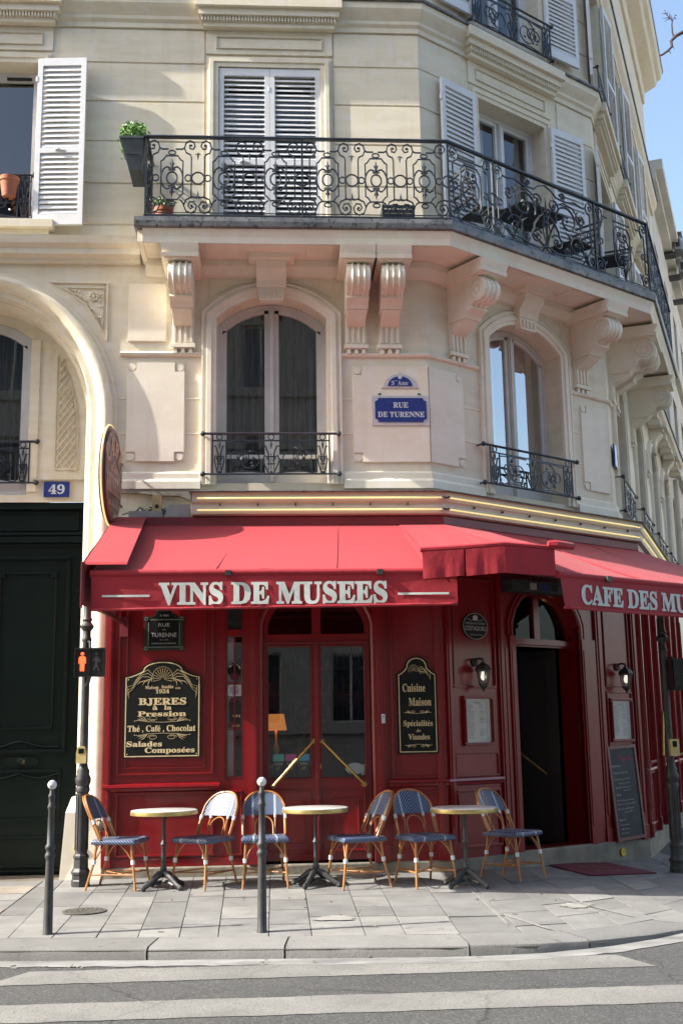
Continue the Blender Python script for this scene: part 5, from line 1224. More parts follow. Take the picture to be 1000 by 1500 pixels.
sub('hem', 'awning_cloth', cw, lambda mb: mb.tube([(-.27+3.57*i/40, -1.952-.005*math.sin(i*1.1), 2.383+.01*i/40) for i in range(41)], .012, 6, CF), smooth='all')
_a = text_verts(bold('CAFE DES MUSEES'), .028)[0]; _b = text_verts(bold('CAFE DES MU'), .028)[0]; _w = lambda v: max(p[0] for p in v)-min(p[0] for p in v)
lt = sub('lettering', 'letter_grey', cw, lambda mb: text(mb, CF, 'CAFE DES MUSEES', -.045, -.045+1.55*_w(_a)/_w(_b), 2.432, .168, -1.957, 'bold', .028))
drape(lt, CF, -.31, 3.3, 2.67, 2.39, .006, 6)
for s_ in (.33, 2.2): sub('bar_clip', 'iron_matt', cw, lambda mb: mb.wbox(s_-.03, s_+.03, 1.95, 1.99, 2.65, 2.70, CF))
for k_ in range(1, 3):
    u_ = k_/3; sub('seam', 'awning_cloth', aw, lambda mb: mb.tube([W('F', -2.97+2.95*u_, .27, 3.40).lerp(W('F', -3.20+3.12*u_, 1.88, 2.72), j/10)+Vector((0, 0, .001-.03*math.sin(math.pi*j/10))) for j in range(11)], .0025, 4, Matrix(), flat=3), smooth='all')
    sub('seam', 'awning_cloth', cw, lambda mb: mb.tube([W('C', .15+2.9*u_, .27, 3.40).lerp(W('C', -.30+3.6*u_, 1.93, 2.70+.03*u_), j/10)+Vector((0, 0, .001-.03*math.sin(math.pi*j/10))) for j in range(11)], .0025, 4, Matrix(), flat=3), smooth='all')
# small corner awning bridging the gap
ca = thing('awning', 'short red corner awning folded over the joint of the two long awnings', 'awning', group='red awnings')
T0 = [W('F', -.38, .27, 3.405), cornerFC(.27, 3.405)+Vector((-.10, 0, 0)), cornerFC(.27, 3.405), W('C', .42, .27, 3.405)]
FR = [Vector((1.31, -1.79, 2.875)), Vector((1.67, -1.79, 2.895)), Vector((2.03, -1.79, 2.92)), Vector((2.50, -1.65, 2.905))]
mb = MB()
for i in range(3): sheet(mb, T0[i], T0[i+1], FR[i], FR[i+1], 10, 10, .012, .003, 1)
mb.build('cloth', 'awning_cloth', ca)
sub('front_bar', 'awning_cloth', ca, lambda mb: mb.tube([FR[0]+Vector((-.02, 0, -.0)), FR[1], FR[2], FR[3]], .024, 8, Matrix()), smooth=True)
for i in range(3):
    mb = MB(); g = .012 if i == 1 else 0
    a, b = FR[i], FR[i+1]; a = a.lerp(b, g*3); 
    sheet(mb, a+Vector((0, -.02, -.02)), b+Vector((0, -.02, -.02)), a+Vector((0, -.015, -.255)), b+Vector((0, -.015, -.25)), 12, 5, 0, .006, 9+i); mb.build('valance', 'awning_cloth', ca, smooth='all')
sub('side_flap', 'awning_cloth', ca, lambda mb: mb.add([FR[0], T0[0], T0[0]+Vector((0, 0, -.06)), FR[0]+Vector((0, 0, -.1))], [(0, 1, 2, 3)], Matrix()) and None)
sub('roller', 'awning_cloth', ca, lambda mb: mb.tube([FR[3]+Vector((-.06, -.03, .03)), FR[3]+Vector((.0, -.03, .03)), FR[3]+Vector((.19, .12, .035)), FR[3]+Vector((.21, .13, .03))], [.03, .042, .036, .028], 8, Matrix()), smooth=True)
kp = wall_thing('air_curtain', 'grey air curtain unit with stickers under a maroon panel above the open door', 'air curtain', 'C', 1.25, .18, 2.80)
sub('case', 'iron_matt', kp, lambda mb: mb.box(-.45, .75, -.16, 0, -.02, .10)); sub('cover_panel', 'maroon_metal', kp, lambda mb: mb.prism([(-.45, .12), (-.05, .26), (-.04, .24), (-.44, .10)], -.5, .85, 'x'))
for a, m in ((-.18, 'plastic_grey'), (.0, 'enamel_blue'), (.16, 'board_black')): sub('sticker', m, kp, lambda mb: mb.box(a, a+.1, -.163, -.1605, .005, .075))

# ================================================================== boards, plaques, lamps
def shaped(a, b, z0, zs, zt, inset=0, q=.12, ear=.08, n=8):
    """board outline: straight sides, concave shoulders, round head; returns polygon"""
    a += inset; b -= inset; z0 += inset; zt -= inset; zs -= inset*.6; c = (a+b)/2; w = (b-a)/2; pts = [(a, z0), (b, z0), (b, zs)]
    hw = w*(1-2*q) if False else w-ear*1.0
    for i in range(n+1):                                    # concave shoulder, then dome
        t = i/n; pts.append((b-(ear)*t, zs+(zt-zs)*.42*(t**1.6)))
    for i in range(1, 2*n):
        t = math.pi*i/(2*n); pts.append((c+hw*math.cos(t), zs+(zt-zs)*.42+(zt-zs)*.58*math.sin(t)**.9))
    for i in range(n, -1, -1):
        t = i/n; pts.append((a+ear*t, zs+(zt-zs)*.42*(t**1.6)))
    pts.append((a, zs)); return pts
def band(mb, M, p, q, y):
    n = len(p); mb.add([(x[0], y, x[1]) for x in p]+[(x[0], y, x[1]) for x in q], [(i, (i+1) % n, n+(i+1) % n, n+i) for i in range(n)], M)
def flourish(mb, M, c, z, w, y, up=1, r=.0022):
    for sx in (-1, 1):
        mb.tube([(c+sx*x*w, y, z+up*v*w) for x, v in ((.0, .0), (.25, .01), (.42, .035), (.5, .03), (.48, .01))], r, 4, M)
        mb.tube([(c+sx*(.17+.09*(1-.5*i/14)*math.cos(2*math.pi*i/10))*w, y, z-up*(-.07+.045*(1-.5*i/14)*math.sin(2*math.pi*i/10))*w) for i in range(15)], r, 4, M)
        for k in range(3): mb.tube([(c+sx*(.26+.0*k)*w, y, z+up*.02*w), (c+sx*(.32+.03*k)*w, y, z+up*(.085-.02*k)*w), (c+sx*(.38+.03*k)*w, y, z+up*(.12-.03*k)*w)], [r*.6, r*1.8, r*.5], 4, M)
def shell(mb, M, c, z, s, y, side=2):
    for i in range(13):
        a = R(-10+200*i/12); mb.tube([(c+.02*s*math.cos(a), y, z+.02*s*math.sin(a)), (c+.11*s*math.cos(a), y, z+.13*s*math.sin(a))], [.001, .0032*s], 4, M)
    mb.tube([(c+.125*s*math.cos(R(-10+200*i/24)), y, z+(.145+.006*math.cos(i*3.14))*s*math.sin(R(-10+200*i/24))) for i in range(25)], .002, 4, M)
    for sx in ((-1, 1) if side == 2 else (1,)):
        for k, dv in enumerate((0, .02, -.02)):
            mb.tube([(c+sx*s*x, y, z+s*(v+dv)) for x, v in ((.10, .02), (.17, .07+dv), (.24, .05), (.30, -.02), (.34, -.09), (.40, -.12+dv), (.38, -.20))], [.0016, .003, .0025, .003, .0018, .002, .001], 4, M)
        for k in range(3): mb.tube([(c+sx*s*.12, y, z+.01*s), (c+sx*s*(.16+.05*k), y, z-s*.03), (c+sx*s*(.17+.06*k), y, z-s*(.08-.01*k))], [.001, .0045, .001], 4, M)
bb = wall_thing('wall_board', 'wide black board with gold lettering BJERES à la Pression on the left red panel', 'signboard', 'F', -2.75, .165, 1.12, 'black and gold menu boards')
I4 = Matrix()
P = shaped(-.375, .375, 0, .79, .945, 0, ear=.17)
sub('board', 'board_black', bb, lambda mb: mb.prism(P, -.018, .012, 'y'))
y = -.0195
def _g(mb):
    band(mb, I4, shaped(-.375, .375, 0, .79, .945, .014, ear=.17), shaped(-.375, .375, 0, .79, .945, .024, ear=.17), y)
sub('gold_border', 'gold_print', bb, _g)
def _g(mb):
    X = lambda v: -.375+(v-138)*.00107; Zb = lambda v: (940-v)*.00105
    shell(mb, I4, X(487), Zb(215), .85, y); yy = -.021
    for ch, a, xx, zz in ((0, 9, 330, 0),): pass
    text(mb, I4, 'Maison', X(330), X(452), Zb(305), .032, y-.001, 'bold', 0); text(mb, I4, 'fondée', X(480), X(588), Zb(300), .032, y-.001, 'bold', 0); text(mb, I4, 'en', X(606), X(650), Zb(307), .022, y-.001, 'bold', 0)
    text(mb, I4, '1924', X(425), X(550), Zb(345), .038, y-.001, 'bold', .01)
    text(mb, I4, 'BJERES', X(272), X(706), Zb(450), .064, y-.001, 'bold', .02)
    text(mb, I4, 'à', X(400), X(446), Zb(497), .048, y-.001, None, .02); text(mb, I4, 'la', X(505), X(572), Zb(497), .042, y-.001, 'bold', .015)
    text(mb, I4, 'Pression', X(265), X(706), Zb(556), .048, y-.001, 'bold', .018)
    flourish(mb, I4, X(490), Zb(612), .55, y, 1); flourish(mb, I4, X(490), Zb(712), .55, y, -1)
    text(mb, I4, 'Thé , Café , Chocolat', X(176), X(792), Zb(695), .058, y-.001, 'bold', .012)
    text(mb, I4, 'Salades', X(170), X(490), Zb(832), .05, y-.001, 'bold', .018); text(mb, I4, 'Composées', X(335), X(785), Zb(890), .05, y-.001, 'bold', .018)
    for x in (-.335, .335):
        for z in (.04, .76): mb.disc((x, y, z), .006, .003, 8)
sub('gold_lettering', 'gold_print', bb, _g)
cbd = wall_thing('wall_board', 'tall narrow black board lettered Cuisine Maison right of the glazed door', 'signboard', 'F', -.235, .165, 1.12, 'black and gold menu boards')
sub('board', 'board_black', cbd, lambda mb: mb.prism(shaped(-.20, .20, 0, .785, .955, 0, ear=.085), -.018, .012, 'y'))
sub('gold_border', 'gold_print', cbd, lambda mb: band(mb, I4, shaped(-.20, .20, 0, .785, .955, .014, ear=.085), shaped(-.20, .20, 0, .785, .955, .023, ear=.085), y))
def _g(mb):
    X = lambda v: -.195+(v-580)*.0015; Zb = lambda v: (932-v)*.00163
    shell(mb, I4, X(690), Zb(435), .42, y, 1)
    text(mb, I4, 'Cuisine', X(613), X(765), Zb(560), .078, y-.001, 'bold', .008); text(mb, I4, 'Maison', X(652), X(802), Zb(645), .078, y-.001, 'bold', .008)
    flourish(mb, I4, X(710), Zb(692), .27, y, 1); text(mb, I4, 'Spécialités', X(613), X(808), Zb(767), .055, y-.001, 'bold', .008); text(mb, I4, 'de', X(698), X(727), Zb(803), .03, y-.001, 'bold', .005)
    text(mb, I4, 'Viandes', X(643), X(786), Zb(848), .055, y-.001, 'bold', .008); flourish(mb, I4, X(710), Zb(876), .27, y, -1)
sub('gold_lettering', 'gold_print', cbd, _g)
# street plaques
pl = wall_thing('street_plaque', 'black and green plaque RUE DE TURENNE under the left awning edge', 'plaque', 'F', -2.745, .165, 2.185)
mat('plaque_green', (.012, .035, .020), .4)
sub('backing', 'plaque_green', pl, lambda mb: (mb.box(-.19, .19, -.012, .01, -.015, .31), [mb.disc((sx*.175, -.002, z), .028, .014, 14) for sx in (-1, 1) for z in (.0, .295)] and None, mb.prism([(-.115, .30), (.115, .30), (.07, .375), (-.07, .375)], -.012, .01, 'y')))
sub('plate', 'board_black', pl, lambda mb: (mb.box(-.15, .15, -.0135, -.0125, .015, .28), mb.prism([(-.10, .305), (.10, .305), (.063, .365), (-.063, .365)], -.0135, -.0125, 'y')))
sub('plate_print', 'letter_grey', pl, lambda mb: (text(mb, I4, 'RUE', -.055, .055, .215, .035, -.015), text(mb, I4, 'DE', -.016, .016, .178, .014, -.015), text(mb, I4, 'TURENNE', -.125, .125, .112, .042, -.015), text(mb, I4, '1611 - 1675', -.04, .04, .078, .011, -.015), text(mb, I4, 'MARECHAL DE FRANCE', -.12, .12, .042, .013, -.015),
    text(mb, I4, '3e Arrt', -.045, .045, .315, .026, -.015), [mb.tube([(sx*.175+.016*math.cos(2*math.pi*i/10), -.0165, z+.016*math.sin(2*math.pi*i/10)) for i in range(10)], .0018, 4, closed=True) for sx in (-1, 1) for z in (0, .295)], mb.box(-.15, .15, -.0145, -.014, .011, .014), mb.box(-.15, .15, -.0145, -.014, .281, .284), mb.box(-.154, -.151, -.0145, -.014, .03, .26), mb.box(.151, .154, -.0145, -.014, .03, .26)) and None)
sp = wall_thing('street_sign', 'blue enamel sign RUE DE TURENNE on the upper stone wall', 'street sign', 'F', -.305, .024, 4.55)
def cut_rect(x0, x1, z0, z1, r, n=5):
    pts = []
    for cx, cz, a0 in ((x0, z0, 90), (x1, z0, 180), (x1, z1, 270), (x0, z1, 0)):
        pts += [(cx+r*math.cos(R(a0-90*i/n)), cz+r*math.sin(R(a0-90*i/n))) for i in range(n+1)]
    return pts
sub('mount', 'plate_surround', sp, lambda mb: mb.box(-.305, .305, -.012, .004, -.035, .29))
sub('plate', 'enamel_blue', sp, lambda mb: mb.prism(cut_rect(-.272, .272, .0, .262, .035), -.022, -.013, 'y'))
sub('plate_print', 'enamel_white', sp, lambda mb: text(mb, I4, 'RUE', -.08, .08, .155, .058, -.0225, 'bold', .012)); sub('plate_print', 'enamel_white', sp, lambda mb: (text(mb, I4, 'DE TURENNE', -.245, .250, .052, .058, -.0225, 'bold', .012), None))
for x, z in ((-.22, .31), (.20, .31)): sub('screw', 'cable', sp, lambda mb: mb.box(x-.015, x+.015, -.012, .004, z-.005, z+.005))
s3 = wall_thing('street_sign', 'small half round blue sign 3e Arrt above the street sign', 'street sign', 'F', -.305, .024, 4.945)
hr = lambda r, z: [(r*math.cos(math.pi*i/20), z+r*.82*math.sin(math.pi*i/20)) for i in range(21)]
sub('mount', 'plate_surround', s3, lambda mb: mb.prism([(x, z) for x, z in [(.18*math.cos(math.pi*i/20)*(1.1 if i in (0, 20) else 1), -.02+.155*math.sin(math.pi*i/20)) for i in range(21)]], -.012, .004, 'y'))
sub('plate', 'enamel_blue', s3, lambda mb: mb.prism([(.13*math.cos(math.pi*i/20), .108*math.sin(math.pi*i/20)) for i in range(21)], -.019, -.013, 'y'))
sub('plate_print', 'enamel_white', s3, lambda mb: (text(mb, I4, '3', -.095, -.062, .012, .042, -.0195, 'bold', .005), text(mb, I4, 'me', -.055, -.025, .052, .014, -.0195), text(mb, I4, 'A', -.025, .015, .010, .048, -.0195, 'bold', .005), text(mb, I4, 'RR', .018, .082, .010, .034, -.0195, 'bold', .005), text(mb, I4, 't', .086, .096, .030, .016, -.0195), mb.disc((0, -.0195, .098), .022, .003, 14)))
sub('screw', 'cable', s3, lambda mb: mb.disc((0, -.02, .142), .006, .006, 8))
n49 = wall_thing('house_number', 'small blue enamel house number 49 above the green coach door', 'house number', 'F', -3.95, -.40, 3.84)
sub('plate', 'enamel_blue', n49, lambda mb: mb.box(-.135, .135, -.012, 0, 0, .165)); sub('numerals', 'enamel_white', n49, lambda mb: text(mb, I4, '49', -.085, .085, .035, .098, -.0135, 'bold', .01))
bs = wall_thing('street_sign', 'weathered blue plate round the corner seen edge on beside the side window', 'street sign', 'S', .17, .025, 4.5)
sub('plate', 'enamel_blue', bs, lambda mb: mb.box(-.12, .12, -.02, 0, 0, .27)); sub('plate_border', 'enamel_white', bs, lambda mb: molding(mb, I4, -.12, .12, 0, .27, .012, .001, -.0205))
# round coffee sign
co = wall_thing('coffee_sign', 'oval black COSTADORO coffee sign on the red pier left of the open door', 'sign', 'C', .395, .155, 2.395)
ell = lambda k: [(.18*k*math.cos(2*math.pi*i/36), .138*k*math.sin(2*math.pi*i/36)) for i in range(36)]
sub('disc', 'board_black', co, lambda mb: mb.prism(ell(1), -.02, 0, 'y'))
sub('print', 'letter_grey', co, lambda mb: (band(mb, I4, ell(.985), ell(.955), -.0205), text(mb, I4, 'COSTADORO', -.155, .155, -.045, .046, -.021), text(mb, I4, 'MISCELA DI CAFFE', -.145, .14, .018, .022, -.021), text(mb, I4, 'TORREFAZIONE TORINO', -.09, .09, -.095, .012, -.021),
    mb.prism([(-.03, .06), (.03, .06), (.036, .10), (0, .118), (-.036, .10)], -.0225, -.0205, 'y'), [mb.tube([(sx*x, -.021, z) for x, z in ((.035, .065), (.07, .055), (.10, .075), (.125, .07))], .0022, 4) for sx in (-1, 1)]) and None)
# menu cases
def menu(s_, label, w=.36, h=.44, z=1.215):
    m = wall_thing('menu_case', label, 'menu', 'C', s_, .152, z)
    sub('frame', 'red_wood', m, lambda mb: molding(mb, I4, -w/2-.03, w/2+.03, -.03, h+.03, .028, .03))
    pg = sub('menu_sheet', 'paper', m, lambda mb: mb.box(-w/2, w/2, -.008, 0, 0, h)); rnd = random.Random(int(s_*10))
    def f(mb):
        z_ = h-.05; text(mb, I4, 'MENU', -.05, .05, h-.05, .018, -.0095)
        while z_ > .05:
            z_ -= .0135; L = rnd.uniform(.05, w/2-.07); mb.box(-w/2+.04, -w/2+.04+L, -.0095, -.009, z_, z_+.003)
            if rnd.random() < .8: mb.box(.02, .02+L*.8, -.0095, -.009, z_, z_+.003)
        mb.box(w/2-.055, w/2-.052, -.0095, -.009, .03, h-.03)
    p = sub('menu_print', 'ink', m, f); p['kind'] = 'stuff'
menu(.395, 'framed white menu on the red pier left of the open door'); menu(2.685, 'framed white menu above the chalkboard right of the open door', .33, .43)
# wall lanterns
def lantern(face, s_, z, label, grp):
    l = wall_thing('wall_lantern', label, 'lantern', face, s_-.09, .155, z, grp)
    sub('bracket', 'iron_matt', l, lambda mb: (mb.lathe([(.045, 0), (.045, .012), (.03, .018)], 14, M=Matrix.Translation((0, 0, .12)) @ Matrix.Rotation(R(90), 4, 'X')), mb.tube([(0, -.01, .12), (0, -.03, .15), (0, -.08, .155), (0, -.115, .14), (0, -.12, .10)], .012, 8)), smooth=True)
    oc = (0, -.12)
    sub('roof', 'iron_matt', l, lambda mb: mb.lathe([(.082, .03), (.086, .04), (.065, .08), (.03, .10), (.02, .115), (.012, .12), (.016, .14), (.003, .16)], 6, oc))
    sub('cage', 'iron_matt', l, lambda mb: ([mb.tube([(oc[0]+.07*math.cos(a), oc[1]+.07*math.sin(a), .035), (oc[0]+.042*math.cos(a), oc[1]+.042*math.sin(a), -.115)], .0055, 4) for a in [2*math.pi*k/6 for k in range(6)]], mb.lathe([(.05, -.105), (.045, -.125), (.02, -.15), (.008, -.175), (.002, -.19)], 6, oc), mb.lathe([(.072, .02), (.072, .035)], 6, oc)) and None)
    sub('glass', 'glass_lamp', l, lambda mb: mb.lathe([(.066, .03), (.04, -.112)], 6, oc, cap=False)); sub('bulb', 'bulb', l, lambda mb: mb.lathe([(.012, .03), (.02, .0), (.028, -.035), (.02, -.06), (.003, -.07)], 10, oc), smooth='all')
    return l
lantern('C', .47, 1.905, 'black wall lantern on the pier left of the open door', 'black wall lanterns'); lantern('C', 2.76, 1.91, 'black wall lantern on the pier right of the open door', 'black wall lanterns')
g = wall_thing('door_intercom', 'tiny white intercom plate between the glazed door and the narrow board', 'intercom', 'F', -.58, .185, 1.42); sub('plate', 'enamel_white', g, lambda mb: mb.box(-.018, .018, -.02, .0, 0, .09)); sub('button', 'cable', g, lambda mb: mb.disc((0, -.02, .065), .006, .003, 8))
# oval projecting sign
os_ = thing('hanging_sign', 'maroon oval sign with yellow neon rim projecting from the wall corner', 'sign', (-1.575, -.33, 3.875), R(-6))
ov = lambda k: [(.34*k*math.cos(2*math.pi*i/40), .465*k*math.sin(2*math.pi*i/40)) for i in range(40)]
sub('panel', 'sign_maroon', os_, lambda mb: mb.prism(ov(1), -.035, .035, 'x'))
sub('edge_band', 'sign_maroon', os_, lambda mb: mb.tube([(0, p[0], p[1]) for p in ov(1.0)], .042, 6, closed=True, flat=.5))
sub('neon_tube', 'neon_tube', os_, lambda mb: mb.tube([(.0, p[0]*1.03, p[1]*1.03) for p in ov(1.06)[2:39]], .009, 6), smooth='all')
MX = Matrix.Translation((.0365, 0, 0)) @ Matrix.Rotation(R(90), 4, 'Z')
def _g(mb):
    for i, (ch, a) in enumerate(zip('CAFÉ', (-42, -14, 14, 42))): text(mb, MX @ Matrix.Translation((0, 0, -.1)) @ Matrix.Rotation(R(a), 4, 'Y'), ch, -.075, .075, .30, .17, -.001, 'bold' if ch != 'É' else None, .03)
    text(mb, MX, 'des', -.16, .16, .02, .14, -.001, 'script', .02); text(mb, MX, 'MUSÉES'.replace('É', 'E'), -.29, .29, -.19, .16, -.001, 'bold', .02); text(mb, MX, 'Restaurant', -.2, .2, -.33, .07, -.001, 'script', .01)
    mb.tube([(p[0]*.93, -.001, p[1]*.93) for p in ov(1)], .004, 4, MX, closed=True)
sub('lettering', 'sign_letter', os_, _g)
sub('wall_bracket', 'iron_matt', os_, lambda mb: (mb.tube([(0, .30, .22), (0, .50, .22)], .012, 6), mb.tube([(0, .30, -.22), (0, .50, -.22)], .012, 6)))
# chalkboard
MC = wall_thing('chalkboard', 'tall wood framed chalkboard with handwritten menu leaning beside the open door', 'chalkboard', 'C', 2.66, .21, .117)
MC.rotation_euler = (R(-2.5), R(-2.6), AC)
bw, bh = .50, 1.03
fr_m = mat('board_frame', (.20, .075, .065), .45, (.15, .05, .045), 9, coat=.2, bevel=.003)
sub('frame', 'board_frame', MC, lambda mb: (mb.box(-bw/2, -bw/2+.035, -.03, 0, 0, bh), mb.box(bw/2-.035, bw/2, -.03, 0, 0, bh), mb.box(-bw/2+.035, bw/2-.035, -.03, 0, 0, .035), mb.box(-bw/2+.035, bw/2-.035, -.03, 0, bh-.035, bh)))
sub('slate', 'slate', MC, lambda mb: mb.box(-bw/2+.035, bw/2-.035, -.018, -.003, .035, bh-.035))
def _g(mb):
    rows = [('Entrées', -.195, .80, .042, .14), ('Soupe de potiron', -.18, .725, .03, .24), ('Terrine de volaille', -.18, .655, .03, .27), ('Sauce maison', -.12, .61, .024, .2), ('Salade de saison', -.18, .565, .03, .27), ('chaud 14', -.06, .53, .02, .14), ('Plats', -.185, .485, .036, .09), ('Cuisse de poulet au jus', -.18, .425, .026, .30), ('Tartare de boeuf aux frites', -.18, .385, .026, .32), ('Dos de cabillaud', -.18, .335, .026, .27), ('riz 18', -.08, .30, .02, .14), ('Desserts', -.18, .215, .034, .11), ('Tarte au citron', -.17, .165, .022, .15), ('Mousse', -.17, .12, .022, .15), ('Crème brulée', -.17, .075, .022, .13)]
    return rows
for b_, x, z, h, w_ in _g(None): sub('chalk_line', 'chalk', MC, lambda mb: text(mb, I4, b_.replace('é', 'e').replace('è', 'e'), x, x+w_, z, h*.8, -.0195, 'script'))
sub('chalk_title', 'chalk_pink', MC, lambda mb: text(mb, I4 @ Matrix.Rotation(R(3), 4, 'Y'), 'Suggestions', -.13, .18, .87, .07, -.0195, 'script'))
# doormat
P = [(2.85, .86), (3.60, 1.09), (3.84, .20), (3.08, -.12)]
dm = thing('doormat', 'dark red doormat with faded round emblem before the open door', 'doormat', (3.34, .5, gz(3.34, .5)))
L_ = lambda x, y, h: (x-3.34, y-.5, gz(x, y)-gz(3.34, .5)+h)
sub('mat', 'mat_red', dm, lambda mb: mb.add([L_(*p, .004) for p in P]+[L_(*p, .014) for p in P], [(4, 5, 6, 7), (0, 1, 5, 4), (1, 2, 6, 5), (2, 3, 7, 6), (3, 0, 4, 7)]))
def _g(mb):
    u = Vector((.96, .28)).normalized(); v = Vector((-.28, .96))
    for ra, rb in ((.24, .26), (.19, .21)): mb.tube([L_(3.34+u.x*ra*math.cos(t)+v.x*rb*math.sin(t), .5+u.y*ra*math.cos(t)+v.y*rb*math.sin(t), .0145) for t in [2*math.pi*i/30 for i in range(30)]], .004, 4, closed=True)
    MT = Matrix.Translation((0, 0, .016)) @ Matrix.Rotation(math.atan2(u.y, u.x), 4, 'Z') @ Matrix.Rotation(-math.atan(.041), 4, 'Y') @ Matrix.Rotation(R(-90), 4, 'X')
    text(mb, MT, 'CAFE', -.11, .11, .02, .07, 0, 'bold'); text(mb, MT, 'MUSEES', -.13, .13, -.08, .06, 0, 'bold')
sub('emblem', 'mat_line', dm, _g)
for f_, s_, o, z, lb in (('C', 2.54, .178, -.01, 'round yellow waymark disc on the stone step by the door'), ('F', -3.53, .145, .29, 'round yellow waymark disc on the guard stone')):
    k = wall_thing('waymark_disc', lb, 'marker', f_, s_, o+.01, z, 'yellow waymark discs'); sub('disc', 'yellow_mark', k, lambda mb: mb.disc((0, .004, 0), .042, .012, 16)); sub('print', 'ink', k, lambda mb: (mb.box(-.02, .02, -.0095, -.009, -.004, .0), mb.box(-.018, .018, -.0095, -.009, .012, .016)))

# ================================================================== street furniture
def bollard(x, y, label):
    b = thing('bollard', label, 'bollard', (x, y, gz(x, y)), 0, 'pavement bollards')
    sub('post', 'iron_matt', b, lambda mb: mb.lathe([(.040, -.02), (.040, .0), (.034, .012), (.031, .30), (.029, .50), (.029, .515), (.037, .53), (.037, .548), (.029, .56), (.029, .578), (.037, .59), (.037, .606), (.026, .62), (.022, .86), (.029, .872), (.029, .885), (.022, .90), (.022, .94), (.026, .95), (.026, .96), (.018, .975), (.016, 1.0)], 20), smooth=True)
    sub('ball', 'ball_white', b, lambda mb: mb.ball((0, 0, 1.035), .034, 16), smooth='all')
mat('ball_white', (.62, .63, .63), .35, (.2, .2, .2), 28, detail=2, mixlo=.52, mixhi=.62, coat=.4)
bollard(-1.586, -2.83, 'iron bollard with white ball near the green coach door'); bollard(-.067, -2.95, 'iron bollard with white ball in front of the chairs')
def man(mb, M, cx, cz, s, walk=False):
    y = 0
    mb.disc((cx, y, cz+.085*s), .017*s, .004, 12, M=M)
    if not walk:
        mb.prism([(cx-.022*s, cz+.06*s), (cx+.022*s, cz+.06*s), (cx+.034*s, cz+.045*s), (cx+.036*s, cz-.01*s), (cx+.026*s, cz-.01*s), (cx+.022*s, cz+.03*s), (cx+.02*s, cz-.085*s), (cx+.003*s, cz-.085*s), (cx, cz-.02*s), (cx-.003*s, cz-.085*s), (cx-.02*s, cz-.085*s), (cx-.022*s, cz+.03*s), (cx-.026*s, cz-.01*s), (cx-.036*s, cz-.01*s), (cx-.034*s, cz+.045*s)], -.004, 0, 'y', M)
    else:
        mb.prism([(cx-.012*s, cz+.062*s), (cx+.012*s, cz+.062*s), (cx+.03*s, cz+.03*s), (cx+.04*s, cz-.0*s), (cx+.03*s, cz-.004*s), (cx+.014*s, cz+.022*s), (cx+.010*s, cz-.02*s), (cx+.034*s, cz-.085*s), (cx+.018*s, cz-.085*s), (cx, cz-.035*s), (cx-.022*s, cz-.085*s), (cx-.038*s, cz-.08*s), (cx-.012*s, cz-.01*s), (cx-.014*s, cz+.022*s), (cx-.038*s, cz+.006*s), (cx-.044*s, cz+.016*s)], -.004, 0, 'y', M)
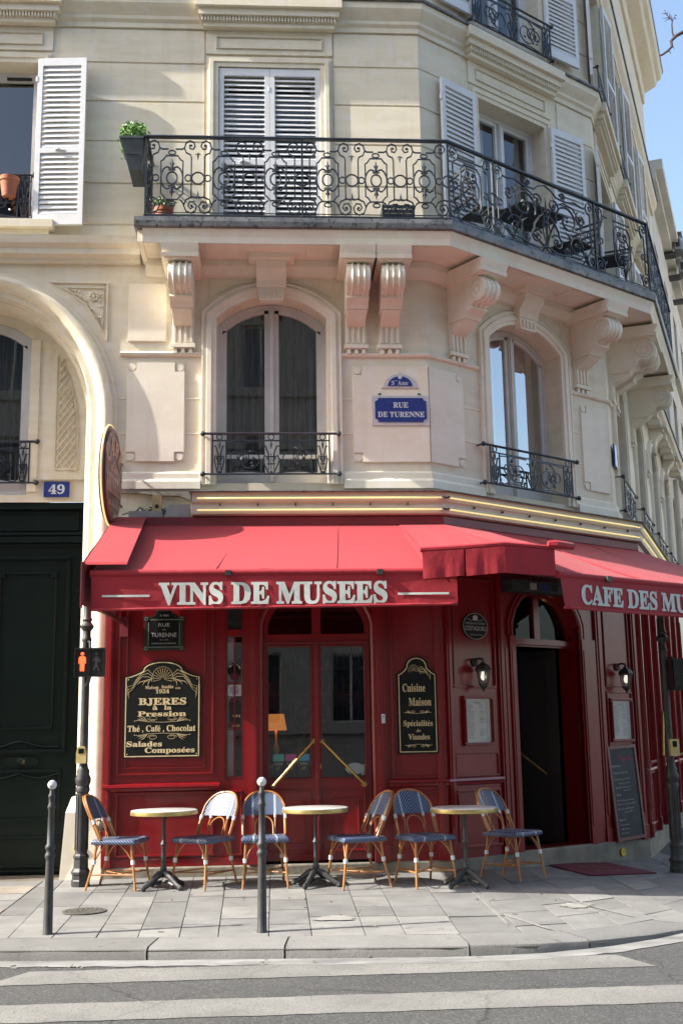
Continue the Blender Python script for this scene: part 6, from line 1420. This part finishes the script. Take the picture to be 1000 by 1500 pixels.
def signal_post(x, y, label, headrot, left):
    z0 = gz(x, y); p = thing('signal_post', label, 'signal post', (x, y, z0), 0, 'pedestrian signal posts')
    prof8 = [(.085, -.02), (.085, .05), (.078, .06), (.078, .10), (.088, .11), (.088, .13), (.068, .16), (.064, .24), (.072, .25), (.072, .27), (.056, .29)]
    sub('base', 'iron_matt', p, lambda mb: mb.lathe(prof8, 8))
    def f(mb):
        mb.lathe([(.056, .29), (.056, .84)], 16)
        for k in range(10): a = 2*math.pi*k/10; mb.box(-.006, .006, -.062, -.05, .32, .82, Matrix.Rotation(a, 4, 'Z'))
        mb.lathe([(.064, .84), (.066, .87), (.058, .89), (.072, .93), (.074, .96), (.056, 1.0), (.060, 1.03), (.044, 1.06), (.04, 1.09)], 18)
    sub('fluted_column', 'iron_matt', p, f, smooth=True)
    sub('shaft', 'iron_matt', p, lambda mb: mb.lathe([(.040, 1.09), (.036, 1.6), (.036, 2.22), (.046, 2.24), (.046, 2.26), (.036, 2.28), (.036, 2.33), (.06, 2.36), (.065, 2.38), (.05, 2.40), (.038, 2.42), (.05, 2.44), (.036, 2.47), (.034, 2.62)], 18), smooth=True)
    hd = sub('signal_head', 'cable' if False else 'black_wood', p, (lambda mb: mb.box(-.075, .185, -.155, -.045, 1.895, 2.155)) if left else (lambda mb: mb.box(.06, .30, -.12, .10, 1.86, 2.14)))
    if left:
        sub('visor', 'black_wood', hd, lambda mb: (mb.box(-.085, .195, -.175, -.155, 2.145, 2.16), mb.box(-.085, -.075, -.175, -.155, 1.89, 2.145), mb.box(.185, .195, -.175, -.155, 1.89, 2.145), mb.box(-.075, .185, -.165, -.155, 1.89, 1.90), mb.box(.052, .058, -.165, -.155, 1.90, 2.145)))
        sub('red_figure', 'red_man', hd, lambda mb: man(mb, Matrix.Translation((0, -.156, 0)), -.012, 2.025, .95)); sub('walking_figure', 'dim_man', hd, lambda mb: man(mb, Matrix.Translation((0, -.156, 0)), .12, 2.025, .95, True))
        sub('clamp', 'iron_matt', p, lambda mb: (mb.tube([(0, 0, 2.24), (.04, -.06, 2.22), (.05, -.09, 2.15)], .014, 6), mb.tube([(0, 0, 1.80), (.03, -.06, 1.84), (.05, -.09, 1.9)], .018, 6)))
        bx = sub('push_box', 'yellow_plastic', p, lambda mb: mb.prism([(-.055, 1.10), (.035, 1.10), (.035, 1.20), (.02, 1.255), (-.04, 1.255), (-.055, 1.20)], -.10, -.035, 'y'))
    else:
        sub('visor', 'iron_matt', hd, lambda mb: (mb.prism([(-.13, 1.86), (.10, 1.86), (.08, 1.83), (-.10, 1.83)], .06, .30, 'x'), mb.box(.05, .31, -.13, .11, 2.14, 2.155)))
        sub('walking_figure', 'plastic_grey', hd, lambda mb: mb.tube([(.18+a*.6, -.123, 1.99+b*.6) for a, b in ((-.04, -.05), (-.04, .02), (0, .05), (.04, .02), (.04, -.05), (0, -.03))], .004, 4, closed=True))
        sub('clamp', 'iron_matt', p, lambda mb: (mb.tube([(0, 0, 2.16), (.08, -.0, 2.18), (.12, 0, 2.15)], .012, 6), mb.tube([(0, 0, 1.86), (.07, 0, 1.83), (.12, 0, 1.85)], .012, 6)))
        bx = sub('push_box', 'yellow_plastic', p, lambda mb: mb.box(-.02, .075, -.085, -.035, 1.16, 1.33))
    sub('push_plate', 'green_door', bx, (lambda mb: mb.box(-.035, .015, -.103, -.1, 1.19, 1.235)) if left else (lambda mb: mb.box(.005, .05, -.088, -.085, 1.25, 1.31)))
    return p
signal_post(-1.745, -.437, 'left pedestrian signal showing a red figure beside the coach door', 0, True)
signal_post(4.13, .40, 'right dark iron signal post at the frame edge beyond the doormat', 0, False)
dc = wall_thing('round_vent', 'small dark round wall hydrant cap behind the left signal post', 'vent', 'F', -3.28, .12, .49); sub('ring', 'iron_matt', dc, lambda mb: mb.lathe([(.05, 0), (.065, .02), (.065, .05), (.04, .06)], 16, M=Matrix.Rotation(R(90), 4, 'X')), smooth=True)

# ================================================================== bistro tables and chairs
def table(x, y, label):
    t = thing('bistro_table', label, 'table', (x, y, gz(x, y)), random.uniform(0, 1), 'round bistro tables')
    sub('tabletop', 'marble', t, lambda mb: mb.lathe([(.29, .672), (.297, .675), (.297, .683), (.29, .686)], 48), smooth=True)
    sub('brass_rim', 'brass_worn', t, lambda mb: mb.lathe([(.288, .643), (.300, .645), (.302, .66), (.300, .677), (.296, .680)], 48, cap=False), smooth=True)
    sub('underside', 'black_wood', t, lambda mb: mb.lathe([(.05, .63), (.287, .642)], 32))
    sub('column', 'iron_matt', t, lambda mb: mb.lathe([(.032, .10), (.028, .16), (.034, .17), (.022, .20), (.018, .36), (.024, .37), (.03, .385), (.024, .40), (.017, .41), (.015, .60), (.03, .63)], 14), smooth=True)
    sub('column_knob', 'brass_worn' if False else 'iron', t, lambda mb: mb.ball((0, 0, .385), .026, 12), smooth='all')
    for k in range(4):
        a = k*math.pi/2+.4; d = lambda r, z: (r*math.cos(a), r*math.sin(a), z)
        sub('foot', 'iron_matt', t, lambda mb: (mb.tube([d(.01, .13), d(.06, .12), d(.12, .085), d(.18, .045), d(.225, .028), d(.245, .018)], [.028, .030, .024, .020, .022, .012], 8), mb.ball(d(.225, .02), .024, 8), mb.tube([d(.03, .06), d(.09, .055), d(.14, .04)], .014, 6), mb.ball(d(.09, .10), .022, 6)), smooth=True)
    return t
table(-.966, -.737, 'round marble table between the two leftmost rattan chairs'); table(.40, -.80, 'round marble table before the glazed door behind the middle bollard gap'); table(1.723, -1.0, 'round marble table at the corner beside the chair near the doormat')

def uvmesh(name, grid, uvs, m, parent, thick=0):
    nu = len(grid[0]); nv = len(grid); vs = [p for r in grid for p in r]; uu = [u for r in uvs for u in r]
    fs = [(j*nu+i, j*nu+i+1, (j+1)*nu+i+1, (j+1)*nu+i) for j in range(nv-1) for i in range(nu-1)]
    me = bpy.data.meshes.new(name); me.from_pydata(vs, [], fs); l = me.uv_layers.new(name='UVMap')
    for p in me.polygons:
        for li in p.loop_indices: l.data[li].uv = uu[me.loops[li].vertex_index]
    me.materials.append(MAT[m]); me.polygons.foreach_set('use_smooth', [True]*len(me.polygons)); me.set_sharp_from_angle(angle=R(50)); me.update()
    o = bpy.data.objects.new(name, me); C.objects.link(o); o.parent = parent; return o
def chair_proto(label, flip=1):
    c = thing('bistro_chair', label, 'chair', (0, 0, 0), 0, 'rattan bistro chairs')
    # seat: rounded woven pad rolled over its edge
    rows = []; uv = []; nu = 25
    def edge(k, z, dy=0):
        r = []; 
        for i in range(nu):
            t = -1+2*i/(nu-1); r.append(t)
        return r
    outline = lambda t: (.205*t*(1.0 if True else 0), 0)
    prof = [(0.0, .452), (.5, .456), (.85, .456), (.96, .450), (1.0, .437), (1.0, .415), (.97, .408)]
    # grid in y (front -.215 .. back .19), wrapped down at the front and the sides
    ys = [(-.205, .405, .030), (-.217, .415, .02), (-.222, .432, .01), (-.214, .449, 0), (-.19, .456, 0), (-.12, .455, 0), (-.02, .452, 0), (.08, .452, 0), (.15, .456, 0), (.185, .452, 0), (.197, .440, .01), (.195, .42, .02)]
    xs = [(-.208, .408), (-.216, .420), (-.216, .436), (-.208, .449), (-.19, .455), (-.15, .455), (-.1, .453), (-.05, .452), (0, .452), (.05, .452), (.1, .453), (.15, .455), (.19, .455), (.208, .449), (.216, .436), (.216, .420), (.208, .408)]
    v = 0; prev = None
    for yy, zz, _ in ys:
        if prev: v += math.hypot(yy-prev[0], zz-prev[1])
        prev = (yy, zz); rr = []; ur = []; tp = 1-.10*max(0, (yy+.05))/.25
        u = 0; us = []; px = None
        for x, z in xs:
            if px: u += math.hypot(x-px[0], z-px[1])
            px = (x, z); us.append(u)
        mid = us[len(us)//2]
        for (x, z), q in zip(xs, us):
            rr.append((x*tp, yy, min(z, zz))); ur.append((q-mid, v))
        rows.append(rr); uv.append(ur)
    uvmesh('seat', rows, uv, 'weave', c)
    sub('seat_frame', 'rattan', c, lambda mb: mb.tube([(-.185, -.19, .415), (.185, -.19, .415), (.17, .17, .415), (-.17, .17, .415)], .012, 6, closed=True), smooth=True)
    # backrest: leaning back, curved round the sitter, round-topped
    def bp(x, h):        # point of the back surface at lateral x, height h above the seat
        lean = .13+.46*(h) ; curve = -.55*(x*x)*1.6
        return (x, lean+curve, .44+h)
    hw = .195; hs_, htop = .19, .40
    def top(x): return hs_+(htop-hs_)*math.sqrt(max(0, 1-(abs(x)/(hw+.012))**2.6))
    rows = []; uv = []; nx = 21
    for j in range(9):
        rr = []; ur = []
        for i in range(nx):
            x = -hw+2*hw*i/(nx-1); h = hs_-.0+(top(x)-hs_-.004)*j/8; p = bp(x, h); rr.append(p); ur.append((x, h))
        rows.append(rr); uv.append(ur)
    uvmesh('backrest', rows, uv, 'weave', c)
    back = [[(p[0], p[1]+.008, p[2]) for p in r] for r in rows]; uvmesh('backrest_rear', back, uv, 'weave', c)
    hoop = [(-.165, .15, .40)]+[bp(-hw-.005, h) for h in (.02, .1, .19)]+[bp(x, top(x)+.006) for x in [-(hw+.004)*math.cos(math.pi*i/16) for i in range(1, 16)]]+[bp(hw+.005, h) for h in (.19, .1, .02)]+[(.165, .15, .40)]
    sub('back_frame', 'rattan', c, lambda mb: mb.tube(hoop, .0108, 8), smooth=True)
    hoop2 = [(p[0]*.965, p[1]+.022, p[2]-.004) for p in hoop]; sub('back_frame', 'rattan', c, lambda mb: mb.tube(hoop2, .0078, 6), smooth=True)
    for sx in (-1, 1):
        sub('back_slat', 'rattan', c, lambda mb: mb.tube([(sx*.10, .155, .41), bp(sx*.105, .1), bp(sx*.105, .2)], .0078, 6), smooth=True)
        sub('binding', 'binding', c, lambda mb: (mb.tube([bp(sx*.105, .165), bp(sx*.105, .195)], .0125, 6), mb.tube([bp(sx*(hw+.005), .155), bp(sx*(hw+.005), .19)], .016, 8)), smooth=True)
    sub('back_arch', 'rattan', c, lambda mb: mb.tube([bp(-.085, -.01)]+[bp(.085*-math.cos(math.pi*i/12), .09+.085*math.sin(math.pi*i/12)) for i in range(13)]+[bp(.085, -.01)], .007, 6), smooth=True)
    F4 = {}
    for sx in (-1, 1):
        for sy, top_, mid, low in ((-1, (sx*.175, -.175, .425), (sx*.185, -.20, .25), (sx*.205, -.235, .0)), (1, (sx*.16, .155, .42), (sx*.165, .175, .25), (sx*.185, .245, .0))):
            sub('leg', 'rattan', c, lambda mb: mb.tube([top_, mid, ((mid[0]+low[0])/2, (mid[1]+low[1])/2, .12), low], [.0118, .0118, .0112, .0105], 8), smooth=True)
            sub('binding', 'binding', c, lambda mb: mb.tube([(mid[0], mid[1], mid[2]+.018), (mid[0]*1.005, mid[1]*1.01, mid[2]-.02)], .019, 8), smooth=True)
            sub('brace', 'rattan', c, lambda mb: (mb.tube([(mid[0]*.98, mid[1], mid[2]+.01), (sx*.14, mid[1]*.96, .34), (sx*.075, top_[1], .415)], .0066, 6), mb.tube([(mid[0], mid[1]*.97, mid[2]+.01), (mid[0]*.97, mid[1]*.7, .34), (sx*.17, sy*.06, .415)], .0066, 6)), smooth=True)
            F4[(sx, sy)] = ((mid[0]*.55+low[0]*.45), (mid[1]*.55+low[1]*.45), .138)
    f = F4
    for pa, pb in ((f[(-1, -1)], f[(-1, 1)]), (f[(1, -1)], f[(1, 1)])): sub('stretcher', 'rattan', c, lambda mb: mb.tube([pa, pb], .0078, 6), smooth=True)
    for pa, pb in ((f[(-1, -1)], f[(1, 1)]), (f[(1, -1)], f[(-1, 1)])): sub('stretcher', 'rattan', c, lambda mb: mb.tube([pa, ((pa[0]+pb[0])/2, (pa[1]+pb[1])/2, .13), pb], .0066, 6), smooth=True)
    return c
proto = chair_proto('navy and white rattan chair at far left turned to the first table')
spots = [(-1.38, -.62, 78, None), (-.60, -.66, -38, 'rattan chair right of the first table turned toward it, its back to the glazed door'),
         (-.06, -.70, 2, 'rattan chair facing the street directly behind the middle bollard'), (.78, -.86, -72, 'rattan chair seen from the side with its back to the tall narrow board'),
         (1.37, -.88, 20, 'rattan chair facing out just left of the corner table'), (2.27, -.36, 42, 'rattan chair in shade right of the corner table by the open door')]
for i, (x, y, a, lb) in enumerate(spots):
    o = proto if i == 0 else copy_tree(proto)
    o.location = (x, y, gz(x, y)); o.rotation_euler = (0, 0, R(a)); o.scale = (.98, .98, .965)
    if lb: o['label'] = lb

# ================================================================== things on the balcony and sills
def foliage(name, m, parent, c, rad, n, size, seed, squash=(1, 1, 1), droop=0):
    rnd = random.Random(seed); mb = MB()
    for _ in range(n):
        while True:
            p = Vector((rnd.uniform(-1, 1), rnd.uniform(-1, 1), rnd.uniform(-1, 1)))
            if .25 < p.length < 1: break
        p *= rnd.uniform(.75, 1.08); q = Vector((c[0]+p.x*rad*squash[0], c[1]+p.y*rad*squash[1], c[2]+p.z*rad*squash[2])); s = size*rnd.uniform(.6, 1.3)
        if droop and rnd.random() < .15: q.z -= rnd.uniform(0, droop)
        d = Vector((rnd.gauss(0, 1), rnd.gauss(0, 1), rnd.gauss(0, 1)+.3)).normalized(); e = d.cross(Vector((rnd.gauss(0, 1), rnd.gauss(0, 1), rnd.gauss(0, 1)))).normalized()
        mb.add([q-d*s, q+e*s*.5, q+d*s, q-e*s*.5], [(0, 1, 2, 3)], Matrix())
    return mb.build(name, m, parent, kind='stuff')
plt = wall_thing('hanging_planter', 'grey balcony planter with leafy green plant hung on the left railing end', 'planter', 'F', -3.09, .40, 7.10)
plt.scale = (.86, .72, .84)
sub('box', 'planter_grey', plt, lambda mb: (mb.add([(-.05, -.26, 0), (.10, -.26, 0), (.10, .26, 0), (-.05, .26, 0), (-.155, -.32, .40), (.12, -.32, .40), (.12, .32, .40), (-.155, .32, .40)], [(0, 3, 2, 1), (0, 1, 5, 4), (1, 2, 6, 5), (2, 3, 7, 6), (3, 0, 4, 7)]), mb.box(-.165, .125, -.33, .33, .40, .43), mb.box(-.09, .06, -.30, -.285, .2, .205)))
sub('soil', 'bark', plt, lambda mb: mb.box(-.14, .11, -.3, .3, .38, .41))
foliage('leaves', 'leaf', plt, (-.02, 0, .56), .22, 1500, .024, 2, (.9, 1.5, .85), .22)
def pot(loc, r, h, label, m='terracotta', leaves=None, ob='flower_pot'):
    p = thing(ob, label, 'flower pot', loc); sub('pot', m, p, lambda mb: mb.lathe([(r*.65, 0), (r*.9, h*.78), (r, h*.8), (r*1.03, h), (r*.9, h), (r*.85, h*.85)], 24), smooth=True); sub('soil', 'bark', p, lambda mb: mb.lathe([(.001, h*.86), (r*.86, h*.86)], 16, cap=False))
    if leaves: foliage('leaves', leaves, p, (0, 0, h*1.25), r*1.15, 260, .02, 8, (1.2, 1.2, .6))
    return p
pot(tuple(fp('F', -2.79, .38, 6.566)), .10, .20, 'small terracotta pot with pale leaves on the balcony floor', leaves='leaf_pale')
pot(tuple(fp('F', -4.47, .075, 7.03)), .105, .22, 'terracotta pot hung on the guard rail of the upper left window')
cr = wall_thing('plastic_crate', 'dark slatted crate standing on the balcony floor behind the railing', 'crate', 'F', -.33, .42, 6.566)
for k in range(4): sub('slat', 'planter_grey', cr, lambda mb: mb.box(-.17, .17, -.12, -.105, .02+k*.05, .055+k*.05))
sub('frame', 'planter_grey', cr, lambda mb: (mb.box(-.17, -.15, -.105, .12, 0, .22), mb.box(.15, .17, -.105, .12, 0, .22), mb.box(-.15, .15, .105, .12, 0, .22)))
bt_ = wall_thing('folding_table', 'dark slatted folding table on the balcony before the chamfer window', 'table', 'C', 1.38, .30, 6.566)
for k in range(8): sub('slat', 'iron_matt', bt_, lambda mb: mb.box(-.36, .36, -.26+k*.066, -.205+k*.066, .60, .62))
for sx in (-1, 1): sub('leg', 'iron_matt', bt_, lambda mb: (mb.tube([(sx*.28, -.22, .0), (sx*.28, .22, .60)], .012, 6), mb.tube([(sx*.26, .22, .0), (sx*.26, -.22, .60)], .012, 6)))
def fchair(s_, rot, label, lean=18):
    c = wall_thing('folding_chair', label, 'chair', 'C', s_, .32, 6.566, 'folding chairs on the balcony'); c.rotation_euler = (0, 0, AC+R(rot))
    for k in range(5): sub('seat_slat', 'iron_matt', c, lambda mb: mb.box(-.19, .19, -.18+k*.075, -.12+k*.075, .40, .415))
    for k in range(4): sub('back_slat', 'iron_matt', c, lambda mb: mb.tube([(-.19, .19+(.10+k*.1)*math.tan(R(lean)), .52+k*.1), (.19, .19+(.10+k*.1)*math.tan(R(lean)), .52+k*.1)], .015, 4))
    for sx in (-1, 1): sub('leg', 'iron_matt', c, lambda mb: (mb.tube([(sx*.2, -.2, 0), (sx*.2, .19, .42), (sx*.2, .19+.45*math.tan(R(lean)), .86)], .012, 6), mb.tube([(sx*.18, .2, 0), (sx*.18, -.18, .41)], .012, 6)))
fchair(.62, 75, 'dark folding chair on the balcony left of the folding table'); fchair(2.10, -80, 'dark folding chair on the balcony right of the folding table', 28)
fchair(2.80, -60, 'dark folded seat low behind the last chamfer railing panel', 50)
# reed screen along the side-street railing
rs = thing('privacy_screen', 'blue grey mottled screen tied along the side street railing', 'screen')
mat('screen_fabric', (.03, .05, .09), .9, (.27, .34, .44), 26, (1, 1, .5), 3, mixlo=.45, mixhi=.6)
sub('fabric', 'screen_fabric', rs, lambda mb: mb.box(-.02, 3.02, -.60, -.597, bz0+.03, bz1-.02, S)); sub('tie_batten', 'iron_matt', rs, lambda mb: mb.box(-.02, 3.02, -.598, -.59, bz1-.05, bz1-.03, S))

# ================================================================== beyond: side street, branch, opposite side
def plain_block(name, label, M, L, Dp, Hh, m, floors, z1, pitch=2.4, roof=True, frame='cream_paint', group=None, sill0=1.0, fh=3.1, wh=1.9):
    b = thing(name, label, 'building', group=group); mb = MB(); ops = []
    for k in range(floors):
        for i in range(int((L-1)/pitch)): x = .9+i*pitch; ops.append((x, x+1.05, z1+k*fh, z1+k*fh+wh))
    cols = sorted(set((o[0], o[1]) for o in ops)); xs = 0
    def q(x0, x1, a, c): mb.add([(x0, 0, a), (x1, 0, a), (x1, 0, c), (x0, 0, c)], [(0, 1, 2, 3)], M)
    for a, c in cols:
        q(xs, a, -.2, Hh); zz = -.2
        for o in sorted(o for o in ops if o[0] == a):
            q(a, c, zz, o[2]); zz = o[3]
            for e in (a, c): mb.add([(e, 0, o[2]), (e, .25, o[2]), (e, .25, o[3]), (e, 0, o[3])], [(0, 1, 2, 3)], M)
            mb.add([(a, 0, o[3]), (c, 0, o[3]), (c, .25, o[3]), (a, .25, o[3])], [(0, 1, 2, 3)], M); mb.add([(a, 0, o[2]), (c, 0, o[2]), (c, .25, o[2]), (a, .25, o[2])], [(0, 1, 2, 3)], M)
        q(a, c, zz, Hh); xs = c
    q(xs, L, -.2, Hh)
    mb.add([(0, 0, -.2), (0, Dp, -.2), (0, Dp, Hh), (0, 0, Hh)], [(0, 1, 2, 3)], M); mb.add([(L, 0, -.2), (L, Dp, -.2), (L, Dp, Hh), (L, 0, Hh)], [(0, 1, 2, 3)], M); mb.add([(0, 0, Hh), (L, 0, Hh), (L, Dp, Hh), (0, Dp, Hh)], [(0, 1, 2, 3)], M)
    mb.build('wall', m, b)
    wm = MB(); wm.box(0, 1.05, .12, .16, 0, .06); wm.box(0, 1.05, .12, .16, wh-.06, wh); wm.box(0, .06, .12, .16, .06, wh-.06); wm.box(.99, 1.05, .12, .16, .06, wh-.06); wm.box(.49, .56, .12, .16, .06, wh-.06)
    o0 = wm.build('window', frame, b); pm = MB(); pm.add([(.05, .15, .05), (1, .15, .05), (1, .15, wh-.05), (.05, .15, wh-.05)], [(0, 1, 2, 3)]); p0 = pm.build('pane', 'dark_pane', o0)
    first = True
    for a, c, zb, zt in ops:
        if first: o0.matrix_local = M @ Matrix.Translation((a, 0, zb)); first = False; continue
        o = bpy.data.objects.new('window', o0.data); C.objects.link(o); o.parent = b; o.matrix_local = M @ Matrix.Translation((a, 0, zb)); p = bpy.data.objects.new('pane', p0.data); C.objects.link(p); p.parent = o
    for k in range(floors): sub('string_course', m, b, lambda mb: mb.box(0, L, -.12, 0, z1+k*fh-.28, z1+k*fh-.12, M))
    sub('cornice', m, b, lambda mb: (mb.box(0, L, -.35, 0, Hh-.25, Hh-.02, M), mb.box(0, L, -.2, 0, Hh-.45, Hh-.2501, M)))
    if roof:
        sub('roof', 'roof_slate', b, lambda mb: mb.add([(0, .1, Hh), (L, .1, Hh), (L, 1.7, Hh+3.2), (0, 1.7, Hh+3.2), (L, Dp, Hh+3.6), (0, Dp, Hh+3.6), (0, Dp, Hh), (L, Dp, Hh)], [(0, 1, 2, 3), (3, 2, 4, 5), (0, 3, 5, 6), (1, 7, 4, 2)], M))
        for i in range(int(L/4.8)): sub('dormer', 'roof_slate', b, lambda mb: (mb.box(1.2+i*4.8, 2.4+i*4.8, .35, 2.2, Hh, Hh+1.8, M), mb.box(1.1+i*4.8, 2.5+i*4.8, .25, 2.3, Hh+1.8, Hh+1.95, M)))
    return b
mat('dark_pane', (.03, .04, .05), .08, spec=.8)
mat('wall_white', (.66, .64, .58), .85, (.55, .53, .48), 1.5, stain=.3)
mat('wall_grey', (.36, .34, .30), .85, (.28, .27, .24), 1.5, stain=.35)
plain_block('apartment_building', 'pale plastered building next along the side street beyond the downpipe', S @ Matrix.Translation((9.7, .05, 0)), 22, 9, 13.35, 'wall_white', 3, 4.2, roof=False, fh=2.9)
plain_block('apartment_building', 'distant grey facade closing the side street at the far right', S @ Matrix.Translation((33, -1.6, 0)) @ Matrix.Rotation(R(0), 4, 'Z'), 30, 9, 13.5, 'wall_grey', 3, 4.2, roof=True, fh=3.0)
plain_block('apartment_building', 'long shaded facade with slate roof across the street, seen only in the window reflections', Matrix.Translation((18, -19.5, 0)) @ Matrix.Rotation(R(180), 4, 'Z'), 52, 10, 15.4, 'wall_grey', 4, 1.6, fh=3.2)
plain_block('apartment_building', 'sunlit cream facade across the side street, outside the frame at right', Matrix.Translation((18.4, 6.4, 0)) @ Matrix.Rotation(AS+math.pi, 4, 'Z') @ Matrix.Translation((-34, 0, 0)), 34, 9, 14.5, 'wall_white', 4, 1.2, fh=3.2)
# air-conditioning cages on the far wall
for k, (x, y, z) in enumerate(((10.02, 14.45, 12.86), (10.49, 15.45, 12.70), (10.97, 16.45, 12.45))):
    a = thing('air_conditioner', ['uppermost grey air conditioner cage against the sky at right', 'middle grey air conditioner cage against the sky at right', 'lowest grey air conditioner cage at the right frame edge'][k], 'air conditioner', (x, y, z), AS, 'air conditioner cages')
    a.scale = (.62, .45, .62)
    sub('case', 'plastic_grey', a, lambda mb: (mb.box(-.25, .25, -.40, -.05, .1, .62)))
    sub('fan_grille', 'iron_matt', a, lambda mb: (mb.box(-.262, -.251, -.33, -.12, .2, .52), mb.box(-.15, .15, -.415, -.401, .2, .52)))
    sub('cage', 'zinc', a, lambda mb: [mb.box(px, px+.03, py, py+.03, 0, .8) for px in (-.32, .29) for py in (-.48, -.05)] and [mb.box(-.32, .32, -.48, -.02, z_, z_+.035) for z_ in (0, .78)] and None)
    sub('wall_bracket', 'iron_matt', a, lambda mb: mb.box(-.3, .3, -.05, 1.2, -.05, .0))
# bare street tree to the right; only its twigs reach the frame
tr = thing('bare_tree', 'bare dark twigs of a street tree against the sky at top right', 'tree', (13.4, 12.0, -.13))
sub('trunk', 'bark', tr, lambda mb: mb.tube([(0, 0, -.1), (.05, .1, 4), (-.1, .3, 8), (-.25, .6, 12), (-.5, 1.0, 15.5)], [.22, .19, .15, .11, .07], 10), smooth=True)
TX = lambda *p: (p[0]-13.4, p[1]-12.0, p[2]+.13)
mbt = MB()
def tw(pts, r0, r1): mbt.tube([TX(*p) for p in pts], [r0+(r1-r0)*i/(len(pts)-1) for i in range(len(pts))], 6)
tw([(12.9, 13.0, 15.3), (12.2, 13.0, 16.6), (11.2, 13, 17.6), (10.27, 13, 18.03), (10.1, 13, 18.01), (9.93, 13, 17.91), (9.85, 13, 17.83), (9.78, 13, 17.76), (9.79, 13, 17.61), (9.69, 13, 17.5), (9.55, 13, 17.39), (9.38, 13, 17.31)], .06, .022)
tw([(9.86, 13, 17.83), (9.83, 13, 17.98), (9.83, 13, 18.2), (9.85, 13, 18.30), (9.79, 13, 18.39), (9.72, 13, 18.47), (9.67, 13, 18.61)], .024, .006)
for a, b in (((9.84, 18.28), (9.93, 18.46)), ((9.93, 18.46), (9.99, 18.47)), ((9.79, 18.39), (9.62, 18.38)), ((9.72, 18.46), (9.76, 18.58)), ((9.84, 18.3), (9.84, 18.5)), ((9.79, 18.37), (9.66, 18.30)), ((9.79, 17.61), (9.86, 17.56)), ((9.70, 17.5), (9.76, 17.42)), ((9.80, 18.4), (9.79, 18.55)), ((9.7, 18.5), (9.61, 18.52)), ((9.9, 18.4), (9.97, 18.36))):
    tw([(a[0], 13, a[1]), ((a[0]+b[0])/2+.012, 13.02, (a[1]+b[1])/2+.01), (b[0], 13.03, b[1])], .014, .003)
mbt.build('branch', 'bark', tr, smooth=True)
bpy.data.objects.remove(_to)
